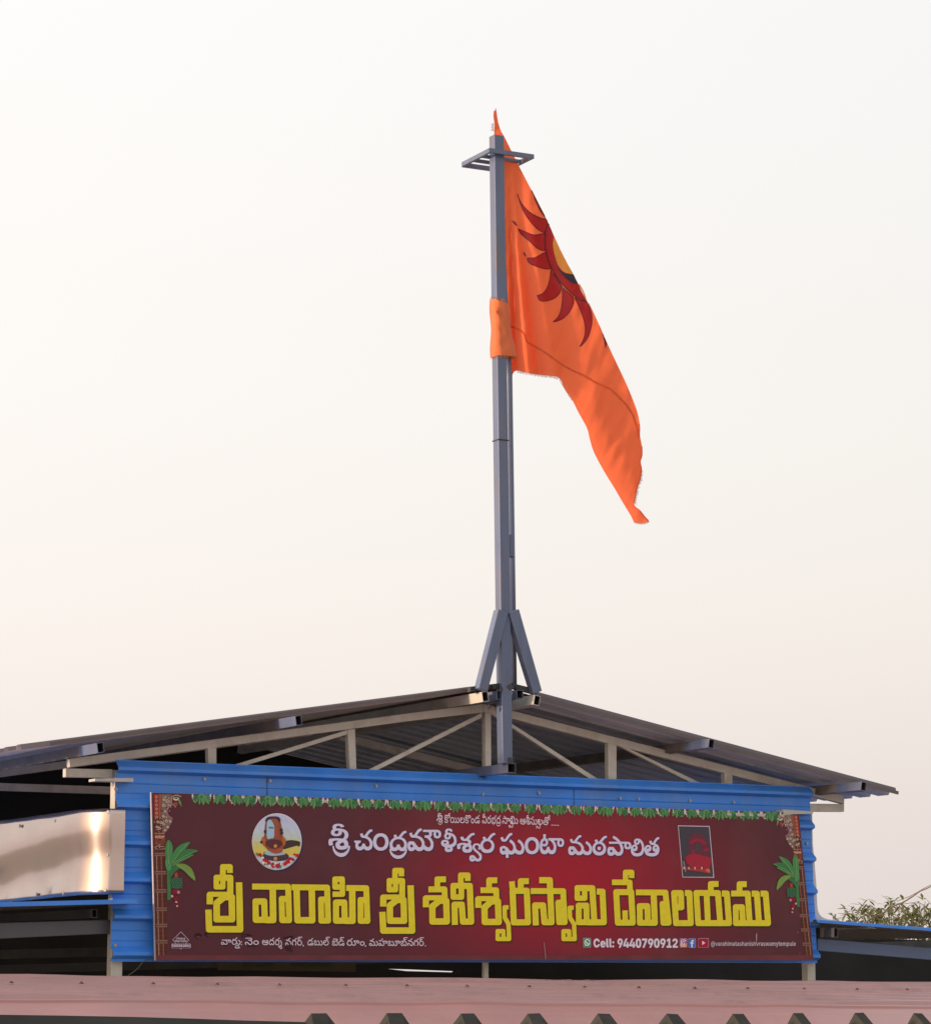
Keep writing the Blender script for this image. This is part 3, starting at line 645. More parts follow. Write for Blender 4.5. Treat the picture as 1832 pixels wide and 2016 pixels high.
# outlines of the banner lettering (twentieths of a photo pixel, delta coded; ';' letters, '/' holes)
TXT_TITLE = ('22639 37069 20 -7 23 -18 13 -20 7 -30 -22 -558 0 -32 4 -7 37 30 45 13 345 -1 13 6 650 -3 40 -8 22 -12 22 -21 12 -17 12 -43 0 -47 -52 -1185 -6 -33 -12 -25 -18 -21 -25 -17 -25 -9 -30 -4 -225 -2 -7 6 -4 222 6 6 110 3 6 6 42'
' 960 -6 7 -125 0 -6 -7 -3 -20 -72 -1192 -6 -45 -16 -33 -14 -17 -25 -18 -45 -14 -540 -7 -13 5 -65 0 -30 6 -32 19 -24 29 -10 35 2 437 7 30 12 25 25 25 25 12 38 7 295 0 27 -4 38 -17 13 -13 16 -22 10 -33 0 -140 -6 -150 7 -6 '
'70 0 8 6 68 1088 0 5 -6 6 -48 0 -6 -6 -15 -535 -6 -38 -16 -30 -19 -21 -20 -13 -45 -12 -323 0 -22 4 -28 12 -17 12 -20 23 -16 45 7 643 0 42 -4 6 -7 -6 -25 -37 -105 -163 -6 -15 -10 -270 6 -6 57 0 7 -6 0 -160 -7 -6 -157 0 -3'
'8 10 -27 23 -12 25 -5 30 18 410 14 35 145 223 19 470 -7 6 -27 0 -6 -6 -6 -220 -9 -38 -27 -30 -37 -14 -245 0 -18 4 -25 13 -15 15 -12 25 -4 20 2 295 5 47 9 23 15 17 18 12 22 7/22311 36899 -40 1 -6 -6 -3 -125 7 -7 37 0 6 7 '
'3 125/22968 36206 -67 2 -6 -7 -5 -412 6 -7 58 0 6 7 12 380 0 32/22898 35269 -67 1 -6 -6 -3 -163 7 -6 65 0 6 6 2 163;20051 37066 28 -8 21 -17 16 -27 6 -30 -27 -605 -9 -33 -132 -230 -9 -260 0 -30 6 -6 60 0 7 -6 0 -158 -7 -'
'6 -170 0 -25 8 -15 10 -18 21 -11 30 10 430 10 35 132 230 22 477 -7 7 -35 0 -6 -7 -6 -232 -10 -30 -21 -25 -20 -10 -30 -6 -227 0 -23 4 -17 6 -20 15 -14 21 -8 25 -4 332 4 20 13 25 24 21 35 11/19723 36896 -47 2 -6 -7 0 -92 2'
' -33 7 -6 40 0 6 6 3 125;16231 36776 25 -3 25 -9 31 -20 24 -33 12 -42 -63 -1783 -3 -17 -6 -5 -237 8 -7 7 0 25 59 1617 -5 4 -877 0 -7 -6 -2 -23 -22 -582 -7 -6 -240 10 -5 6 2 55 30 695 15 45 21 26 20 15 25 11 37 7;9479 367'
'26 40 -14 33 -28 19 -33 9 -45 -42 -1852 -7 -6 -242 4 -7 7 0 40 38 1670 -4 3 -955 0 -6 -6 -3 -17 -20 -623 -6 -4 -67 0 -175 8 -6 6 0 28 27 760 15 45 26 31 28 17 37 11;30249 36474 22 -6 23 -12 27 -27 13 -25 6 -25 0 -48 -90 '
'-1150 -6 -30 -13 -25 -14 -17 -26 -19 -42 -12 -215 0 -6 6 0 222 6 6 82 0 7 7 2 10 70 892 0 13 -6 6 -103 0 -8 -9 -78 -1050 -6 -30 -13 -25 -15 -18 -20 -15 -27 -11 -20 -4 -215 0 -6 6 0 222 6 6 82 0 6 7 3 12 67 898 0 5 -6 6 -'
'120 0 -6 -6 -2 -30 -68 -1013 -6 -40 -16 -30 -14 -16 -25 -17 -18 -6 -20 -4 -220 0 -6 -7 0 -127 4 -5 162 -1 7 -7 0 -217 -7 -6 -285 0 -35 6 -30 15 -16 15 -15 22 -12 43 0 262 -7 7 -205 0 -4 3 -2 218 6 6 535 0 7 6 64 928 -6 6'
' -27 0 -7 -6 -22 -500 -6 -50 -16 -30 -19 -21 -18 -12 -22 -9 -28 -5 -270 0 -32 7 -30 15 -22 22 -15 30 -7 33 13 657 6 25 12 25 15 18 23 16 22 8 23 4/29111 36244 -32 1 -7 -6 -7 -373 0 -17 6 -7 20 2 7 17 17 363 0 15;28714 36'
'474 40 -16 30 -27 17 -37 4 -20 0 -33 -83 -1152 -4 -30 -8 -25 -21 -29 -28 -19 -25 -10 -25 -4 -200 0 -6 7 0 225 6 6 78 0 6 6 65 905 0 13 -6 6 -93 0 -9 -11 -84 -1085 -8 -25 -18 -25 -21 -18 -25 -12 -32 -6 -170 0 -6 -7 0 -115'
' 4 -5 179 -1 7 -6 -2 -220 -5 -4 -307 0 -43 10 -30 20 -23 34 -10 45 0 240 -7 6 -465 -3 -42 14 -30 23 -14 20 -10 27 -4 30 2 40 74 1168 11 37 23 34 33 21 42 9/27733 36241 -139 1 -6 -6 -60 -910 -2 -35 5 -6 158 0 6 6 43 938/2'
'8213 36239 -237 1 -6 -6 -42 -903 0 -35 6 -6 205 2 6 7 73 930;27211 36474 35 -12 32 -26 14 -22 10 -38 0 -57 -54 -1143 -5 -35 -11 -30 -12 -17 -21 -20 -25 -12 -28 -7 -187 0 -7 6 0 223 7 6 50 0 9 11 43 935 -5 4 -335 0 -7 -6 '
'-2 -8 -22 -367 6 -7 133 0 37 -10 20 -12 22 -21 15 -28 7 -27 -18 -588 -4 -27 -16 -38 -21 -21 -22 -14 -35 -11 -305 0 -40 13 -29 21 -20 30 -10 37 0 35 75 1173 13 52 20 28 11 9 25 14 27 8/26686 35616 -5 2 -5 -5 -4 -12 -18 -3'
'05 5 -6 15 0 6 6 10 263 0 52;25784 36464 37 -10 20 -10 19 -18 21 -35 9 -45 -42 -1067 0 -8 6 -6 185 0 37 3 9 11 21 197 -7 6 -65 7 -35 17 -11 10 -18 25 -12 43 32 747 6 50 9 20 16 23 18 14 25 13 30 7 232 0 30 -7 30 -15 20 -'
'20 15 -27 9 -45 -2 -25 -128 -1175 -13 -48 -16 -23 -17 -15 -30 -14 -18 -4 -1177 -8 -7 7 0 215 7 6 570 2 6 7 35 902 -1 47 -5 4 -20 0 -6 -6 -20 -537 -10 -43 -20 -32 -34 -24 -35 -10 -333 0 -40 12 -22 16 -18 21 -12 25 -6 35 7'
' 670 7 35 8 20 12 17 29 23 20 10 35 6 345 -2 13 7/25373 36226 -69 2 -6 -7 -6 -412 7 -7 55 0 6 7 17 412;24916 36456 38 -9 32 -22 24 -36 8 -30 0 -58 -60 -1177 -14 -45 -39 -48 -15 -280 -6 -35 -19 -35 -31 -25 -35 -11 -70 -3 '
'-5 -4 -2 -167 7 -6 17 0 6 6 0 105 7 6 200 0 6 -6 0 -230 -6 -27 -13 -25 -22 -23 -30 -15 -20 -4 -275 0 -35 11 -25 17 -16 21 -11 28 -2 307 -4 5 -417 -1 -7 6 0 208 7 6 580 2 6 7 3 22 6 123 -5 6 -443 0 -30 6 -25 13 -29 30 -13'
' 25 -7 30 0 35 66 1197 10 38 23 32 25 18 48 14/24772 36221 -53 1 -7 -6 -7 -355 -6 -6 -190 3 -20 6 9 352 -7 6 -57 0 -8 -6 -51 -937 0 -18 6 -6 340 0 7 6 47 913 1 42;21011 36449 188 -7 11 -8 -25 -610 0 -38 6 -6 60 0 7 6 47 '
'548 4 22 11 28 26 31 38 21 32 6 298 0 50 -12 27 -20 15 -19 12 -25 7 -25 0 -70 -45 -1040 0 -15 6 -6 260 0 6 6 10 170 -1 37 -5 5 -112 12 -38 13 -17 12 -20 24 -11 22 -6 28 38 790 10 42 12 20 22 22 20 11 27 8 253 3 32 -7 30 '
'-15 20 -19 18 -33 6 -47 -65 -1228 -6 -30 -13 -27 -27 -27 -25 -13 -28 -7 -267 0 -135 -4 -4 -4 -10 -273 -7 -72 -9 -23 -19 -27 -19 -15 -25 -12 -30 -7 -427 0 -6 6 1 232 5 5 292 1 4 5 8 175 0 5 -7 6 -627 -2 -6 6 0 217 6 7 637'
' 0 7 6 40 977 -7 7 -27 0 -6 -7 -48 -555 -10 -35 -15 -22 -36 -29 -43 -12 -345 0 -42 12 -37 29 -18 32 -6 25 0 83 27 712 3 13 6 6;20799 36446 42 -14 27 -21 18 -27 12 -48 -48 -1275 -4 -17 -14 -30 -15 -18 -31 -20 -40 -11 -130'
' -2 -4 -4 0 -130 7 -7 190 0 4 -3 2 -225 -6 -6 -333 0 -30 8 -35 22 -21 28 -8 23 -4 25 0 265 -7 6 -82 0 -7 -6 -24 -248 -5 -7 -19 -2 -178 18 -20 2 -6 7 30 305 -8 40 0 27 50 1243 13 42 15 23 34 27 42 12/20648 36206 -304 2 -6'
' -7 -40 -967 0 -23 6 -6 305 0 8 6 35 958 0 32;19649 36436 22 -5 30 -15 21 -20 12 -17 12 -28 4 -20 0 -65 -30 -775 -6 -30 -16 -30 -22 -23 -20 -15 -6 -17 -10 -330 -6 -27 -13 -25 -27 -28 -25 -12 -30 -6 -170 0 -7 -7 0 -150 4 '
'-4 200 -2 6 -6 0 -218 -6 -6 -315 0 -35 5 -27 10 -20 15 -17 21 -13 28 -4 20 0 287 -6 7 -218 1 -3 5 0 215 6 6 495 0 7 6 2 8 2 100 -6 6 -615 0 -45 19 -32 30 -16 30 -6 27 0 350 6 7 228 0 7 6 11 565 7 30 9 20 12 17 21 20 30 1'
'5 28 7/19491 36186 -285 2 -6 -7 -7 -380 6 -9 187 -164 15 -8 65 5 9 9 20 530 0 17/18954 35681 -5 1 -1 -6 0 -177 3 -5 200 0 2 5 -9 9 -125 110 -43 32;17799 36429 220 -4 6 -6 -13 -568 0 -95 7 -6 35 0 6 6 40 555 10 43 25 37 3'
'1 21 38 10 355 0 27 -6 30 -15 25 -25 15 -30 6 -25 0 -70 -50 -1322 -6 -70 -8 -23 -17 -25 -20 -17 -30 -15 -32 -7 -228 -2 -20 -2 -6 -7 0 -172 6 -7 45 0 6 7 0 102 7 7 207 0 6 -7 0 -232 -4 -20 -8 -23 -14 -18 -17 -16 -33 -16 -'
'20 -4 -305 0 -27 6 -25 13 -21 20 -10 15 -13 40 -1 312 -5 4 -195 0 -23 5 -22 9 -18 12 -17 18 -15 30 -4 18 0 135 7 350 4 20 16 30 24 25 25 12 30 6 335 0 33 -6 25 -12 18 -18 12 -17 14 -40 0 -330 6 -7 72 0 20 4 6 8 43 1150 -'
'6 6 -68 0 -6 -6 -40 -555 -13 -50 -20 -28 -33 -23 -35 -10 -325 0 -38 10 -31 21 -14 17 -14 30 -7 40 15 798 6 6/18043 35221 -87 1 -6 -6 -2 -217 6 -7 87 0 7 7 0 217;17594 36419 25 -3 27 -10 34 -27 24 -43 6 -40 -22 -805 -5 -4'
'0 -13 -35 -15 -20 -35 -30 -15 -360 -7 -25 -12 -22 -25 -25 -22 -12 -45 -10 -163 0 -6 -6 0 -152 4 -5 217 -1 6 -7 0 -217 -6 -6 -342 0 -25 4 -38 16 -19 18 -14 23 -8 25 -2 302 -7 6 -227 2 -4 5 0 217 6 6 510 0 6 7 3 15 3 90 -7'
' 6 -642 0 -45 19 -15 11 -23 26 -12 28 -4 20 -2 365 6 6 237 -2 6 6 3 50 5 517 5 25 10 28 12 17 24 22 33 16 35 6/17451 36166 -300 2 -6 -7 -5 -395 9 -11 30 -25 130 -108 35 -24 87 4 7 7 2 7 15 533 0 12/16892 35669 -6 1 -1 -6'
' 0 -200 4 -5 217 0 0 6 -130 107 -47 36 -23 26;13889 36392 45 -12 30 -20 18 -21 10 -20 10 -40 -10 -1033 0 -147 7 -7 292 3 11 9 7 222 -5 4 -138 0 -30 8 -27 16 -15 15 -16 27 -8 30 5 775 3 88 8 30 14 25 19 19 17 11 35 11 310'
' 0 28 -8 27 -17 20 -21 13 -28 6 -27 0 -43 -45 -1267 -9 -40 -12 -23 -28 -27 -27 -13 -30 -6 -710 -7 -85 0 -7 6 0 220 7 6 100 0 6 6 7 845 0 185 -6 6 -45 0 -6 -6 -13 -587 -10 -45 -20 -30 -16 -15 -20 -11 -22 -8 -35 -5 -323 0 '
'-42 7 -33 14 -29 30 -13 25 -7 28 3 745 7 32 20 38 22 20 15 8 22 8 28 5 370 -3 12 10/14334 36154 -20 1 -6 -6 -6 -583 7 -6 9 6 2 28 18 495 0 60/13436 36139 -82 1 -6 -6 -3 -458 6 -6 73 0 8 11 8 353 0 100;15906 36389 43 -5 2'
'0 -8 22 -16 20 -21 9 -15 12 -48 -27 -850 -7 -27 -12 -25 -20 -24 -18 -14 -3 -7 0 -648 -6 -30 -15 -30 -25 -25 -23 -12 -37 -9 -180 -2 -4 -4 0 -165 6 -6 23 0 6 6 0 105 6 6 208 0 6 -6 0 -240 -8 -30 -17 -28 -26 -21 -28 -10 -27'
' -5 -280 3 -28 8 -31 20 -15 20 -11 28 -4 22 -1 295 -23 9 -112 0 -18 4 -32 18 -17 19 -10 20 -7 28 0 387 10 35 15 23 26 20 35 11 283 0 35 -11 20 -13 15 -17 14 -33 2 -255 6 -6 28 0 6 6 0 408 -6 6 -645 0 -50 22 -19 17 -17 25'
' -13 47 0 358 6 6 238 0 6 -6 2 -268 4 -3 215 1 1 5 -148 120 -25 16 -23 29 -14 35 -4 35 7 585 3 32 10 35 14 23 19 20 23 13 35 11 27 2/15773 36136 -292 2 -6 -7 -5 -402 149 -124 45 -36 10 -4 77 3 9 8 18 538 0 17/15461 34939'
' -35 1 -6 -6 0 -118 6 -6 33 0 6 6 0 118;12936 36376 35 -12 31 -25 17 -28 9 -35 -38 -1327 -10 -43 -21 -31 -33 -22 -40 -11 -1290 -14 -112 1 -4 5 -2 62 0 158 6 6 55 0 7 6 2 10 32 1175 6 35 8 20 16 23 34 27 27 10 30 4 595 0 '
'30 -4 25 -9 15 -9 24 -22 21 -37 7 -33 -20 -1180 6 -6 350 2 6 7 2 15 4 212 -5 4 -140 0 -30 6 -25 13 -17 14 -19 26 -10 32 -2 73 12 807 8 30 21 33 27 21 28 11/12788 36146 -22 2 -6 -7 -8 -442 0 -150 7 -7 10 0 6 7 17 575 0 17'
'/12161 36116 -327 2 -6 -7 -30 -997 0 -45 6 -7 302 3 33 3 6 6 20 1030;10761 36362 40 -8 40 -24 23 -29 16 -45 0 -192 -15 -878 0 -142 6 -6 350 2 9 11 3 228 -4 3 -143 0 -40 7 -30 15 -18 17 -18 28 -8 27 -2 48 18 775 2 62 12 4'
'0 16 23 21 18 25 12 32 6 293 0 32 -6 25 -12 22 -18 19 -33 8 -32 0 -65 -35 -1213 -2 -70 -14 -45 -28 -34 -20 -12 -50 -12 -1415 -8 -7 6 -2 8 0 212 7 6 647 3 23 3 6 6 3 55 12 997 -6 6 -68 0 -7 -6 -1 -7 -18 -603 -11 -40 -14 -'
'22 -24 -22 -20 -12 -45 -10 -360 0 -32 6 -30 15 -18 14 -20 31 -11 38 10 747 5 30 10 30 12 18 22 19 30 16 30 6 382 0 18 -4 12 16/11256 36126 -30 2 -6 -7 -2 -10 -13 -555 0 -35 6 -6 25 0 6 6 18 570 0 30/10291 36106 -97 2 -6 '
'-7 -8 -392 0 -78 6 -6 88 0 6 6 15 420 0 50;9164 36329 35 -11 32 -23 23 -36 11 -40 -15 -898 -6 -27 -12 -28 -47 -47 0 -668 -12 -40 -15 -22 -27 -23 -27 -12 -20 -4 -193 0 -6 -6 0 -178 6 -6 38 0 6 6 0 108 6 6 215 0 5 -4 1 -24'
'7 -10 -38 -17 -25 -26 -20 -28 -12 -27 -4 -305 2 -28 8 -27 18 -18 18 -14 33 -4 20 -2 317 -5 4 -157 0 -18 4 -37 21 -25 36 -9 45 3 393 8 27 14 23 24 21 35 12 292 3 40 -11 25 -16 16 -19 9 -20 7 -28 0 -242 6 -7 52 0 6 7 0 417'
' -6 6 -697 0 -28 7 -25 12 -24 20 -16 25 -14 45 0 380 7 7 237 0 6 -7 2 -287 5 -4 232 1 1 5 -183 143 -18 20 -17 35 -6 40 0 640 6 40 12 27 14 20 24 20 25 13 27 6/9001 36071 -337 1 -6 -6 0 -435 5 -7 213 -168 105 4 8 2 6 7 10'
' 562 0 35/8661 34821 -35 1 -6 -6 0 -117 6 -7 33 0 6 7 0 117;13201 35326 295 -4 35 -10 18 -12 17 -19 12 -25 7 -30 0 -42 -10 -520 -5 -60 -8 -28 -20 -30 -18 -14 -23 -11 -30 -6 -310 3 -25 8 -28 18 -14 17 -10 20 -6 25 0 348 6'
' 25 10 20 27 27 25 12 18 4 197 3 7 6 2 55 -6 6 -200 0 -73 3 -5 4 2 202 6 7/13351 34826 -52 2 -7 -7 0 -82 7 -7 50 0 6 7 0 82')
TXT_WHITE = ('18822 33927 40 -5 27 -10 23 -16 29 -36 13 -35 7 -40 0 -65 -7 -45 -21 -55 -9 -6 -17 -1 -10 -6 -43 -46 -105 -90 -44 -49 -17 -30 -7 -32 4 -25 8 -20 21 -22 33 -13 12 -1 23 5 25 13 19 25 10 38 -4 32 -15 35 3 10 39 26 20 3 13 '
'-6 15 -24 7 0 27 51 33 40 45 34 38 18 35 10 42 7 85 0 65 -13 55 -25 30 -22 33 -34 34 -60 17 -72 3 -108 -35 -82 -32 -48 -35 -32 -60 -34 -4 -9 70 -92 37 -41 35 -23 52 -12 5 -4 3 -5 -4 -58 -1 -7 -7 -8 -36 -1 -40 6 -35 13 -3'
'0 20 -52 52 -86 113 -27 25 -15 8 -15 0 -18 -16 -13 -25 -13 -42 -11 -9 -22 1 -73 25 -4 8 4 17 33 75 -5 8 -35 26 -35 39 -23 37 -20 53 -15 21 -5 1 -27 -23 -28 -13 -55 -10 -37 0 -43 6 -32 13 -30 21 -24 29 -12 25 -8 37 4 50 1'
'5 43 36 50 44 44 87 75 50 53 32 55 7 33 -1 15 -8 22 -17 23 -25 12 -18 0 -20 -7 -22 -16 -80 -88 -30 -21 -38 -11 -60 1 -22 8 -23 16 -16 18 -10 20 -7 38 0 42 7 40 24 39 22 16 23 8 50 4 32 -4 28 -11 32 -26 58 32 45 9/18595 3'
'3825 -18 -3 -14 -17 4 -11 17 -12 20 6 15 14 -5 12/19198 33462 -56 -2 -35 -11 -35 -20 -23 -24 -19 -30 -13 -33 -9 -45 13 -60 17 -35 18 -22 46 -35 30 -10 35 -6 32 1 35 9 30 15 23 17 20 21 17 28 13 35 8 42 -12 58 -29 52 -42 '
'35 -25 11;15684 33825 73 -10 57 -22 20 -9 60 -45 60 -72 34 -65 24 -80 9 -80 -9 -8 -11 -2 -5 -7 16 -45 9 -58 0 -107 -6 -38 -16 -17 -33 -65 -34 -41 -55 -43 -73 -31 -5 -8 66 -87 39 -44 28 -19 25 -10 35 -6 7 -6 -3 -68 -9 -8 '
'-43 0 -35 6 -32 12 -33 20 -51 53 -90 115 -24 22 -15 9 -17 0 -18 -14 -15 -30 -13 -40 -9 -8 -25 1 -73 25 -5 10 15 42 18 38 -1 5 -57 34 -42 36 -31 37 -33 63 -18 20 -4 35 0 105 11 67 15 43 -5 5 -25 -1 -8 8 8 78 28 90 35 65 5'
'2 61 62 47 78 32 80 11/15693 33692 -31 2 -48 -7 -55 -16 -57 -30 -49 -41 -32 -43 -23 -52 -2 -20 6 -3 32 22 35 13 73 4 42 -6 30 -11 30 -19 28 -30 7 -2 50 45 50 19 30 4 65 -2 33 -8 32 -17 6 1 1 12 -22 50 -30 40 -42 38 -65 3'
'6 -55 16/15838 33385 -19 0 -22 -8 -33 -25 -21 -35 -11 -47 -10 -9 -90 0 -8 9 -9 40 -9 20 -14 22 -15 15 -25 14 -20 5 -35 -10 -19 -16 -16 -23 -14 -60 0 -27 6 -35 12 -38 20 -37 21 -26 30 -25 47 -25 40 -11 30 -4 70 2 53 13 35'
' 18 41 35 29 43 17 45 9 47 -4 53 -12 35 -25 30;20007 33786 9 -9 -5 -135 6 -7 30 13 37 8 60 0 23 -4 30 -10 25 -13 50 -49 42 37 50 29 48 10 47 0 33 -4 42 -15 28 -17 29 -33 19 -32 11 -30 12 -63 3 -87 -14 -68 -27 -70 -38 -60'
' -35 -41 -70 -55 -28 -14 -22 2 -8 13 -26 68 6 10 68 49 27 28 31 45 22 55 9 65 -11 50 -22 38 -16 14 -20 9 -30 2 -33 -11 -37 -25 -35 -37 -21 -32 0 -35 -7 -40 -17 -60 -34 -70 -27 -38 -44 -46 -53 -40 -30 -15 -17 1 -9 8 -29 7'
'5 5 10 53 35 41 40 27 37 22 48 14 62 -2 40 -14 45 -26 33 -37 16 -20 -1 -28 -11 -37 -34 -68 -99 -7 -5 -33 -2 -35 -28 -40 -16 -45 -4 -47 8 -25 13 -30 25 -23 5 -8 8 -8 42 0 85 13 63 26 47 17 18 23 14 42 12 70 -2 43 -17 5 2 '
'3 6 -4 77 1 58 7 6/19830 33520 -16 -1 -20 -12 -11 -12 -12 -28 0 -15 10 -22 11 -13 20 -10 15 2 20 12 20 21 15 25 -1 10 -15 20 -17 14;13452 33747 62 -9 28 -11 47 -23 53 -43 62 -76 41 -85 25 -90 8 -90 -9 -9 -17 1 -33 10 -5 '
'-3 -1 -84 -10 -50 -12 -28 -19 -30 -49 -52 3 -8 50 -57 24 -50 13 -65 -2 -48 -17 -55 -22 -35 -43 -42 -55 -35 -60 -24 -75 -19 -127 -11 -63 3 -10 -5 -8 -14 -5 -20 5 -25 23 -24 40 -16 35 -1 35 9 26 17 21 27 11 7 117 -22 12 -1'
'0 -11 -20 -23 -28 -40 -31 -30 -14 -40 -11 -60 -7 -68 0 -37 5 -55 13 -45 22 -26 21 -21 30 -8 23 -1 40 5 27 15 35 -54 45 -21 38 -8 32 0 25 6 25 11 28 21 27 23 19 33 17 35 12 42 6 80 0 58 -9 50 -19 20 -13 26 -25 14 -23 10 -'
'27 4 -23 -3 -42 9 -5 32 17 26 20 29 40 10 28 4 27 -3 40 -7 30 -29 50 -22 24 -13 5 -92 0 -118 -15 -90 0 -57 5 -55 10 -95 2 -26 27 -22 45 -6 32 0 65 4 28 20 60 15 18 27 -1 100 -23 9 -9 0 -38 -19 -60 20 -33 28 -20 37 -12 48'
' -6 80 3 5 3 -1 8 -34 26 -43 49 -11 22 -7 33 0 70 10 40 19 32 39 37 53 25 62 12 98 3 47 -5 43 -9 52 -21 43 -30 27 -39 8 2 -4 30 -25 60 -35 50 -44 40 -55 33 -52 18 -70 8 -48 -6 -57 -19 -65 -40 -45 -44 -30 -45 -23 -60 -10 '
'-59 -7 -7 -30 -9 -18 -1 -7 7 8 94 23 88 40 82 51 68 65 54 68 32 77 13/13476 33322 -34 2 -45 -12 -21 -15 -12 -15 -2 -10 12 -22 30 -30 80 -51 20 12 31 31 14 23 8 30 -10 22 -20 19 -20 9/13253 32845 -41 -3 -30 -16 -12 -14 -6'
' -15 2 -35 21 -26 27 -15 55 -10 30 2 11 9 9 25 2 35 -5 20 -6 13 -18 16;25672 33730 92 -10 35 -12 40 -19 41 -32 20 -22 16 -25 19 -43 16 -80 0 -85 -18 -45 -23 -45 -36 -41 -50 -34 -35 -15 -4 -7 49 -80 40 -56 25 -19 38 -10 7'
' -7 -1 -66 -9 -8 -65 8 -25 11 -20 16 -43 51 -71 112 -28 28 -13 0 -12 -13 -11 -25 -10 -40 -9 -8 -25 2 -50 20 -7 9 6 32 19 48 14 22 25 24 28 11 72 2 53 11 -2 7 -26 8 -20 12 -27 35 -11 43 1 57 16 43 26 30 38 17 45 5 3 8 -36'
' 23 -25 10 -32 9 -48 7 -45 -3 -52 -11 -40 -16 -29 -19 4 -8 37 -5 40 -16 27 -24 19 -35 11 -55 -2 -32 -14 -45 -18 -26 -25 -19 -30 -9 -45 -2 -43 7 -30 16 -23 20 -26 38 -10 25 -13 12 -6 -7 -7 -73 -12 -57 -22 -63 -22 -45 -39 '
'-52 -32 -30 -30 -20 -45 -18 -40 -6 -63 4 -30 10 -28 22 -14 18 -11 25 -7 52 3 28 9 27 16 28 16 15 -1 5 -5 3 -50 4 -30 14 -26 21 -27 37 -7 -3 -1 -56 -15 -53 -20 -30 -29 -23 -40 -17 -40 -6 -270 -3 -10 -7 -64 -76 -56 -52 -78'
' -57 -65 -34 -17 -1 -12 9 -26 65 1 7 114 75 58 49 14 14 -2 5 -7 4 -310 0 -9 8 0 65 9 9 377 1 26 38 28 65 16 57 7 43 0 27 -6 35 -21 43 -10 10 -22 14 -20 5 -20 -2 -28 -11 -28 -24 -90 -122 -26 -30 -26 -20 -12 -4 -143 0 -15 '
'5 -24 24 -26 47 -8 38 0 95 10 47 15 33 28 32 33 19 42 8 43 0 37 -8 40 -24 38 -37 40 34 27 18 35 13 28 4 42 0 40 -7 30 -10 28 -18 25 -24 28 -50 14 -48 7 -62 0 -68 -5 -52 -11 -18 -17 -55 -23 -52 7 -9 90 0 8 9 -13 35 -4 55 '
'11 45 18 32 22 23 30 15 28 6 65 0 30 -7 20 -10 40 -32 2 8 -6 17 0 63 7 57 14 48 21 42 18 23 24 22 45 27 47 15 83 7 90 -11 62 -26 42 -34 33 -48 17 -37 11 -38 10 -63 7 0 8 63 18 53 27 45 37 36 45 28 60 21 53 9/25098 33607 '
'-36 2 -28 -4 -45 -15 -32 -21 -18 -19 -10 -20 5 -6 58 0 27 -6 28 -16 21 -22 19 -43 6 -52 -10 -55 -13 -25 -24 -25 1 -5 5 -4 45 -1 27 -10 15 -11 21 -29 9 -25 5 -33 8 -5 32 48 28 67 14 58 7 82 -17 75 -17 38 -15 22 -25 25 -22'
' 15 -28 11/24060 33572 -16 -1 -20 -11 -13 -15 -10 -23 2 -15 11 -20 13 -11 15 -7 15 2 20 11 33 43 -2 10 -19 21/25813 33425 -24 -4 -13 -11 -8 -15 0 -10 6 -10 25 -19 10 -1 15 6 27 26 -2 10 -14 15/25501 33425 -32 -2 -13 -6 -'
'6 -10 11 -20 16 -17 22 -13 15 -2 21 15 7 20 -20 25/24998 33417 -74 2 -8 -7 5 -20 12 -25 29 -27 10 -3 10 2 19 21 7 32 -3 18/24740 33355 -63 1 -12 -9 -9 -40 4 -27 10 -30 12 -16 10 -1 27 9 16 10 10 13 11 47 -8 35/25066 3320'
'0 -14 -1 -12 -12 -8 -20 -1 -22 3 -15 11 -18 12 -10 20 -6 14 11 5 48 -10 30;23629 33690 70 -16 60 -35 47 -49 29 -60 9 -30 7 -50 -1 -90 -10 -18 -21 -55 -28 -42 -34 -35 -60 -35 -6 -10 98 -126 33 -24 30 -10 25 -4 7 -6 -3 -65'
' -9 -9 -40 0 -35 6 -23 8 -32 20 -31 27 -26 30 -84 110 -37 29 -15 0 -17 -16 -11 -20 -15 -45 -9 -9 -23 1 -70 25 -4 8 4 17 31 68 0 7 -36 29 -37 41 -25 43 -15 42 -11 18 0 97 8 53 21 55 36 50 51 41 47 22 63 13/23598 33560 -51'
' -3 -33 -10 -35 -21 -23 -24 -17 -27 -14 -40 -7 -35 13 -60 14 -30 21 -28 46 -32 52 -14 30 0 30 5 28 11 35 24 17 19 20 32 13 38 6 35 -4 27 -11 38 -31 48 -43 31;23124 33680 48 -7 47 -22 31 -29 20 -32 17 -45 9 -53 2 -80 -7 -'
'70 -17 -15 -32 -60 -49 -62 -69 -54 -27 -15 -23 -2 -9 8 -28 70 7 10 40 25 33 27 44 53 17 35 11 35 6 38 -4 30 -10 30 -15 25 -22 17 -27 10 -23 -2 -30 -11 -30 -20 -23 -22 -27 -32 -5 -13 -1 -55 -6 -50 -20 -17 -29 -55 -22 -28 '
'-37 -35 -45 -29 -62 -26 -45 -11 -6 -9 61 -90 26 -32 29 -21 47 -13 8 -6 -1 -60 -5 -13 -7 -3 -30 0 -27 3 -30 11 -33 20 -44 47 -88 125 -23 22 -12 8 -13 -2 -13 -13 -15 -33 -11 -37 -8 -8 -25 2 -64 26 -3 10 20 60 22 37 25 24 2'
'5 12 20 4 82 2 73 11 45 15 57 35 32 32 28 43 18 55 4 40 -10 45 -20 32 -32 21 -17 4 -20 -2 -28 -12 -26 -23 -87 -120 -26 -30 -23 -19 -20 -7 -128 0 -12 3 -25 19 -21 29 -12 27 -8 38 0 92 4 25 15 45 29 39 23 16 27 10 33 4 60 '
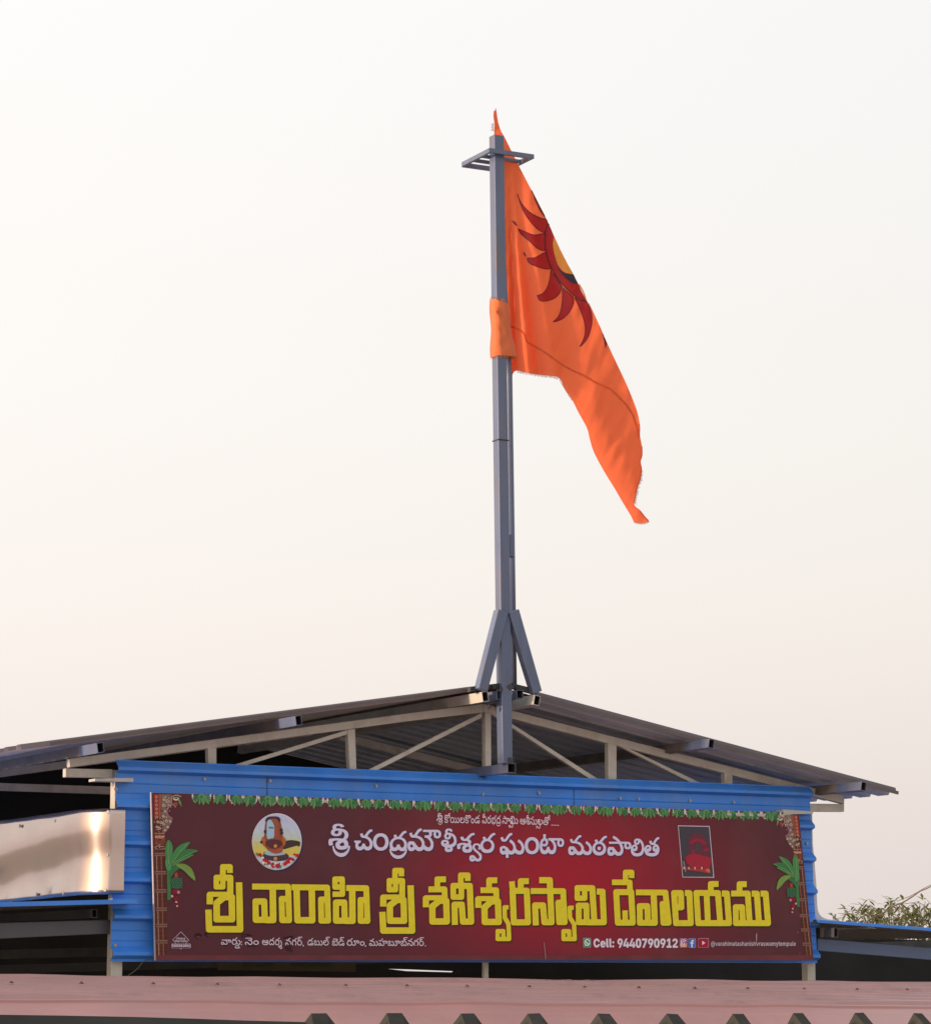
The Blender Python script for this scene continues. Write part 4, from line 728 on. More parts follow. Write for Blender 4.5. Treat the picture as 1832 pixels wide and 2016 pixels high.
'-4 42 -19 48 -44 45 38 35 19 30 8 50 2 47 -6 33 -12 25 -16 30 -32 10 -4 47 39 40 21 58 10/22518 33550 -19 -1 -15 -9 -13 -15 -11 -23 1 -12 10 -20 16 -15 12 -5 15 1 15 8 25 26 12 20 -3 10 -16 19;21729 33642 30 -2 35 -13 25'
' -18 23 -24 31 -60 18 -80 2 -143 -37 -102 -21 -40 -38 -50 2 -7 139 -1 5 8 -13 42 -4 60 4 30 15 48 21 30 31 24 22 8 53 4 37 -6 33 -14 25 -24 21 -37 11 -40 3 -50 -6 -53 -15 -45 -20 -30 -32 -26 -42 -16 -28 -4 -472 -2 -9 8 2'
' 78 7 6 52 1 23 13 25 21 40 44 35 57 22 63 9 57 -4 48 -8 30 -18 32 -19 17 -25 11 -22 -2 -28 -17 -27 -36 -12 -35 -7 -45 -4 -5 -5 -4 -80 0 -8 9 -11 57 -20 43 -21 20 -20 11 -22 5 -18 -3 -33 -23 -24 -38 -15 -50 -6 -57 8 -5 4'
'0 15 68 1 40 -10 27 -16 26 -30 17 -38 11 -60 0 -32 -11 -55 -16 -35 -22 -25 -37 -20 -9 -10 4 -142 -8 -7 -90 0 -8 9 5 145 -8 10 -41 28 -39 47 -30 65 -16 62 -9 80 0 73 12 87 22 73 19 35 33 39 28 19 32 11 53 5 60 -10 30 -17 '
'47 -48 35 38 33 22 30 11/22075 33270 -16 1 -18 -11 -12 -15 -9 -25 0 -63 15 -45 9 -7 20 4 24 13 14 20 7 25 2 40 -6 28 -13 23/21426 33247 -22 0 -22 -8 -26 -17 -7 -15 17 -47 16 -25 27 -26 28 -10 15 8 15 18 9 30 0 30 -5 22 -'
'10 18 -19 16;20949 33642 65 -7 50 -18 43 -28 42 -42 27 -40 29 -65 11 -45 10 -95 -10 -87 -13 -50 -30 -65 -35 -48 -39 -35 -45 -26 -62 -18 -63 -4 -47 3 -65 20 -58 38 -37 40 -35 55 -18 47 -14 55 -7 85 9 85 14 50 30 65 35 48 '
'46 40 55 28 57 13/20958 33520 -34 1 -27 -6 -23 -8 -30 -21 -19 -21 -24 -38 -14 -40 -9 -45 -2 -45 6 -55 14 -45 15 -30 25 -32 26 -21 30 -15 32 -8 35 1 30 10 45 30 21 25 16 28 14 35 11 50 2 40 -6 57 -23 68 -17 27 -30 30 -30 '
'18;18407 33585 62 -8 40 -15 42 -30 24 -40 8 -35 -1 -97 -6 -25 -17 -38 -40 -52 23 -50 4 -25 -2 -25 -10 -28 -16 -22 -24 -19 -37 -18 -3 -8 74 -85 44 -43 42 -23 60 -10 5 -4 3 -5 -6 -65 -9 -9 -38 0 -45 6 -30 9 -40 21 -37 29 -'
'39 39 -96 106 -40 25 -15 0 -21 -14 -19 -27 -16 -43 -9 -8 -25 1 -80 23 -7 7 17 50 17 27 25 30 28 20 37 13 28 4 47 0 48 -7 32 9 20 11 15 20 2 25 -5 18 -17 22 -10 1 -47 -16 -70 -11 -118 0 -65 13 -60 30 -32 3 -11 15 -5 28 1 '
'92 19 60 13 9 45 -6 50 -14 7 -6 2 -40 -13 -48 8 -20 16 -17 40 -18 50 -6 33 4 3 7 -24 23 -25 32 -14 35 -4 68 4 35 12 32 13 20 22 22 45 25 48 10/18396 33457 -24 0 -28 -10 -15 -12 -8 -20 11 -20 17 -19 53 -40 7 -2 13 8 21 25'
' 13 25 4 18 -6 15 -17 17 -15 9;17694 33557 33 -5 30 -10 20 -12 24 -25 9 -20 6 -28 -4 -87 7 -9 35 -14 38 -25 35 -37 17 -28 21 -60 6 -42 0 -68 -12 -65 -22 -60 -30 -50 -43 -46 -55 -38 -45 -19 -62 -13 -73 -2 -8 -7 -5 -20 2 -'
'27 13 -20 23 -14 13 -2 22 7 16 14 14 25 10 6 18 -1 60 -18 8 -10 -26 -47 -37 -33 -35 -12 -75 -4 -40 8 -33 15 -30 28 -13 25 -8 33 0 25 12 55 -35 45 -14 50 1 45 13 37 22 32 22 17 23 9 30 6 47 0 40 -8 30 -16 30 -32 15 -45 2 '
'-48 8 -5 46 40 24 38 14 30 18 75 0 60 -43 60 -41 30 -65 22 -25 4 -25 -4 -8 -10 12 -37 0 -48 -30 -52 -29 -24 -35 -14 -48 -6 -50 3 -50 14 -22 14 -23 23 -26 42 0 53 16 52 30 39 38 26 62 28 -3 92 7 33 18 27 28 22 35 13 38 7/'
'17671 33437 -14 2 -30 -8 -14 -9 -2 -10 11 -11 25 -12 22 0 25 13 12 15 -12 13/17513 33230 -14 -2 -20 -14 -12 -17 -2 -10 3 -10 14 -15 15 -9 20 -4 32 11 12 12 4 13 -21 26/17623 32985 -19 -3 -19 -17 -8 -20 0 -30 10 -20 15 -1'
'5 25 -10 20 -1 10 8 5 15 4 25 -4 28 -10 22;16874 33520 33 -3 35 -11 32 -18 22 -18 19 -25 21 -38 13 -40 7 -40 5 -115 -9 -70 -19 -17 -19 -43 -22 -35 -58 -72 4 -8 31 -27 23 -45 9 -45 0 -28 -9 -47 7 -6 70 0 7 6 -14 47 -4 55 '
'13 58 12 25 18 22 31 22 30 10 35 5 57 -4 40 -16 28 -21 22 -31 15 -45 4 -65 -6 -40 -19 -45 -29 -33 -20 -15 -27 -13 -78 -12 -527 0 -7 6 -2 75 9 9 157 0 30 3 28 13 16 22 5 23 -2 25 -8 20 -11 12 -25 10 -38 4 -90 0 -8 9 0 72 '
'3 5 5 4 55 1 65 43 39 37 22 28 19 30 18 45 14 67 -5 40 -8 30 -12 23 -19 22 -23 13 -22 6 -35 -6 -35 -16 -40 -34 -37 -45 -4 -13 0 -70 -7 -50 -18 -17 -23 -50 -39 -55 -40 -38 -52 -34 -63 -27 -50 -12 -7 -7 44 -72 56 -74 30 -2'
'1 52 -14 7 -6 -3 -73 -6 -11 -45 -2 -23 3 -30 10 -32 20 -52 55 -104 150 -19 20 -15 9 -15 -2 -16 -17 -12 -25 -15 -52 -10 -9 -27 3 -68 27 -4 9 25 75 27 45 27 24 40 15 98 2 52 7 43 11 65 30 46 36 30 37 25 48 14 47 4 55 -13 5'
'3 -20 32 -34 23 -22 6 -18 -1 -30 -12 -25 -20 -43 -56 -62 -92 -32 -36 -25 -20 -15 -5 -143 0 -10 2 -22 18 -24 28 -17 35 -10 48 0 100 6 37 18 48 29 39 23 16 32 12 30 4 68 -4 27 -9 28 -18 40 -45 7 -2 48 44 32 20 33 10 65 4 4'
'7 -7 38 -14 30 -21 37 -39 58 48 40 21 62 12/16206 33380 -19 -2 -23 -14 -15 -22 -7 -20 2 -20 9 -20 11 -12 23 -12 12 1 28 16 37 50 -7 15 -20 24/17221 32935 -19 -1 -21 -12 -12 -15 -9 -25 -2 -45 4 -20 15 -37 12 -9 25 5 23 12'
' 17 19 8 23 3 32 -7 38 -15 22;15029 33500 55 -9 68 -30 42 -32 40 -47 28 -47 27 -80 9 -60 0 -70 -9 -60 -27 -80 -28 -48 -40 -46 -62 -43 -48 -19 -57 -10 -80 0 -63 12 -62 30 -33 25 -28 29 -25 32 -25 45 -24 73 -9 55 0 77 12 6'
'8 24 70 28 47 40 47 42 32 60 28 68 12/15011 33377 -37 2 -50 -13 -35 -21 -21 -20 -26 -40 -16 -38 -13 -77 0 -33 9 -52 13 -38 21 -37 21 -24 25 -20 35 -17 35 -8 32 0 25 6 28 10 32 22 26 26 19 30 16 37 11 48 2 55 -6 47 -14 45'
' -15 30 -20 28 -34 29 -30 15;14492 33490 42 -7 48 -22 35 -34 20 -32 15 -38 11 -65 0 -112 -6 -43 -20 -17 -16 -35 -29 -45 -53 -52 -35 -24 -45 -23 -5 -9 81 -112 32 -36 37 -23 43 -9 5 -4 3 -6 -4 -65 -9 -11 -65 4 -38 13 -30 1'
'9 -52 55 -88 123 -22 22 -18 11 -15 -2 -18 -19 -24 -67 -10 -9 -20 1 -70 25 -8 10 28 78 15 22 22 25 20 12 23 8 77 8 60 20 53 32 34 33 19 25 28 57 13 70 -7 38 -9 25 -14 20 -17 14 -20 9 -25 6 -32 -10 -25 -17 -19 -22 -12 -25 '
'-11 -48 -6 -6 -87 -2 -11 8 -4 25 -13 38 -22 31 -23 16 -27 10 -30 -3 -20 -11 -16 -18 -12 -25 1 -20 16 -35 16 -19 30 -21 35 -12 7 -8 2 -65 -4 -5 -5 -4 -240 0 -9 9 2 67 7 7 42 0 7 8 -14 40 -4 35 3 70 8 38 11 27 17 28 35 31 '
'30 14 35 9 57 2 33 -4 52 -21 50 -46 40 39 33 19 40 11;23607 33482 20 -10 14 -20 5 -22 -2 -71 -10 -8 -111 1 -7 13 0 67 9 30 14 14 15 6;19874 33150 38 -14 41 -34 44 -57 60 -90 25 -29 27 -18 45 -12 8 -6 -1 -63 -2 -12 -7 -8 '
'-33 -1 -27 4 -30 10 -33 20 -26 25 -26 32 -93 138 -17 17 -15 9 -13 -1 -16 -18 -12 -25 -12 -47 -10 -9 -25 3 -66 28 -3 8 2 10 23 65 14 25 23 27 22 15 25 8')
TXT_BLESS = ('21218 32634 14 -4 12 -7 15 -27 10 -52 -1 -53 29 -9 14 -9 17 -19 14 -31 5 -34 0 -28 -7 -37 -15 -33 -27 -28 -4 2 -9 29 21 22 12 24 6 33 -2 20 -5 21 -12 20 -14 11 -23 8 -7 -3 -11 -40 -14 -37 14 -23 5 -22 -2 -34 -10 -21 -17 '
'-13 -17 -1 -13 6 -17 14 -20 -19 -3 3 -9 23 20 25 -5 24 -1 35 3 24 8 32 13 27 16 16 16 11 27 11 1 59 -5 25 -8 19 -9 7 -11 1 -8 -3 -11 -11 -36 -56 -18 -9 -17 3 -13 12 -6 15 -3 25 5 32 8 23 18 -9 -7 -34 0 -20 6 -14 9 -1 11 '
'10 35 56 17 11/21233 32450 -22 -13 -15 -19 -9 -27 -1 -21 26 10 20 51 4 17/21225 32340 -5 0 -23 -37 5 -7 7 -5 13 1 9 13 1 16;20148 32596 20 -7 11 -11 11 -24 5 -26 -4 -48 -10 -32 -13 -25 2 -5 3 -1 23 26 21 9 20 -2 12 -6 14'
' -14 9 -15 29 30 22 8 29 -5 20 -19 13 -38 2 -45 -9 -45 -18 -36 -14 -19 -24 -21 -4 2 -9 28 2 5 21 19 14 19 11 25 4 22 0 33 -6 23 -14 15 -12 2 -10 -2 -22 -15 -17 -25 0 -55 -5 -37 -8 -34 -15 -37 -27 -43 -29 -26 -32 -12 -22 '
'1 -19 9 -12 14 -6 24 0 16 6 25 -23 12 -21 30 -15 -27 -21 -13 -22 -4 -75 0 -7 -2 -42 -56 -33 -29 -14 -7 -10 31 38 32 24 28 -102 1 -3 3 0 28 3 3 121 2 13 27 8 30 5 33 -1 32 -6 21 -11 13 -14 4 -14 -3 -16 -16 -42 -70 -17 -10'
' -21 2 -14 12 -7 10 -8 32 2 35 12 39 4 2 21 -12 -10 -25 -4 -31 5 -22 10 -8 8 1 8 9 34 61 20 21 17 7 16 1 15 -4 15 -10 16 -28 7 -35 -3 -58 -15 -57 4 -3 40 0 2 3 -6 23 0 19 11 31 15 13 19 4 19 -6 16 -20 4 0 3 15 13 26 0 39'
' 9 29 12 14 10 6 19 2 14 -4 3 2 15 30 6 29 0 18 -6 24 -12 13 -15 1 -17 -9 -30 -45 -16 -17 -13 -6 -20 3 -15 14 -8 17 -2 24 7 29 16 18 23 4 19 -10 15 -18 25 24 16 5/20062 32565 -14 -2 -8 -15 3 -22 11 -9 13 4 13 20 -7 15/20'
'226 32416 -13 -1 -13 -9 -31 -53 11 -38 1 -26 -6 -28 -10 -21 11 -12 7 -15 5 -36 22 23 20 33 14 38 8 38 3 54 -5 28 -9 18/20121 32415 -9 -6 -2 -9 12 13/20152 32396 -4 0 -24 -28 -7 -9 1 -4 14 -1 9 7 14 23/20101 32329 -4 0 -4'
' -8 -6 -21 6 -29 6 -9 12 -7 12 -2 11 3 12 9 8 15 2 30 -4 15 -3 3 -15 -8 -15 -1/20032 32315 -16 -2 -10 -15 0 -25 4 -14 6 -6 18 6 10 15 0 26 -4 9/20150 32211 -9 0 -8 -5 -6 -21 3 -10 7 -9 16 -4 9 4 2 27 -5 12;19623 32543 14'
' -3 17 -9 17 -15 12 -16 13 -30 6 -25 1 -22 -2 -1 -7 8 -8 35 -19 26 -28 15 -28 3 -28 -7 -18 -13 -16 -23 -10 -37 -8 -6 0 21 7 29 10 22 12 18 19 18 15 8;21974 32525 14 -7 5 -14 -6 -14 -15 -5 -14 6 -6 14 6 14;21909 32523 14 '
'-7 5 -15 -6 -13 -14 -6 -14 6 -6 16 7 14;21847 32519 11 -5 6 -15 -6 -14 -15 -6 -14 6 -6 15 6 14;21782 32517 11 -6 6 -15 -6 -13 -15 -6 -14 6 -5 15 6 13;21717 32514 12 -6 6 -14 -8 -15 -14 -5 -14 7 -5 14 7 14;21493 32494 19 '
'-4 24 -12 19 -22 10 -20 7 -27 2 -45 -7 -31 -16 -30 -17 -19 -23 -16 -30 -3 -9 -4 -8 -12 0 -24 10 -13 18 -2 14 10 11 30 19 2 3 -2 4 -19 8 -13 10 -6 8 0 3 3 -6 35 5 25 6 13 9 9 12 6 15 1 15 -6 9 -9 7 -15 3 -16 -2 -37 -13 -2'
'6 -13 -10 -20 -6 -4 -13 4 -16 13 -8 14 4 11 17 19 -7 -2 -10 -7 -16 -7 -9 -13 -7 -18 -2 -20 9 -13 22 -2 33 -20 4 -10 5 -16 22 -20 -25 -10 -4 -17 -2 -14 3 -11 8 -14 24 -3 20 1 19 6 23 8 11 20 13 32 2 11 5 -18 10 -9 12 -6 2'
'3 0 20 7 26 15 16 8 4 14 1 20 -8 -10 23 -11 12 -29 14 -34 2 -26 -5 -21 -12 -15 -16 -7 -15 2 -2 15 4 17 -2 20 -15 8 -16 3 -15 -3 -37 -8 -15 -8 -9 -10 -5 -17 -1 -21 10 -17 27 -7 31 0 29 8 36 11 23 14 15 26 17 33 8/21532 32'
'384 -11 0 -7 -4 -8 -19 4 -20 14 -9 17 7 10 17 -7 19/21417 32381 -19 -3 -7 -5 -1 -8 5 -17 6 -9 8 -7 12 -3 11 7 5 18 -5 19/21615 32274 -17 -2 -9 -14 0 -24 5 -19 4 -3 18 5 8 13 1 29 -4 10;19429 32489 3 -3 -1 -57 -3 -3 -15 0'
' -3 3 -1 56 3 4;21097 32484 20 -11 15 -24 8 -34 1 -31 -6 -40 -13 -34 -21 -32 -22 -21 -4 3 -9 29 20 19 17 25 9 21 4 24 0 31 -3 17 -6 13 -9 8 -15 2 -11 -3 -24 -23 -8 -14 -1 -46 -13 -47 -18 -32 -30 -30 -3 2 -9 30 23 23 13 2'
'0 13 41 -1 44 -5 17 -8 11 -8 4 -10 1 -16 -8 -12 -15 -30 -56 -16 -17 -11 -4 -12 1 -13 7 -10 14 -6 15 -3 26 4 39 11 29 21 -10 -10 -35 -1 -32 5 -15 12 -5 11 9 36 68 21 20 13 4 26 -3 17 -13 13 -19 14 19 16 13 15 5;17326 3247'
'9 18 -3 14 -6 24 -17 13 -17 12 -22 7 -26 0 -18 -2 -1 -7 9 -8 28 -16 22 -23 15 -19 5 -18 1 -30 -6 -22 -14 -17 -20 -8 -31 -9 -8 0 18 7 26 11 22 13 17 25 17 13 6;20802 32476 15 -6 10 -11 9 -28 1 -16 -4 -31 -19 -39 19 -42 4 '
'-35 -1 -22 -8 -28 -20 -30 -25 -14 -31 -3 -5 -3 -2 -12 2 -11 10 -12 16 1 14 19 16 -5 3 -4 -6 -19 -10 -14 -13 -7 -18 -2 -20 9 -13 22 -2 28 3 19 -9 14 -6 20 3 35 8 19 13 10 12 3 18 -3 12 -10 7 -15 4 -18 -2 -21 4 -3 11 12 8 '
'18 4 32 -4 22 -10 25 -6 6 -21 -11 -19 -4 -25 2 -12 6 -11 11 -8 15 -4 35 5 33 4 2 19 -10 -5 -27 2 -14 8 -13 19 -8 28 6 2 4 -16 18 -12 27 -2 27 3 18 8 16 10 11 17 7/20794 32444 -12 -2 -8 -7 -4 -25 9 -22 18 -20 8 11 5 14 3 '
'23 -5 19 -6 6/20754 32250 -7 0 -9 -6 -4 -11 0 -12 8 -16 17 -4 7 7 1 25 -4 11;20599 32471 22 -4 21 -9 14 -14 11 -19 4 -21 0 -20 -8 -26 9 -19 4 -23 -1 -25 -7 -21 -12 -17 -19 -9 -24 3 -16 14 -8 17 -2 30 6 21 17 21 -67 1 -2 '
'29 3 3 72 3 26 -8 4 6 1 16 -10 19 -15 10 -34 8 -26 -1 -20 -5 -23 -11 -16 -16 -10 -20 -6 -31 17 6 15 0 22 -8 11 -20 5 -30 -3 -27 -10 -20 -16 -11 -11 -2 -15 4 -13 8 -10 15 -8 18 -6 27 -1 43 11 52 16 27 30 24 37 12/20643 32'
'339 -4 1 -16 -12 -11 -17 0 -21 11 -13 9 -1 10 4 8 15 1 25/20517 32328 -16 -2 -13 -10 8 -28 6 -9 11 -6 14 4 7 17 -3 22;19666 32441 10 -4 9 -8 13 -26 6 -32 0 -46 -6 -35 -15 -37 -15 -21 -22 -17 27 -54 10 -10 16 -7 -2 -29 -3'
' -3 -15 4 -16 14 -33 64 -14 17 -7 0 -7 -7 -9 -32 -20 11 8 37 -23 24 -10 19 -10 27 -6 36 0 38 4 25 8 25 14 19 18 8 18 -4 11 -9 14 -22 9 18 10 11 13 6/19663 32405 -14 -1 -9 -9 -6 -10 -5 -29 -3 -3 -18 2 -8 35 -12 13 -6 2 -1'
'0 -2 -11 -12 -6 -30 0 -35 3 -22 14 -34 10 -12 12 -8 15 -4 19 0 14 4 17 13 12 20 10 42 0 43 -6 25;19473 32438 14 -7 14 -18 9 -29 4 -36 -4 -40 -8 -30 -11 -24 -18 -28 36 -68 8 -8 18 -9 -1 -26 -5 -6 -15 4 -14 13 -38 70 -9 11'
' -7 2 -7 -5 -11 -34 -20 11 6 30 8 17 9 9 16 7 12 11 17 25 8 21 6 27 0 38 -6 23 -8 10 -17 4 -13 -7 -9 -16 -5 -27 -4 -4 -17 2 -8 33 -11 14 -19 4 -13 -7 -7 -21 5 -21 10 -12 36 -28 9 -18 4 -24 -3 -28 -9 -19 -9 -10 -15 -6 -14'
' 0 -15 5 -10 8 -6 10 -6 22 0 25 6 17 17 -10 -2 -14 2 -15 10 -13 8 -2 13 2 8 8 3 10 -4 24 -14 14 -27 19 -16 26 -3 15 0 26 5 20 7 15 19 15 26 1 16 -9 18 -24 10 18 11 12 14 5;19243 32435 18 -3 23 -17 13 -21 8 -24 5 -30 0 -3'
'1 -5 -33 -13 -35 -26 -31 28 -55 10 -10 16 -7 -1 -29 -3 -3 -18 5 -15 14 -35 66 -11 14 -8 0 -6 -7 -9 -31 -21 11 10 40 -15 21 -14 32 -5 35 2 52 11 36 14 21 21 15/19250 32399 -23 -1 -17 -12 -12 -21 -7 -32 0 -28 9 -37 16 -21 '
'18 -8 22 4 16 15 11 25 4 26 -1 36 -8 28 -12 18;19104 32433 12 -4 13 -10 14 -29 7 -54 -5 -70 -15 -57 -14 -33 -14 -23 -20 -22 -14 -10 -16 -7 -20 -1 -4 -3 -1 -21 10 -13 15 0 14 19 15 -6 2 -4 -8 -21 -9 -12 -14 -7 -13 -1 -18 '
'9 -13 21 -2 32 3 17 -11 22 -3 16 4 37 15 21 14 5 13 -2 11 -7 9 -14 5 -21 1 -20 5 1 11 13 19 34 16 45 8 47 -1 63 -7 22 -5 7 -14 6 -11 -3 -14 -14 -21 -42 -18 -29 -14 -9 -14 0 -17 10 -11 19 -4 20 1 36 11 30 16 14 14 2 14 -5'
' 23 -29 23 28 12 6/19020 32398 -8 0 -8 -5 -8 -18 1 -25 6 -12 9 -4 14 7 13 25 -7 22/19034 32193 -8 -1 -7 -6 -4 -21 3 -10 6 -9 14 -3 7 5 2 22 -4 16;18841 32430 15 -4 13 -11 12 -27 2 -24 -4 -25 -7 -15 -11 -12 -10 -4 -17 -1 '
'-20 12 -11 20 -2 42 -8 -13 -4 -25 -21 -2 -10 37 -7 10 -12 5 -13 -3 -10 -11 -6 -23 -1 -27 4 -35 7 -20 11 -18 22 -16 31 -7 18 2 25 11 20 17 4 -2 10 -27 -46 -33 32 -55 25 -13 -1 -23 -4 -9 -18 4 -15 13 -42 72 -9 8 -9 1 -6 -5'
' -11 -34 -21 10 7 38 -24 20 -16 22 -11 26 -7 40 0 38 6 32 8 20 15 17 14 5 25 -3 12 -10 13 -20 13 18 15 11 16 5/18842 32396 -15 -1 -6 -17 3 -27 7 -7 8 -3 15 6 6 18 -4 20;18603 32426 25 -7 11 -9 12 -17 9 -25 5 -45 -6 -37 -'
'15 -32 -10 -11 -15 -10 -26 -4 -24 10 -19 22 -11 28 -4 46 7 39 15 30 21 18/18605 32391 -14 -1 -16 -10 -11 -20 -4 -19 0 -28 6 -24 11 -16 19 -9 15 2 13 9 9 15 7 25 0 28 -7 25 -11 16;18387 32423 29 -9 17 -18 9 -28 -3 -42 -10'
' -20 -16 -12 -20 -6 -35 -5 -15 -6 -8 -11 0 -20 6 -10 11 -6 26 -3 23 9 9 12 7 17 20 -6 3 -5 -12 -33 -15 -17 -20 -9 -34 -2 -15 -6 -7 -18 2 -16 10 -14 19 -2 14 11 11 30 19 1 8 -23 9 -13 13 -5 11 1 2 2 -5 20 0 24 6 24 8 11 1'
'2 8 23 2 15 -8 10 -13 6 -21 1 -24 -3 -19 -7 -17 -12 -13 -12 -6 -33 -5 -32 2 -13 7 -16 21 -19 -24 -10 -5 -18 -2 -15 4 -9 6 -14 21 -4 19 0 20 3 17 8 19 -9 16 -6 23 0 20 6 23 9 13 12 8 59 12 11 5 10 14 2 16 -4 12 -7 9 -19 7'
' -20 0 -18 -7 -12 -11 -12 -27 -21 9 1 14 11 26 18 19 20 10/18497 32200 -14 -1 -10 -13 -2 -23 6 -20 4 -4 17 5 10 14 2 12 -2 16 -4 9;18213 32419 24 -7 19 -13 12 -14 9 -17 7 -22 5 -33 -2 -30 -6 -32 -19 -36 -16 -17 -7 -5 -3 '
'1 -10 30 22 24 11 23 5 22 0 26 -5 21 -14 25 -21 14 -22 5 -14 0 -20 -5 -19 -12 -13 -18 -9 -25 -2 -23 2 -1 15 7 15 1 20 -9 7 -8 7 -15 4 -16 0 -25 -6 -22 -12 -16 -19 -8 -16 3 -20 17 -16 36 -5 30 0 34 7 39 16 35 20 21 29 13/'
'18155 32276 -17 -1 -12 -10 3 -19 6 -12 17 -12 7 0 8 6 5 17 -3 20 -6 8;18031 32416 18 -6 18 -20 8 -22 5 -25 0 -37 -7 -36 -12 -30 -22 -32 -20 -18 -5 1 -9 30 24 23 13 20 10 25 4 29 -1 26 -5 20 -11 13 -13 5 -13 -3 -11 -7 -22'
' -28 -3 -8 -1 -45 -13 -43 -18 -32 -29 -29 -4 3 -9 29 23 22 14 20 9 24 5 24 0 29 -5 21 -10 15 -11 5 -14 0 -10 -5 -17 -18 -11 -17 0 -56 -5 -28 -11 -31 -19 -25 -23 -12 -27 -3 -25 10 -20 20 -11 20 -7 21 -4 29 0 34 4 27 9 25 '
'15 23 12 9 29 11 29 -3 21 -12 23 -27 26 33 17 10 13 2 24 -7 10 -7 15 -22 28 30 15 6/17809 32378 -21 -2 -21 -12 -13 -23 -5 -25 0 -37 7 -29 13 -19 9 -7 15 -5 21 3 18 12 13 22 7 34 -1 31 -7 28 -15 19;17578 32409 29 -10 16 -'
'19 7 -26 -3 -41 -12 -22 -14 -10 -23 -7 -35 -4 -11 -5 -9 -12 0 -20 5 -9 8 -6 26 -5 16 3 11 7 17 29 20 -7 2 -4 -10 -28 -16 -22 -19 -8 -39 -4 -12 -5 -7 -19 2 -16 10 -13 11 -3 10 2 15 16 8 24 18 1 15 -33 9 -7 16 -1 3 4 -5 20'
' 0 24 4 15 7 15 19 13 17 1 13 -5 11 -11 7 -16 4 -20 -4 -34 -5 -13 -11 -14 -10 -7 -20 -6 -3 -18 5 -12 13 -7 12 4 12 18 19 -8 -10 -27 -18 -14 -22 -1 -16 7 -8 8 -7 15 -2 34 -31 5 -11 9 -10 17 -20 -25 -25 -6 -16 3 -13 8 -14 '
'23 -3 35 3 17 9 20 -9 15 -7 23 0 20 6 21 8 14 15 10 56 11 14 6 8 13 2 16 -9 20 -10 6 -15 3 -21 -2 -14 -6 -11 -12 -12 -25 -20 9 1 15 10 25 19 19 22 10/17683 32188 -14 -3 -9 -15 -1 -21 5 -19 4 -4 18 4 9 14 2 12 -2 18 -4 9;'
'17352 32393 21 -4 20 -10 12 -13 9 -20 1 -26 -7 -22 -9 -17 -20 -21 20 -25 11 -22 5 -20 0 -25 -12 -34 -17 -20 -17 -11 -40 -14 -56 -4 -3 -10 1 -12 8 -9 10 -5 18 -1 10 3 19 19 28 -8 3 -3 -14 -22 -17 -12 -28 -7 -24 1 -28 11 -'
'17 19 -4 12 0 17 6 20 -18 18 -7 20 0 15 5 18 10 13 22 13 16 3 32 -3 16 -8 15 -17 5 -16 0 -25 2 -3 22 13 12 19 4 15 -3 33 -13 23 -13 13 -32 -10 -34 -5 -35 2 -28 9 -13 10 -12 16 -7 22 2 20 10 27 29 -7 4 -5 -6 -17 0 -15 4 -'
'11 8 -9 14 -6 25 -3 40 5 0 4 -21 17 -20 24 -5 16 2 25 11 20 18 14 21 7/17352 32359 -16 0 -14 -3 -8 -7 -5 -11 0 -14 5 -10 9 -10 28 -22 17 17 9 26 -4 21 -7 8/17285 32166 -13 1 -14 -6 -7 -11 0 -12 5 -10 8 -6 22 -5 12 1 7 13'
' -1 19 -5 10;20909 32284 13 -6 15 -15 36 -64 10 -8 15 -6 -3 -32 -17 3 -16 12 -40 70 -11 11 -8 1 -7 -5 -10 -33 -3 -1 -20 10 4 23 12 27 13 11')
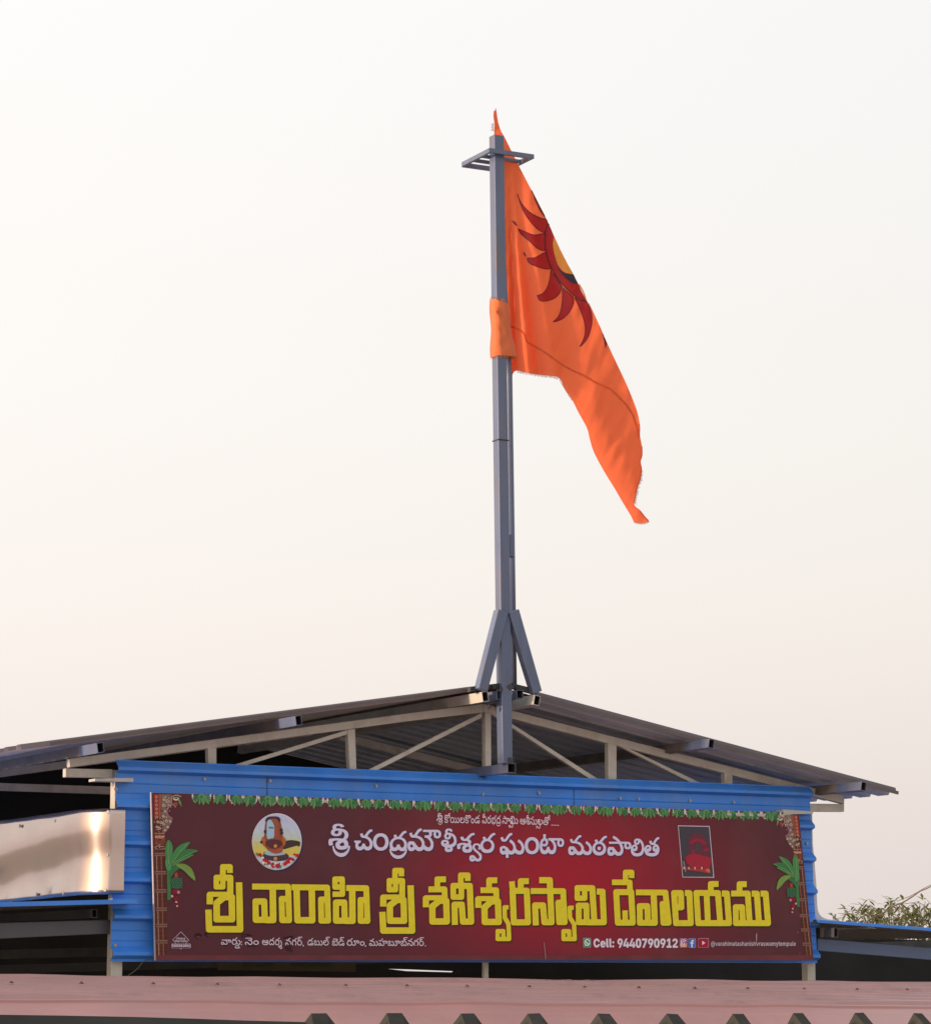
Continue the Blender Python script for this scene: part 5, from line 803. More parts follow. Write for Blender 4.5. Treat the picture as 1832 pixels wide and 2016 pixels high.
TXT_ADDR = ('11068 37372 19 -8 10 -10 6 -14 3 -19 -2 -21 -5 -15 -7 -12 -22 -24 16 -30 8 -25 4 -20 -2 -40 -9 -36 -15 -29 -27 -32 -24 -16 -14 25 33 29 20 30 8 25 3 24 -4 41 -6 16 -15 27 -43 -5 -16 4 -16 9 -15 22 -3 25 7 26 20 -4 2 -4 -'
'4 -21 7 -19 11 -7 30 -1 2 3 -14 24 -5 18 -1 18 3 15 9 17 13 10 14 4/11065 37344 -14 1 -8 -3 -7 -9 -3 -14 5 -24 17 -22 16 15 9 22 -2 24;9403 37354 23 -8 9 -8 4 -10 1 -18 -3 -9 -15 -15 -24 -5 -22 7 -11 16 0 22 -8 -6 -7 -16'
' -23 -1 -11 20 -14 7 -14 -3 -8 -7 -4 -11 0 -16 9 -19 22 -15 25 -6 26 0 23 5 25 10 14 -19 -4 -5 -20 -9 -26 -5 -49 0 -24 5 -20 10 -12 10 -10 14 -7 24 2 28 10 19 13 11 15 4 24 -3 11 -4 15 -13 27 16 17 4/9406 37330 -11 1 -6 '
'-3 -3 -13 5 -7 14 -3 9 5 1 13;14385 37298 27 -43 -8 -6 0 -23 -3 -3 -31 0 -4 3 0 32 13 6 -12 25;11933 37288 27 -43 -7 -6 0 -23 -3 -3 -33 0 -3 3 0 33 13 6 -12 24;16758 37271 3 -3 0 -33 -35 -1 -1 35;16587 37257 24 -3 22 -10'
' 15 -11 11 -13 15 -35 2 -44 -5 -26 -9 -19 -9 -13 -16 -15 -27 -13 -53 -5 -9 -10 1 -15 12 -8 63 -3 2 -26 -70 -5 -10 -8 -1 -14 7 -10 15 -4 115 0 3 -3 0 -24 -3 -3 -110 0 -20 3 -24 11 -11 17 -2 8 2 22 16 23 -11 17 -4 15 2 18 '
'9 18 -20 24 -12 26 -4 22 2 44 11 29 12 17 12 9 25 13/16598 37224 -25 1 -25 -10 -13 -14 -10 -21 -4 -35 8 -30 13 -17 24 -14 24 -2 20 5 11 6 13 13 11 27 3 31 -9 31 -16 19;16195 37257 27 -6 19 -15 11 -17 8 -29 0 -31 -3 -19 -'
'6 -16 -13 -23 -30 -27 -51 -21 36 -48 9 -6 22 -8 -1 -26 -3 -3 -24 5 -19 13 -49 64 -10 7 -8 1 -10 -4 -14 -31 -24 8 -3 4 8 25 9 14 11 9 16 5 30 0 33 6 29 13 16 15 11 17 9 32 -2 30 -9 19 -8 7 -11 4 -24 -3 -18 -16 -42 -55 -10'
' -7 -15 -6 -20 1 -17 9 -15 20 -5 20 5 40 13 28 26 -11 -12 -27 -3 -25 7 -19 14 -6 8 3 8 8 45 59 22 15;15951 37257 16 -3 14 -6 12 -10 8 -13 10 -32 -1 -45 -8 -27 -21 -33 -15 -16 -23 -16 -27 -7 -6 -6 -2 -9 4 -12 10 -5 63 -2 '
'3 -4 0 -22 -3 -3 -43 0 -26 -3 -9 -8 -1 -15 7 -9 15 -4 115 0 3 -3 0 -24 -3 -3 -123 1 -25 9 -13 12 -5 11 1 29 16 22 -11 17 -4 12 4 28 13 15 32 11 25 18 16 21 8 15 6 25 0 23 -6 20 -10 13 -15 6 -24 -4 -15 -16 -8 -26 -24 -1 -'
'9 26 -12 14 -18 7 -16 0 -13 -5 -8 -9 -2 -11 4 -15 14 -13 44 -23 13 -14 8 -22 -2 -25 -6 -14 -10 -11 -11 -6 -20 -5 -21 1 -19 7 -13 10 -9 16 -2 27 4 15 4 2 22 -7 -1 -24 5 -9 9 -6 27 -1 10 6 5 11 -1 11 -7 12 -50 27 -11 9 -10'
' 15 -5 20 1 19 7 17 10 13 23 12 31 1 25 -10 21 -21 25 24 14 6;15566 37257 29 -6 18 -13 11 -17 9 -32 0 -28 -7 -28 -12 -23 -19 -27 66 -1 1 3 -6 19 0 19 10 23 20 15 27 2 19 -6 9 -8 9 -14 4 -15 -3 -32 -7 -13 -12 -12 -17 -8 -'
'24 -3 -137 2 -11 27 27 21 16 18 14 28 4 22 -1 20 -5 16 -11 13 -14 6 -15 0 -13 -4 -26 -21 -9 -12 -1 -38 -13 -37 -17 -25 -14 -15 -30 -19 -5 2 -10 25 30 22 23 31 8 32 -1 24 -7 20 -15 13 -25 1 -20 -15 -10 -29 -23 -2 -10 26 -'
'12 14 -18 7 -17 0 -11 -4 -10 -13 2 -22 13 -13 35 -17 21 -16 11 -22 -1 -29 -7 -16 -11 -11 -13 -7 -17 -3 -20 1 -18 6 -19 16 -6 14 -2 19 3 16 5 6 23 -7 -2 -17 3 -11 15 -12 20 -1 9 3 8 8 2 10 -7 20 -53 29 -11 9 -8 14 -4 15 2'
' 29 7 15 14 14 14 6 20 3 23 -3 18 -9 20 -20 26 26 30 6 30 -8 25 -25 29 24 17 7/15714 37136 -21 -1 -10 -14 0 -23 6 -13 4 -3 22 4 11 12 1 25 -4 7;15067 37257 18 -3 23 -13 16 -23 6 -24 1 -28 -5 -28 -15 -30 -19 -25 66 -1 2 3'
' -6 23 0 11 8 25 10 11 13 6 27 2 14 -4 11 -8 8 -10 5 -13 3 -15 -3 -20 -13 -25 -20 -11 -27 -5 -137 1 -12 28 22 17 23 25 11 22 4 20 0 23 -5 18 -6 10 -14 8 -19 1 -15 -6 -12 -11 -37 -50 -20 -14 -26 -4 -16 4 -13 9 -13 25 -2 2'
'7 7 26 16 18 17 7 27 -1 20 -12 16 -18 29 25 13 5/14959 37226 -12 -1 -7 -4 -10 -20 5 -22 15 -9 11 0 7 4 19 25 -12 21/15212 37136 -19 0 -12 -16 0 -20 10 -18 21 4 8 5 4 8 2 21 -6 11;14812 37257 20 -3 20 -10 18 -23 5 -15 5 -'
'33 -6 -38 -10 -25 -15 -21 -26 -24 -17 -10 -5 0 -12 26 28 21 23 28 10 35 -2 31 -12 21 -16 8 -28 -4 -23 -17 -12 -16 -4 -47 -8 -22 -11 -18 -18 -19 -16 -11 -48 -18 35 -48 9 -6 22 -8 -3 -28 -20 2 -24 15 -48 63 -13 9 -10 -1 -6'
' -3 -14 -31 -26 9 1 10 9 23 17 18 16 5 33 0 28 5 22 8 20 13 13 16 9 17 6 40 -5 23 -10 13 -16 8 -19 -1 -19 -13 -36 -48 -15 -14 -23 -9 -22 2 -22 14 -8 14 -4 14 -1 17 3 18 6 14 10 13 23 10 25 -1 15 -7 22 -22 30 25 26 6 22 -'
'3 13 -6 25 -24 29 24 18 7/14584 37226 -12 -1 -8 -5 -7 -12 -2 -10 4 -18 8 -7 9 -3 17 4 20 25 -12 20;16436 37254 11 -18 13 -38 5 -29 0 -33 -5 -27 -11 -21 -13 -16 -23 -16 40 -53 29 -12 -1 -26 -3 -3 -22 5 -19 11 -47 61 -12 1'
'1 -11 2 -7 -4 -15 -31 -25 9 -2 8 12 30 -14 12 -14 19 -13 39 -1 35 4 29 13 38 12 18 26 -15 -18 -38 -7 -30 1 -40 11 -26 18 -16 23 -7 27 3 17 10 8 9 9 19 4 38 -7 38 -19 40;14270 37247 35 -11 26 -23 13 -29 4 -23 -2 -16 -9 -2'
'9 -13 -18 -12 -10 -30 -14 -37 -2 -35 12 -25 21 -14 28 -3 37 11 35 21 24 30 15 17 3/14268 37215 -18 1 -27 -9 -14 -16 -7 -17 -1 -25 6 -19 14 -16 21 -10 26 -1 19 7 16 14 9 19 2 22 -3 15 -8 15 -16 14;13937 37247 28 -6 21 -15'
' 13 -17 9 -31 0 -25 -8 -29 -16 -26 -21 -22 1 -2 76 0 1 2 -7 30 9 28 12 11 12 6 29 4 17 -4 13 -6 12 -11 7 -13 3 -13 -2 -24 -14 -23 -19 -12 -27 -6 -169 2 -12 28 27 18 22 20 13 22 7 23 -1 25 -9 20 -16 12 -22 3 -31 -11 -29 -'
'26 -2 -5 2 -40 -7 -31 -22 -32 -36 -25 38 -46 14 -10 27 -7 -2 -28 -22 1 -23 9 -25 24 -34 41 -16 11 -11 1 -9 -4 -17 -31 -30 11 0 5 14 31 -19 16 -16 19 -9 17 -7 29 3 43 8 20 17 22 21 14 17 7 28 6 23 0 39 -9 18 -10 23 -20 21'
' 19 19 12 30 8/13769 37215 -29 -1 -24 -10 -19 -21 -9 -30 2 -30 11 -24 19 -17 27 -9 36 2 24 12 15 17 11 31 -2 31 -12 24 -19 17/14099 37128 -21 -2 -11 -12 -3 -10 2 -15 10 -15 22 1 10 5 7 8 3 10 -2 16 -6 9;13512 37247 16 -5'
' 15 -10 9 -13 6 -18 0 -22 -7 -19 -9 -12 -16 -9 -29 -1 -11 4 -11 9 -11 23 -1 30 -8 -10 -8 -26 -22 1 -8 27 -8 12 -11 6 -11 2 -12 -4 -10 -9 -5 -12 -4 -31 5 -30 10 -22 17 -19 30 -13 42 -3 28 8 29 17 16 -23 -3 -6 -18 -10 -22 '
'-10 -27 -6 -37 -1 -9 -4 -6 -10 1 -10 5 -7 14 -5 54 0 3 -3 0 -24 -3 -3 -64 -2 -11 -9 -1 -12 5 -10 12 -5 115 0 3 -3 -1 -25 -117 -2 -16 4 -20 12 -10 24 2 20 16 25 -11 13 -4 18 6 30 -28 21 -10 11 -9 15 -10 27 -3 21 0 31 4 23'
' 16 28 22 14 20 2 20 -5 26 -26 12 14 14 10 29 7/13511 37216 -18 0 -7 -18 4 -22 17 -9 16 5 8 16 -4 18;13252 37247 21 -8 17 -16 8 -18 6 -25 0 -32 -7 -29 -11 -23 -21 -25 18 -13 9 -17 3 -23 -8 -27 -11 -12 -21 -8 -148 -1 -3 3'
' 0 23 3 4 138 0 16 6 5 10 0 14 -4 6 -12 6 -49 1 -3 3 0 24 3 3 22 2 34 29 16 32 3 39 -8 26 -16 13 -14 2 -18 -8 -11 -13 -9 -27 -23 1 -8 26 -16 16 -25 5 -16 -6 -8 -15 2 -19 14 -13 40 -21 11 -11 10 -16 3 -25 -7 -22 -14 -17 -'
'22 -8 -31 2 -17 8 -14 16 -5 17 0 15 4 18 4 2 21 -7 -1 -24 6 -10 9 -6 19 -2 9 2 7 6 4 14 -3 14 -6 7 -46 25 -18 19 -8 26 2 21 6 15 9 12 13 9 20 5 15 0 27 -9 23 -22 17 20 10 6 19 5;12853 37237 37 -10 26 -21 19 -32 5 -39 -4 '
'-40 -17 -35 -23 -25 -31 -4 -9 -12 2 -13 10 -8 61 -3 2 -26 -3 -3 -63 -2 -10 -8 -1 -16 6 -7 13 -5 112 0 3 -3 0 -24 -3 -3 -119 2 -25 9 -14 20 -2 10 2 19 15 25 -10 16 -4 15 4 24 7 11 11 8 30 7 8 6 14 19 8 21 3 28 -5 25 -8 16'
' -12 11 -22 11 -14 4 -44 -1 -20 -8 -12 -9 -17 -23 -6 -23 0 -9 19 6 25 -1 16 -7 15 -17 6 -24 -1 -18 -5 -15 -12 -14 -21 -9 -12 0 -17 6 -21 16 -13 24 -7 32 0 28 7 32 13 25 18 20 25 14 29 7/12788 37110 -20 0 -15 -10 11 -26 1'
'8 -12 16 3 8 14 -2 20 -7 8;12647 37237 20 -7 19 -17 11 -24 4 -40 -4 -31 -10 -24 -19 -29 -30 -25 -12 -4 -11 27 28 22 13 14 12 24 5 21 0 22 -6 20 -7 12 -17 8 -16 -1 -14 -6 -26 -24 -3 -7 0 -28 -4 -19 -11 -30 -24 -33 -33 -23'
' -5 3 -9 25 36 30 17 28 5 39 -8 31 -7 9 -11 5 -22 -1 -11 -7 -6 -8 -10 -29 -21 0 -4 3 -7 23 -11 13 -18 7 -23 -3 -9 -8 -3 -7 2 -20 14 -15 36 -19 17 -15 10 -25 -2 -25 -8 -16 -7 -8 -14 -8 -15 -4 -31 4 -14 7 -10 10 -8 21 0 19'
' 7 17 22 -8 -1 -24 5 -8 10 -7 15 -2 12 3 7 5 4 11 0 12 -6 10 -48 27 -16 16 -6 13 -4 15 3 25 7 16 14 14 22 8 31 -2 15 -7 22 -22 13 17 15 10 15 4 19 0 24 -10 20 -22 21 20 14 8 15 4;12290 37237 15 -5 13 -10 9 -14 4 -14 2 -2'
'1 -4 -14 -7 -14 -12 -11 -10 -5 -19 -2 -14 3 -12 7 -15 22 -2 35 -6 -6 -9 -28 -22 0 -13 33 -8 8 -12 5 -17 -3 -12 -12 -6 -23 0 -28 5 -25 10 -20 17 -16 26 -12 19 -4 30 2 25 7 26 16 4 -1 12 -24 -21 -14 -29 -12 -2 -3 36 -49 28'
' -12 0 -19 -4 -11 -18 3 -19 11 -18 21 -32 46 -11 8 -10 1 -7 -5 -13 -30 -24 9 -2 3 11 30 -26 17 -20 21 -14 27 -7 30 -1 24 4 32 13 27 16 14 15 5 30 -3 15 -9 15 -19 18 19 17 9 15 3/12288 37206 -20 1 -6 -12 1 -25 13 -11 17 1'
' 8 5 4 8 -2 22 -7 8;11807 37237 21 -5 18 -9 24 -24 11 -23 4 -20 1 -27 -2 -18 -5 -18 -11 -20 -11 -15 -14 -10 -25 -11 -51 -5 -8 -3 -5 -8 1 -15 12 -8 66 -3 1 -27 -72 -4 -9 -8 -2 -13 7 -10 14 -5 120 0 3 -3 0 -24 -3 -3 -117 0'
' -18 3 -24 12 -11 17 -2 13 2 13 5 12 12 15 -11 15 -4 12 2 24 9 16 -20 24 -13 27 -4 23 0 29 3 17 14 30 25 24 15 7 23 6/11804 37205 -21 1 -30 -11 -17 -20 -8 -29 2 -36 9 -21 19 -18 25 -8 28 3 19 8 17 21 8 25 0 31 -10 29 -17'
' 17;11403 37237 28 -11 15 -15 6 -12 8 -30 -3 -46 -12 -29 -20 -26 -23 -16 -24 -10 -21 -6 -2 -3 35 -46 11 -8 22 -7 0 -19 -5 -10 -20 4 -23 14 -49 62 -10 8 -10 2 -9 -4 -16 -31 -24 8 -3 4 14 34 15 14 18 5 32 0 32 6 25 11 21 1'
'9 13 20 6 25 -2 34 -9 17 -9 7 -12 4 -25 -4 -15 -13 -46 -58 -22 -11 -19 0 -18 6 -17 20 -6 20 2 35 7 20 9 16 27 -11 -12 -25 -4 -26 5 -17 13 -8 10 1 12 10 34 47 19 18 24 10;11642 37234 10 -19 13 -39 5 -35 -1 -28 -5 -22 -12 '
'-25 -14 -14 -22 -16 41 -51 30 -13 -1 -26 -3 -3 -23 5 -18 10 -22 25 -27 37 -17 13 -9 0 -9 -7 -12 -28 -26 9 -2 4 14 33 -19 17 -10 14 -10 21 -4 22 -1 27 4 33 12 35 10 20 4 2 26 -15 -18 -37 -7 -29 -1 -26 8 -34 15 -18 20 -11 '
'26 -2 28 10 12 12 7 15 6 43 -8 40 -19 37;10923 37223 27 -7 21 -14 13 -17 10 -21 6 -29 0 -24 -6 -30 -8 -18 -12 -18 -29 -22 40 -53 27 -12 -1 -20 -4 -8 -19 3 -16 9 -16 17 -36 51 -8 7 -11 2 -9 -6 -12 -29 -26 11 13 35 -21 21 '
'-16 33 -6 31 0 18 6 31 12 25 23 21 21 10/10919 37191 -23 -1 -21 -10 -15 -20 -7 -26 0 -28 9 -28 18 -20 22 -8 29 1 17 10 16 19 7 26 0 30 -12 33 -18 17;10752 37223 21 -9 17 -21 9 -30 1 -39 -7 -34 -17 -34 -23 -21 -25 -14 37 '
'-50 28 -13 0 -24 -5 -4 -18 3 -17 9 -18 21 -32 46 -10 8 -11 1 -7 -4 -14 -30 -23 9 -1 8 10 25 -21 16 -19 21 -14 27 -7 33 0 32 4 19 11 26 16 17 21 6 20 -2 18 -9 17 -20 13 17 11 8 14 5/10745 37191 -14 -1 -13 -10 -15 -35 -22 '
'1 -9 28 -14 15 -18 2 -16 -10 -9 -23 -1 -32 10 -37 16 -22 21 -13 34 -5 33 6 23 16 17 33 5 40 -8 34 -9 10;10467 37223 30 -4 24 -8 15 -10 14 -17 8 -25 0 -15 -10 -24 11 -21 4 -23 -6 -31 -14 -16 -23 -9 -28 2 -21 13 -9 16 -2 2'
'2 8 23 18 19 -75 1 -3 3 0 22 3 4 92 0 22 -7 3 2 2 9 -2 11 -12 17 -21 9 -37 6 -35 -1 -33 -9 -25 -16 -14 -20 -7 -26 3 -2 15 6 19 1 27 -10 15 -26 2 -28 -3 -13 -8 -14 -17 -12 -24 -2 -16 4 -12 9 -13 15 -9 18 -4 19 -1 38 11 42'
' 24 31 22 13 46 13/10524 37104 -21 -9 -13 -14 -2 -18 10 -12 22 -2 8 5 4 7 3 22 -4 12/10378 37096 -18 -1 -14 -10 4 -16 8 -11 10 -8 12 -3 15 8 4 19 -6 15;9526 37223 3 -3 -1 -32 -36 -1 -1 34;10098 37213 20 -4 23 -10 28 -25 '
'9 -16 6 -23 0 -19 -5 -18 -8 -18 -14 -15 -15 -11 -21 -10 -29 -6 -24 0 -28 6 -19 8 -18 13 -19 25 -8 25 0 21 5 19 17 28 27 19 40 11/10095 37181 -28 1 -22 -6 -15 -11 -10 -15 -5 -16 3 -29 8 -14 19 -14 26 -7 35 3 22 13 12 15 5'
' 18 0 14 -5 18 -18 21;9870 37213 23 -5 25 -15 16 -19 9 -28 0 -30 -8 -27 -19 -26 -32 -25 27 -16 10 -14 4 -23 -7 -22 -21 -18 -32 -8 -204 0 -2 26 3 3 184 0 21 2 11 5 6 6 2 11 -3 9 -7 7 -19 4 -90 0 -3 3 0 23 3 4 50 0 23 9 28'
' 16 15 13 13 18 6 14 2 20 -2 21 -12 20 -17 9 -27 2 -29 -11 -59 -58 -16 -11 -31 -7 -29 4 -26 16 -8 13 -5 17 3 33 17 33 5 3 34 -11 -17 -30 -4 -25 5 -12 6 -6 19 -4 20 10 44 46 26 20 36 11;9410 37208 21 -6 15 -10 12 -14 9 -1'
'9 4 -28 -1 -21 -9 -30 -13 -21 -16 -18 -24 -18 -22 -12 -6 3 -11 25 33 20 22 24 12 25 2 31 -6 19 -11 13 -21 7 -20 -2 -24 -11 -24 -22 1 -42 -8 -32 -11 -19 -12 -14 -34 -22 42 -49 16 -10 20 -4 -3 -28 -26 3 -17 8 -26 24 -26 32'
' -21 18 -10 2 -11 -5 -16 -30 -29 9 1 11 12 25 -22 18 -12 16 -10 20 -6 25 0 26 6 24 7 15 18 21 16 11 24 9 17 3 31 0 23 -4 20 -8 31 -25 38 30 26 7/9239 37178 -27 -1 -24 -8 -18 -16 -10 -22 -4 -28 7 -27 12 -18 28 -16 27 -4 3'
'1 7 20 14 10 14 6 15 2 33 -12 32 -21 18;8898 37208 19 -5 23 -15 12 -19 8 -30 -1 -30 -7 -23 -12 -21 -24 -24 0 -2 82 0 1 2 -6 19 0 18 7 18 10 12 13 7 33 3 27 -9 12 -11 6 -13 2 -29 -4 -13 -9 -15 -22 -13 -31 -5 -306 0 -2 25 '
'3 3 110 0 29 11 16 9 19 16 11 15 7 16 3 25 -2 20 -9 15 -14 10 -22 3 -18 -4 -11 -8 -38 -45 -26 -20 -22 -6 -24 2 -21 11 -10 12 -7 14 -2 22 3 12 12 25 22 13 34 2 24 -9 22 -21 20 17 20 10 13 3/8770 37179 -22 -2 -13 -13 -2 -9'
' 1 -15 4 -7 9 -7 13 -3 13 4 24 23 0 5 -9 14/9051 37093 -16 -3 -12 -12 -1 -20 11 -19 28 5 7 5 5 10 1 12 -5 13 -6 6;9526 37118 3 -3 -1 -32 -36 -1 -1 34;14970 37082 13 -5 13 -9 52 -65 29 -12 -2 -28 -24 4 -19 11 -47 61 -15 1'
'2 -10 1 -7 -6 -13 -29 -26 9 -2 4 7 20 16 23 17 8')
TXT_PHONE = ('25855 37333 16 -2 34 -17 18 -20 11 -18 11 -27 7 -35 5 -80 -5 -55 -7 -33 -22 -47 -17 -18 -16 -11 -24 -8 -25 -2 -25 4 -26 14 -22 23 -12 22 -9 25 -8 36 -3 29 0 70 11 63 10 28 13 22 15 16 20 13 21 7/25852 37253 -19 -3 -10 -9'
' -8 -20 -6 -40 0 -68 6 -42 12 -23 14 -8 15 2 16 16 9 33 3 40 -2 58 -6 35 -10 20;25133 37333 27 -6 21 -11 22 -23 12 -22 8 -20 9 -43 4 -30 0 -60 -12 -70 -21 -47 -15 -18 -18 -13 -20 -7 -29 -3 -20 2 -20 8 -15 9 -18 20 -13 22'
' -16 57 -5 48 0 42 5 48 6 28 11 30 11 19 14 17 20 14 24 8/25131 37253 -18 -3 -14 -14 -8 -30 -4 -35 0 -48 7 -49 11 -25 16 -9 15 2 15 16 8 30 3 30 0 58 -6 45 -10 22;26670 37328 4 -4 0 -70 -3 -3 -98 -1 -4 -4 61 -70 24 -37 9'
' -21 8 -34 0 -23 -5 -27 -7 -18 -21 -29 -35 -21 -45 -6 -37 9 -26 18 -19 26 -11 28 -4 27 0 13 4 2 61 0 5 -4 2 -18 8 -13 14 -10 15 -1 13 5 11 14 5 32 -5 20 -11 18 -116 132 -1 66 4 4;26423 37328 4 -4 0 -70 -4 -4 -43 0 -4 -4 '
'0 -277 -5 -4 -68 0 -45 38 -17 20 1 76 3 1 53 -48 4 2 0 192 -4 4 -63 0 -3 3 -1 71 4 4;26096 37328 76 -149 14 -40 8 -55 -7 -48 -10 -22 -11 -16 -25 -22 -18 -9 -20 -5 -23 -2 -30 6 -15 8 -17 12 -13 15 -18 37 -6 28 -2 30 6 40 '
'6 17 9 16 15 16 30 16 18 2 22 -2 3 3 -60 122 3 2/26092 37138 -14 -1 -17 -11 -11 -20 -3 -17 3 -21 6 -15 14 -14 11 -4 14 1 11 7 9 11 7 20 0 24 -5 18 -11 14;25615 37328 5 -5 78 -160 13 -49 1 -45 -6 -31 -8 -22 -23 -29 -35 -2'
'1 -40 -6 -25 4 -19 8 -20 15 -13 16 -18 38 -6 33 0 34 4 25 8 21 18 27 22 15 14 5 16 2 24 -1 2 2 -59 122 3 2/25611 37138 -13 -1 -17 -9 -8 -14 -6 -20 0 -16 7 -22 12 -15 15 -6 12 1 14 8 10 15 5 20 0 15 -7 24 -8 11;25356 3732'
'8 5 -5 104 -275 1 -79 -5 -4 -193 0 -4 4 0 70 3 4 118 0 4 5 -104 276 5 4;24965 37328 4 -4 1 -49 3 -3 25 0 4 -4 0 -69 -4 -4 -25 0 -4 -4 -1 -87 -3 -2 -60 1 -3 3 -1 86 -3 3 -53 0 -4 -4 92 -222 -5 -4 -62 0 -4 4 -94 225 -1 74 '
'4 4 124 0 4 4 0 48 2 3;24723 37328 4 -4 1 -49 3 -3 25 0 5 -4 0 -69 -5 -4 -25 0 -4 -4 -1 -87 -3 -2 -58 1 -3 3 -1 86 -3 3 -53 0 -4 -4 91 -222 -4 -4 -62 0 -4 4 -94 225 -1 74 4 4 124 0 4 4 0 48 2 3;24413 37328 6 -5 77 -160 1'
'3 -49 2 -43 -11 -45 -14 -25 -13 -14 -35 -21 -40 -6 -25 4 -18 8 -20 15 -14 16 -12 21 -7 22 -5 27 0 36 12 45 19 27 22 15 13 5 17 2 23 -1 2 2 -59 122 4 2/24409 37138 -13 -1 -15 -8 -10 -15 -5 -18 0 -18 6 -22 13 -15 15 -6 11 '
'1 15 8 9 15 6 20 0 15 -7 24 -11 12;24141 37318 14 -8 9 -12 5 -19 0 -13 -5 -18 -8 -12 -15 -9 -11 -1 -14 4 -11 11 -7 13 -2 24 5 20 9 12 13 8;23743 37318 32 -9 20 -14 19 -26 8 -23 -4 -4 -55 -10 -18 18 -12 3 -12 -1 -10 -5 -8'
' -11 -6 -25 4 -4 120 0 5 -4 0 -39 -6 -33 -8 -22 -24 -33 -17 -12 -18 -8 -40 -3 -22 6 -18 10 -14 14 -13 18 -9 20 -8 28 -3 30 1 34 5 25 7 21 9 17 15 18 20 14 15 6 23 4/23756 37154 -55 1 -4 -4 5 -17 8 -10 8 -5 15 -1 10 4 8 9'
' 7 20;23495 37318 20 -4 21 -9 31 -26 22 -33 9 -25 4 -28 -4 -5 -65 1 -15 32 -15 12 -12 4 -15 0 -16 -6 -13 -12 -8 -13 -10 -42 0 -43 10 -42 12 -19 10 -8 29 -5 13 3 12 9 18 36 65 0 4 -6 -12 -50 -22 -36 -18 -17 -19 -11 -26 -8'
' -25 -2 -22 3 -35 14 -25 20 -15 21 -21 50 -6 33 -2 48 7 52 9 30 15 28 14 19 17 15 24 13 21 6;24063 37314 15 -4 4 -6 -9 -55 -17 -5 -5 -10 0 -260 -5 -4 -63 0 -4 4 0 282 3 13 11 25 17 13 20 6;23940 37314 15 -4 3 -6 -9 -55 -'
'16 -5 -6 -10 0 -260 -4 -4 -65 0 -4 4 0 260 4 35 12 25 16 13 20 6;24135 37161 15 -5 10 -10 8 -18 1 -20 -5 -19 -9 -12 -14 -8 -15 -1 -13 6 -7 7 -8 15 -2 23 5 20 8 12 14 9')
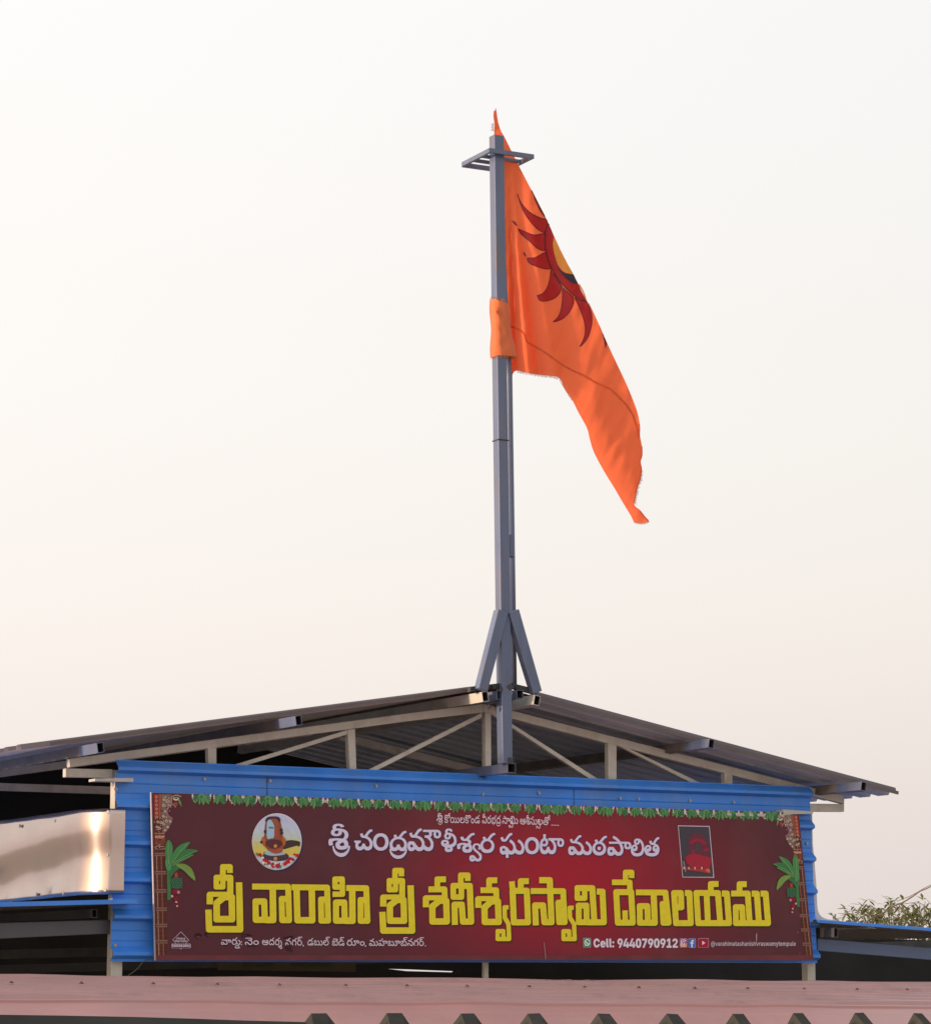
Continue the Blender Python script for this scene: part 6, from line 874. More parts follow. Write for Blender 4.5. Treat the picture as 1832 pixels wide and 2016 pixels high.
TXT_HANDLE = ('30561 37305 17 -10 8 -16 42 -152 -2 -5 -23 2 -23 97 -22 -97 -26 0 35 132 -7 20 -16 2 -5 23 10 4;28071 37305 30 -10 -4 -23 -27 7 -28 -3 -22 -15 -12 -21 -6 -28 -1 -30 9 -41 9 -15 13 -12 13 -6 21 -2 14 3 15 8 10 10 8 17 5 2'
'6 0 32 -4 20 -8 7 -6 -2 -3 -8 -1 -82 -15 -1 -4 9 -9 -9 -15 -2 -11 3 -11 10 -10 28 0 37 10 27 16 12 20 -2 13 -15 16 17 16 0 9 -6 14 -28 3 -50 -8 -37 -17 -28 -20 -15 -33 -8 -34 9 -25 23 -16 38 -5 54 9 49 16 29 14 12 16 8/2'
'8063 37227 -13 -2 -6 -6 -6 -25 5 -24 6 -7 8 -3 15 6 6 18 -3 30;30988 37304 2 -67 16 17 20 2 18 -14 10 -28 2 -38 -5 -24 -10 -20 -18 -11 -19 4 -13 18 -3 -21 -22 2 0 178/31013 37229 -9 -1 -8 -8 -7 -31 5 -28 6 -8 8 -4 8 1 8 '
'7 7 24 -3 31 -6 12;31280 37257 15 -4 10 -6 12 -25 -20 -6 -12 13 -13 2 -13 -12 -4 -19 62 -2 2 -21 -4 -21 -9 -19 -12 -12 -19 -5 -16 5 -14 12 -12 26 -3 27 3 26 11 25 15 12/31294 37175 -37 0 -2 -3 8 -19 15 -6 13 10;30750 372'
'57 24 -8 9 -12 5 -15 -19 -6 -13 14 -13 1 -13 -12 -4 -19 63 -2 2 -13 -4 -28 -9 -20 -15 -13 -17 -4 -18 6 -16 17 -9 24 -1 33 5 26 11 19 15 10/30765 37175 -39 -2 8 -21 15 -5 13 9;30311 37257 13 -4 11 -14 4 16 21 -2 -2 -105 -'
'13 -20 -25 -8 -25 9 -11 14 -4 12 20 7 10 -12 11 -4 7 2 7 9 -3 15 -40 12 -8 8 -6 13 0 22 6 18 12 10/30320 37232 -10 0 -6 -4 -3 -17 9 -10 25 -7 0 23 -6 10;30079 37257 17 -4 12 -10 8 -15 2 -15 -4 -17 -7 -9 -37 -15 -7 -6 1 -'
'13 7 -6 13 0 11 14 20 -7 -13 -25 -12 -7 -14 -2 -18 5 -10 7 -9 16 -1 19 3 13 9 12 40 18 2 14 -7 6 -11 2 -10 -5 -8 -13 -21 7 6 17 9 11 13 7;29968 37257 14 -5 10 -13 4 16 22 -2 -3 -103 -5 -13 -10 -10 -22 -7 -13 2 -16 10 -12'
' 23 21 6 10 -12 10 -3 8 3 5 7 -1 16 -37 10 -10 8 -7 13 -2 22 5 17 12 12/29977 37232 -16 -4 -2 -18 8 -9 24 -6 0 22 -4 9;29602 37257 19 -5 12 -10 7 -17 1 -18 -5 -14 -8 -8 -33 -12 -8 -7 0 -13 8 -7 12 1 12 14 20 -7 -14 -25 -'
'12 -7 -13 -2 -17 4 -13 9 -8 15 -1 20 3 13 10 11 40 18 1 13 -7 7 -11 2 -10 -5 -7 -13 -22 7 5 14 10 14 12 7;29338 37257 13 -5 10 -13 4 16 22 -2 -3 -105 -13 -20 -24 -8 -26 9 -10 13 -4 13 20 7 9 -12 11 -4 8 2 6 9 -2 15 -39 1'
'1 -9 9 -6 12 -2 18 7 23 13 10/29347 37232 -10 0 -6 -4 -3 -17 8 -10 25 -7 0 24 -6 9;29145 37257 16 -4 13 -10 8 -15 2 -15 -4 -17 -7 -9 -38 -15 -6 -6 0 -13 8 -6 13 0 11 14 20 -7 -13 -25 -13 -7 -13 -2 -18 5 -11 7 -8 16 -2 19'
' 4 13 8 12 41 18 1 14 -6 6 -11 2 -10 -5 -8 -13 -21 7 6 17 8 11 14 7;29034 37257 14 -5 10 -13 4 16 21 -2 -2 -103 -6 -13 -9 -10 -22 -7 -14 2 -15 10 -12 23 21 6 10 -12 10 -3 8 3 5 7 -2 16 -36 10 -11 8 -7 13 -1 22 4 16 13 13'
'/29043 37232 -10 0 -6 -4 -4 -9 2 -9 8 -9 24 -6 0 22 -4 9;28871 37257 13 -4 11 -14 4 16 21 -2 -2 -105 -13 -20 -25 -8 -25 9 -11 14 -4 12 20 7 10 -12 11 -4 7 2 7 9 1 8 -4 7 -40 12 -7 7 -7 14 0 22 7 19 11 9/28880 37232 -10 0'
' -6 -4 -3 -17 9 -10 25 -7 -1 25;28460 37257 14 -5 10 -13 4 16 21 -2 -2 -105 -13 -20 -24 -8 -26 9 -10 13 -5 13 21 7 9 -12 11 -4 7 2 7 9 -3 15 -38 11 -10 9 -6 12 -1 18 7 23 12 10/28469 37232 -9 0 -7 -4 -3 -17 9 -10 25 -7 -'
'1 24 -5 9;28290 37257 14 -5 10 -13 4 16 21 -2 -2 -104 -13 -21 -24 -8 -26 9 -10 13 -5 13 21 7 10 -13 10 -3 8 3 6 8 -3 15 -38 11 -10 9 -6 12 -1 18 7 23 12 10/28299 37232 -9 0 -7 -4 -3 -17 10 -11 24 -6 -1 24 -5 9;30680 3725'
'7 10 -3 1 -6 -3 -19 -13 -1 -3 -6 -1 -71 18 -4 0 -23 -18 -4 -1 -29 -21 -1 -2 30 -14 4 0 23 14 4 1 80 10 20;28980 37257 11 -5 -4 -23 -12 -1 -4 -5 -1 -72 18 -4 0 -23 -18 -4 -1 -29 -21 -1 -2 30 -13 4 0 23 13 4 1 79 8 19 11 7'
';31211 37256 9 -2 2 -4 -4 -20 -8 -3 -4 -8 0 -139 -22 -2 -2 152 9 20;31113 37256 13 -9 8 -14 3 22 22 -2 -2 -131 -22 2 -1 83 -6 15 -11 6 -12 -6 -6 -14 -1 -84 -24 0 2 103 14 24 10 5;30941 37255 2 -98 -10 -28 -14 -8 -14 1 -1'
'2 9 -10 15 -7 -16 -11 -9 -9 -1 -11 5 -11 17 -4 -20 -20 0 -1 132 24 -1 0 -86 5 -12 9 -6 11 4 6 17 0 83 23 1 1 -88 7 -13 10 -4 10 6 4 16 0 82;30515 37255 3 -91 -4 -22 -9 -15 -12 -6 -14 1 -12 8 -11 16 -7 -17 -10 -8 -19 3 -1'
'2 17 -4 -19 -22 1 1 132 24 -2 0 -83 4 -14 10 -7 10 4 7 13 0 87 23 1 1 -86 5 -13 13 -6 9 7 4 11 0 86;30238 37255 29 -132 -25 1 -17 91 -15 -91 -23 -1 -18 92 -16 -91 -24 -2 26 132 26 -1 17 -84 17 84;29891 37255 4 -86 10 -16'
' 20 -2 -2 -30 -17 3 -11 18 -4 -20 -22 2 0 129;29819 37255 36 -131 -26 0 -23 97 -22 -97 -24 -2 32 131;29742 37255 2 -85 -5 -28 -13 -17 -16 -4 -13 4 -14 18 0 -63 -23 -2 -2 175 25 0 0 -81 7 -17 12 -6 11 5 6 17 0 82;29538 37'
'255 2 -131 -22 -2 -2 131;29492 37255 2 -83 -2 -21 -7 -18 -14 -11 -16 -1 -12 8 -10 16 -3 -23 -20 0 -1 132 24 -1 0 -81 7 -17 12 -6 11 5 6 17 0 82;29285 37255 2 -89 -7 -28 -11 -13 -16 -4 -13 4 -14 16 0 -61 -22 -2 -2 175 24 '
'0 1 -85 5 -12 13 -7 11 6 6 15 0 83;28818 37255 2 -97 -4 -16 -8 -14 -13 -7 -13 1 -11 7 -11 17 -8 -16 -10 -9 -9 -1 -11 5 -12 17 -4 -20 -20 0 0 132 23 -1 0 -81 6 -17 9 -6 9 3 7 13 1 88 23 1 0 -84 6 -16 12 -5 10 8 3 9 1 87;2'
'8660 37255 3 -131 -23 -2 -2 131;28615 37255 2 -84 -5 -29 -13 -17 -16 -4 -13 4 -15 18 0 -63 -22 -2 -2 175 25 0 0 -81 7 -17 12 -6 10 5 7 17 0 82;28384 37255 3 -85 9 -16 20 -3 -1 -30 -17 3 -11 17 -3 -19 -23 2 0 129;28210 37'
'255 37 -131 -26 0 -23 98 -22 -98 -24 -2 -1 5 33 126;29531 37104 8 -7 3 -13 -4 -10 -10 -5 -10 6 -4 12 5 13;28654 37104 8 -8 2 -12 -4 -11 -10 -4 -10 6 -3 12 6 14')
TXT_MAKER = ('7370 37298 11 -6 8 -10 7 -41 -9 -33 -10 -9 -14 -4 -14 4 -12 13 -5 20 -1 24 3 19 8 13 14 9/7366 37276 -10 -4 -4 -14 2 -31 8 -9 8 3 4 16 -1 29;7300 37298 16 -8 9 -13 -1 -18 -14 -14 11 -11 2 -14 -12 -19 -19 -6 -16 5 -11 11 '
'-2 17 13 17 -13 12 -3 17 4 11 11 9/7296 37279 -9 -1 -5 -9 2 -9 9 -5 7 3 3 8 -1 8/7294 37237 -7 -3 -4 -8 8 -11 8 3 3 8;7158 37298 11 -5 9 -9 5 -27 -6 -17 -9 -8 -12 -2 -14 7 1 -16 34 -3 1 -19 -51 -2 -4 54 17 5 8 -6 7 -1 6 '
'6 1 12 -3 8 -8 3 -11 -12 -18 0 0 11 14 17;7088 37298 11 -5 10 -11 4 -16 -1 -15 -7 -14 -9 -5 -13 -1 -11 6 0 -16 35 -3 1 -19 -51 -2 -5 53 18 6 14 -7 7 6 1 10 -3 9 -8 4 -12 -12 -17 0 -1 11 15 18;7017 37298 11 -5 9 -9 5 -15 '
'0 -13 -5 -15 -10 -9 -14 -1 -12 6 1 -16 35 -3 1 -19 -52 -2 -4 53 18 6 7 -6 7 -1 6 5 2 11 -4 9 -7 4 -7 -3 -5 -9 -17 0 -1 11 14 17;6948 37298 15 -6 10 -14 -1 -19 -14 -14 11 -11 3 -13 -9 -18 -23 -8 -15 5 -12 11 -2 17 13 17 -'
'13 12 -3 17 5 11 10 9/6944 37279 -9 -1 -4 -9 2 -9 8 -5 7 3 4 8 -2 8/6942 37237 -7 -3 -3 -7 2 -8 6 -4 7 3 3 7 -2 8;6878 37298 16 -7 9 -13 -2 -20 -13 -12 11 -13 2 -15 -11 -16 -20 -7 -19 7 -8 10 -1 20 12 14 -12 9 -5 17 5 12'
' 8 8 15 6/6873 37279 -8 -2 -5 -9 2 -7 8 -6 8 4 3 8 -1 7/6872 37237 -7 -2 -3 -8 2 -8 6 -4 7 2 3 7 -1 7;7456 37297 3 -14 8 -4 0 -17 -9 -4 0 -22 -18 0 -2 24 -17 -2 26 -59 -18 -2 -30 63 0 19 37 2 4 16;7252 37297 1 -21 -29 -3'
' 26 -32 2 -9 -2 -20 -18 -15 -25 2 -11 11 -4 18 18 2 5 -10 7 -4 8 5 2 11 -9 14 -30 31 -1 18;6803 37297 26 -49 3 -24 -12 -21 -20 -8 -14 4 -10 8 -5 12 -2 17 10 21 21 6 -16 33/6802 37244 -9 -2 -4 -10 3 -11 8 -5 6 2 5 9 -1 10'
';7210 37121 13 -6 5 -12 -1 -66 -7 0 -3 7 -8 -7 -9 1 -10 18 0 22 6 14 12 4 10 -6 -3 18 -9 1 -7 -6 -8 4 8 11/7211 37084 -8 -3 -3 -11 1 -13 7 -8 7 4 3 10 -1 14;7023 37121 12 -4 7 -15 -2 -65 -7 0 -3 7 -9 -7 -7 1 -11 17 -1 19'
' 7 18 11 4 11 -7 -4 19 -7 1 -9 -6 -7 4 8 11/7024 37084 -7 -2 -4 -10 2 -15 6 -8 7 3 4 13 -3 14;7299 37098 9 -5 4 4 9 -2 -1 -46 -5 -8 -11 -5 -13 5 -5 10 8 4 10 -7 5 5 -1 7 -17 5 -6 9 2 18/7304 37087 -7 -1 -2 -8 3 -5 10 -3 '
'1 9;6979 37098 11 -4 5 -11 -8 -3 -12 6 -5 -4 -2 -9 27 -2 2 -3 -6 -23 -15 -8 -8 3 -7 8 -4 26 8 18/6984 37061 -14 0 -1 -5 4 -6 7 -1 4 4;7344 37098 4 -4 -7 -13 0 -62 -9 -2 -2 66 4 11;7277 37098 2 -11 -7 -5 0 -30 7 -5 0 -8 -'
'7 -4 -1 -11 -8 -1 -2 12 -6 4 0 8 6 5 0 34 5 10;7067 37098 7 -6 4 5 8 -2 -1 -45 -5 -9 -11 -5 -12 5 -6 11 8 3 11 -7 4 10 -20 9 -5 13 6 16/7069 37087 -8 -2 -1 -8 13 -7 2 10;7247 37097 2 -58 -9 -2 -2 58;7179 37097 2 -58 -8 -'
'2 -2 58;7140 37097 12 -6 7 -14 3 -19 -3 -21 -14 -18 -27 -2 -2 78/7137 37083 -10 -1 3 -51 15 4 6 14 -3 26;6947 37097 2 -79 -17 1 -13 53 -13 -53 -16 -2 0 79 10 -1 0 -50 14 50 8 2 16 -54 0 52;7246 37028 4 -7 -6 -8 -5 4 -1 6'
' 3 5;7178 37028 4 -8 -7 -7 -5 9 4 6;7255 37005 11 -8 4 7 12 -2 -2 -50 -7 -10 -10 -3 -17 2 -11 13 11 4 14 -7 7 6 -2 7 -24 6 -7 11 4 19/7260 36992 -10 -1 -2 -9 17 -7 2 9;6986 37005 19 -10 8 -18 -13 -2 -12 14 -15 -2 -6 -8 -'
'4 -14 4 -23 8 -8 10 -2 8 3 7 12 13 -2 -11 -22 -21 -7 -14 5 -10 9 -8 21 0 18 4 16 9 12 12 7;7222 37004 2 -39 -5 -20 -9 -6 -8 0 -12 9 -3 -9 -11 0 -1 63 14 0 0 -41 6 -7 6 -1 8 9 1 40;7160 37004 2 -47 -5 -12 -8 -6 -9 0 -12 8'
' -4 -8 -10 0 -1 63 14 0 0 -40 5 -8 8 -1 7 9 0 40;7098 37004 2 -63 -12 -2 -2 63;7071 37004 2 -45 -3 -12 -12 -8 -8 0 -11 7 -1 -26 -12 -2 -2 84 14 0 1 -41 5 -7 7 -1 8 10 0 39;7095 36930 6 -9 -8 -8 -8 9 3 6')
# ------------------------------------------------------------------ the printed banner
KBN = -.03
TL, TR, BRc, BL = (299, 1561), (1571.6, 1601), (1601, 1890), (307, 1890.5)
def kb(u, v, layer=0.0):
    rip = .012 * noise.noise(Vector((u * .0024, v * .0006, 9)))
    return KBN - .0022 * layer + rip
bc = at(950, 1888, KBN)
banner = root('temple_banner', bc, 'wide maroon printed temple banner with yellow Telugu title on the blue front', 'banner')
def inkmat():
    m = bpy.data.materials.new('maroon_print'); m.use_nodes = True; n = m.node_tree.nodes; l = m.node_tree.links; bs = n['Principled BSDF']
    bs.inputs['Roughness'].default_value = .5; bs.inputs['Specular IOR Level'].default_value = .2
    uvn = n.new('ShaderNodeUVMap'); uvn.uv_map = 'uv'; mp = n.new('ShaderNodeMapping'); mp.inputs['Location'].default_value = (-.625 / .36, -.52 / .95, 0); mp.inputs['Scale'].default_value = (1 / .36, 1 / .95, 1)
    l.new(uvn.outputs[0], mp.inputs[0]); ln = n.new('ShaderNodeVectorMath'); ln.operation = 'LENGTH'; l.new(mp.outputs[0], ln.inputs[0])
    rp = n.new('ShaderNodeValToRGB'); cr = rp.color_ramp; cr.interpolation = 'B_SPLINE'
    cr.elements[0].position = 0; cr.elements[0].color = (.42, .016, .034, 1); cr.elements[1].position = 1; cr.elements[1].color = (.092, .030, .039, 1)
    e = cr.elements.new(.28); e.color = (.355, .017, .036, 1); e = cr.elements.new(.62); e.color = (.175, .025, .039, 1)
    l.new(ln.outputs['Value'], rp.inputs[0])
    tcn = n.new('ShaderNodeTexCoord'); nz = n.new('ShaderNodeTexNoise'); nz.inputs['Scale'].default_value = 1.6; nz.inputs['Detail'].default_value = 8; l.new(tcn.outputs['Object'], nz.inputs[0])
    mr2 = n.new('ShaderNodeMapRange'); mr2.inputs['From Min'].default_value = .45; mr2.inputs['From Max'].default_value = .8; mr2.inputs['To Max'].default_value = .22; l.new(nz.outputs['Fac'], mr2.inputs['Value'])
    mi = n.new('ShaderNodeMix'); mi.data_type = 'RGBA'; l.new(mr2.outputs[0], mi.inputs['Factor']); l.new(rp.outputs[0], mi.inputs['A']); mi.inputs['B'].default_value = (.26, .12, .11, 1); l.new(mi.outputs['Result'], bs.inputs['Base Color'])
    return m
M_print = inkmat()
def lerp2(a, b, t): return (a[0] + (b[0] - a[0]) * t, a[1] + (b[1] - a[1]) * t)
NX, NY = 80, 10; V = []; UVs = []; Fc = []
for j in range(NY + 1):
    for i in range(NX + 1):
        s_, t_ = i / NX, j / NY; p = lerp2(lerp2(TL, TR, s_), lerp2(BL, BRc, s_), t_)
        V.append(at(p[0], p[1], kb(p[0], p[1]))); UVs.append((s_, 1 - t_))
for j in range(NY):
    for i in range(NX): a = j * (NX + 1) + i; Fc.append((a, a + 1, a + NX + 2, a + NX + 1))
mk('printed_sheet', V, Fc, M_print, banner, uv=UVs, smooth=True)
m = MB()
cs_ = [at(TL[0] + 6, TL[1] + 6, KBN + .002), at(TR[0] - 6, TR[1] + 6, KBN + .002), at(BRc[0] - 6, BRc[1] - 6, KBN + .002), at(BL[0] + 6, BL[1] - 6, KBN + .002)]
for i in range(4): a, b = cs_[i], cs_[(i + 1) % 4]; m.tube(a + B * .013, b + B * .013, .022, .022)
m.build('frame', M_creamd, banner)
m = MB(); m.slab([at(297.3, 1560, KBN - .001), at(300.2, 1560, KBN - .001), at(308.6, 1891, KBN - .001), at(305.5, 1891.5, KBN - .001)], B * .02); m.build('folded_edge', mat('white_flex_edge', (.45, .40, .42), vary=.1), banner)
m = MB()
for i in range(32):
    u0, u1 = 307 + i * 40.4, 307 + (i + 1) * 40.4
    m.add([at(u, v, kb(u, v, 1.6)) for u, v in ((u0, 1881), (u1, 1881), (u1, 1891), (u0, 1891))], [(0, 1, 2, 3)])
m.build('bottom_fold', mat('crimson_fold', (.15, .022, .032), vary=.2, scale=4), banner)
INK = {}
def ink(srgb, k=1.0):
    r_, g_, b_ = srgb
    if g_ > r_ * 1.1 and g_ > b_ * 1.1: srgb = (r_ * .78 + 18, g_ * .78 + 17, b_ * .78 + 15)
    key = (tuple(srgb), k)
    if key not in INK: INK[key] = flat('ink_%02d' % (len(INK) + 1), srgb, k * 1.42)
    return INK[key]
def art(name, polys, layer, m_, parent=None):
    P, Tt = fill(polys); return mk(name, [at(u, v, kb(u, v, layer)) for u, v in P], Tt, m_, parent or banner)
class Art:
    """many inks in one printed picture = one mesh"""
    def __init__(s): s.v = []; s.f = []; s.m = []; s.mats = []
    def add(s, polys, layer, srgb, k=1.0):
        m_ = ink(srgb, k)
        if m_ not in s.mats: s.mats.append(m_)
        if not isinstance(polys[0][0], (tuple, list)): polys = [polys]
        P, Tt = fill(polys); b = len(s.v); s.v += [at(u, v, kb(u, v, layer)) for u, v in P]; s.f += [tuple(b + i for i in t) for t in Tt]; s.m += [s.mats.index(m_)] * len(Tt)
    def build(s, name, parent=None): return mk(name, s.v, s.f, s.mats, parent or banner, s.m)
def dec(txt):
    out = []
    for gtxt in txt.split(';'):
        grp = []
        for ctxt in gtxt.split('/'):
            n = [int(q) for q in ctxt.split()]; x = y = 0; P = []
            for i in range(0, len(n), 2): x += n[i]; y += n[i + 1]; P.append((x / 20.0, y / 20.0))
            grp.append(P)
        out.append(grp)
    return out
def moved(gs, dx, dy): return [[[(x + dx, y + dy) for x, y in c] for c in g] for g in gs]
title = dec(TXT_TITLE)
def words(gs, gap):
    gs = sorted(gs, key=lambda g: min(p[0] for p in g[0])); out = []; end = -1e9
    for g in gs:
        a, b = min(p[0] for p in g[0]), max(p[0] for p in g[0])
        if a - end > gap: out.append([])
        out[-1].append(g); end = max(end, b)
    return out
for w_ in words(title, 8): art('title_shadow', moved(w_, 2.0, 2.6), 1, ink((58, 50, 32))); art('title_word', w_, 2, ink((200, 186, 46)))
wl_ = dec(TXT_WHITE)
for w_ in words(wl_, 9): art('headline_shadow', moved(w_, 1.4, 1.8), 1, ink((52, 45, 88))); art('headline_word', w_, 2, ink((188, 184, 208)))
for w_ in words(dec(TXT_BLESS), 4): art('blessing_word', w_, 2, ink((205, 192, 205)))
for w_ in words(dec(TXT_ADDR), 3): art('address_word', w_, 1, ink((196, 186, 200)))
for w_ in words(dec(TXT_PHONE), 5): art('phone_word', w_, 1, ink((200, 194, 214)))
art('handle_lettering', dec(TXT_HANDLE), 1, ink((176, 164, 174)))
# maker's mark, bottom left
cm = lambda P: [((400 + x * 840 / 1832) * .725545, (2120 + y * 840 / 1832) * .725545) for x, y in P]
A = Art()
A.add(ribbon(cm([(198, 892), (244, 940), (198, 996), (150, 940)]), 1.3, True), 1, (170, 160, 175))
A.add([cm(rrect(142, 962, 256, 990, 8))], 2, (170, 160, 175)); A.add([cm(rrect(146, 964, 252, 988, 7))], 3, (96, 48, 58))
mk_ = dec(TXT_MAKER); A.add(mk_, 4, (190, 180, 195)); A.build('maker_mark')
# social icons
ci = lambda P: [((1560 + x * 620 / 1832) * .725545, (2520 + y * 620 / 1832) * .725545) for x, y in P]
def icon(name, box, col, parts):
    A = Art(); A.add([ci(rrect(*box, 9))], 1, (170, 150, 170)); A.add([ci(rrect(box[0] + 3, box[1] + 3, box[2] - 3, box[3] - 3, 8))], 2, col)
    for i, (P, c, w) in enumerate(parts):
        A.add(ribbon(ci(P), w, P[0] == P[-1]) if w else [ci(P)], 3 + i * .4, c)
    A.build(name)
icon('message_icon', (62, 76, 126, 154), (58, 140, 98), [(ell(96, 112, 20, 24), (215, 225, 215), 2.0), ([(78, 136), (74, 144), (86, 140)], (215, 225, 215), 0), (smooth_line([(88, 102), (90, 112), (98, 121), (106, 124)], 3), (215, 225, 215), 2.2)])
icon('camera_icon', (836, 80, 898, 154), (140, 70, 135), [([(840, 118), (894, 118), (894, 150), (840, 150)], (190, 120, 90), 0), (rrect(848, 92, 886, 142, 10), (215, 200, 205), 1.6), (ell(867, 117, 10, 13), (215, 200, 205), 1.5), (ell(879, 100, 2.5, 3), (225, 210, 215), 0)])
icon('page_icon', (906, 80, 966, 156), (62, 100, 180), [([(930, 153), (930, 122), (922, 122), (922, 112), (930, 112), (930, 102), (936, 93), (950, 92), (950, 101), (943, 102), (941, 106), (941, 112), (950, 112), (948, 122), (941, 122), (941, 153)], (210, 215, 230), 0)])
icon('video_icon', (982, 78, 1070, 154), (150, 28, 52), [([(1018, 100), (1042, 116), (1018, 133)], (220, 200, 205), 0)])
# garland of mango leaves and white flowers along the top edge
def topv(u): return TL[1] + (TR[1] - TL[1]) * (u - TL[0]) / (TR[0] - TL[0])
A1c = [320, 430, 525, 608, 712, 820, 918, 1000, 1105, 1195, 1290, 1370, 1460, 1535, 1630, 1732, 1815]; W1 = {320, 712, 820, 1195, 1630}
A2c = [80, 145, 215, 270, 335, 410, 475, 545, 610, 670, 740, 800, 870, 945, 1000, 1060, 1125, 1190, 1245, 1310, 1375, 1425, 1480, 1520, 1580, 1608]; W2 = {335, 410, 670, 870, 1060, 1310, 1375}
cl = [((400 + x * 840 / 1832) * .725545, x in W1) for x in A1c]; lastu = cl[-1][0]
cl += [(798.1 + .4515 * x, x in W2) for x in A2c if 798.1 + .4515 * x > lastu + 15]
rg = random.Random(3)
def leafshape(x, y, ang, L_, w):
    c, s_ = math.cos(ang), math.sin(ang); prof_ = [(0, 0), (.15, .55), (.38, 1), (.65, .8), (.88, .3), (1, 0), (.88, -.3), (.65, -.8), (.38, -1), (.15, -.55)]
    return [(x + a * L_ * c - b * w * s_, y + a * L_ * s_ + b * w * c) for a, b in prof_]
for i, (u, wide) in enumerate(cl):
    GL = GW = Art(); v = topv(u) - 1.5; sz = 1.16 - .18 * (u - 372) / 1180.0
    side = 1 if i % 2 else -1
    lv = [(-6, 2.25, 15, 4.6), (6, .9, 15, 4.6), (-4.5, 1.95, 18, 4.8), (4.5, 1.2, 18, 4.8), (-2, 1.72, 19, 4.4), (2, 1.42, 19, 4.4)] if wide else [(-4, 2.0, 15, 4.2), (4, 1.15, 15, 4.2), (-1.5, 1.7, 18.5, 4.2), (2, 1.4, 18, 4.2)]
    for j, (dx, a, L_, w_) in enumerate(lv):
        c = ((50, 116, 66), (70, 134, 80), (42, 102, 60), (62, 128, 74))[(i + j) % 4]; a += rg.uniform(-.08, .08) + (.08 * side if not wide else 0); L_ *= rg.uniform(.9, 1.08)
        GL.add([leafshape(u + dx * sz, v + 2, a, L_ * sz, w_ * sz)], 1.0 + j * .2, c)
        if j % 2 == 0 or wide: GL.add(ribbon([(u + dx * sz, v + 3), (u + dx * sz + math.cos(a) * L_ * sz * .92, v + 2 + math.sin(a) * L_ * sz * .92)], .9), 1.08 + j * .2, (146, 172, 104))
    GL.add([ell(u, v + 4.5 * sz, 5.2 * sz if wide else 3.6 * sz, 4.2 * sz, 12)], 2.3, (92, 160, 96)); GL.add([ell(u, v + 5.5 * sz, 3.2 * sz if wide else 2.2 * sz, 3.0 * sz, 10)], 2.45, (58, 118, 70))
    for sx in (-1, 1):
        x0 = u + sx * (14 if wide else 10.5) * sz
        P = smooth_line([(x0 + sx * 1.5, v + 2), (x0 + sx * 1.2, v + 7 * sz), (x0 - sx * 1.5, v + 12 * sz), (x0 - sx * 4.5, v + 14.5 * sz)], 3) if (wide or sx == side) else smooth_line([(x0, v + 2.5), (x0 - sx * .5, v + 9 * sz)], 3)
        for q, (a, b) in enumerate(P): GW.add([ell(a + rg.uniform(-.4, .4), b, 1.55 * sz, 1.5 * sz, 7)], .8 + (q % 3) * .1, (198, 188, 186) if q % 3 else (164, 148, 146))
    GW.add([ell(u + side * 9 * sz, v + 17 * sz, 1.2, 1.3, 6)], .7, (150, 28, 40))
    GL.build('garland_cluster')
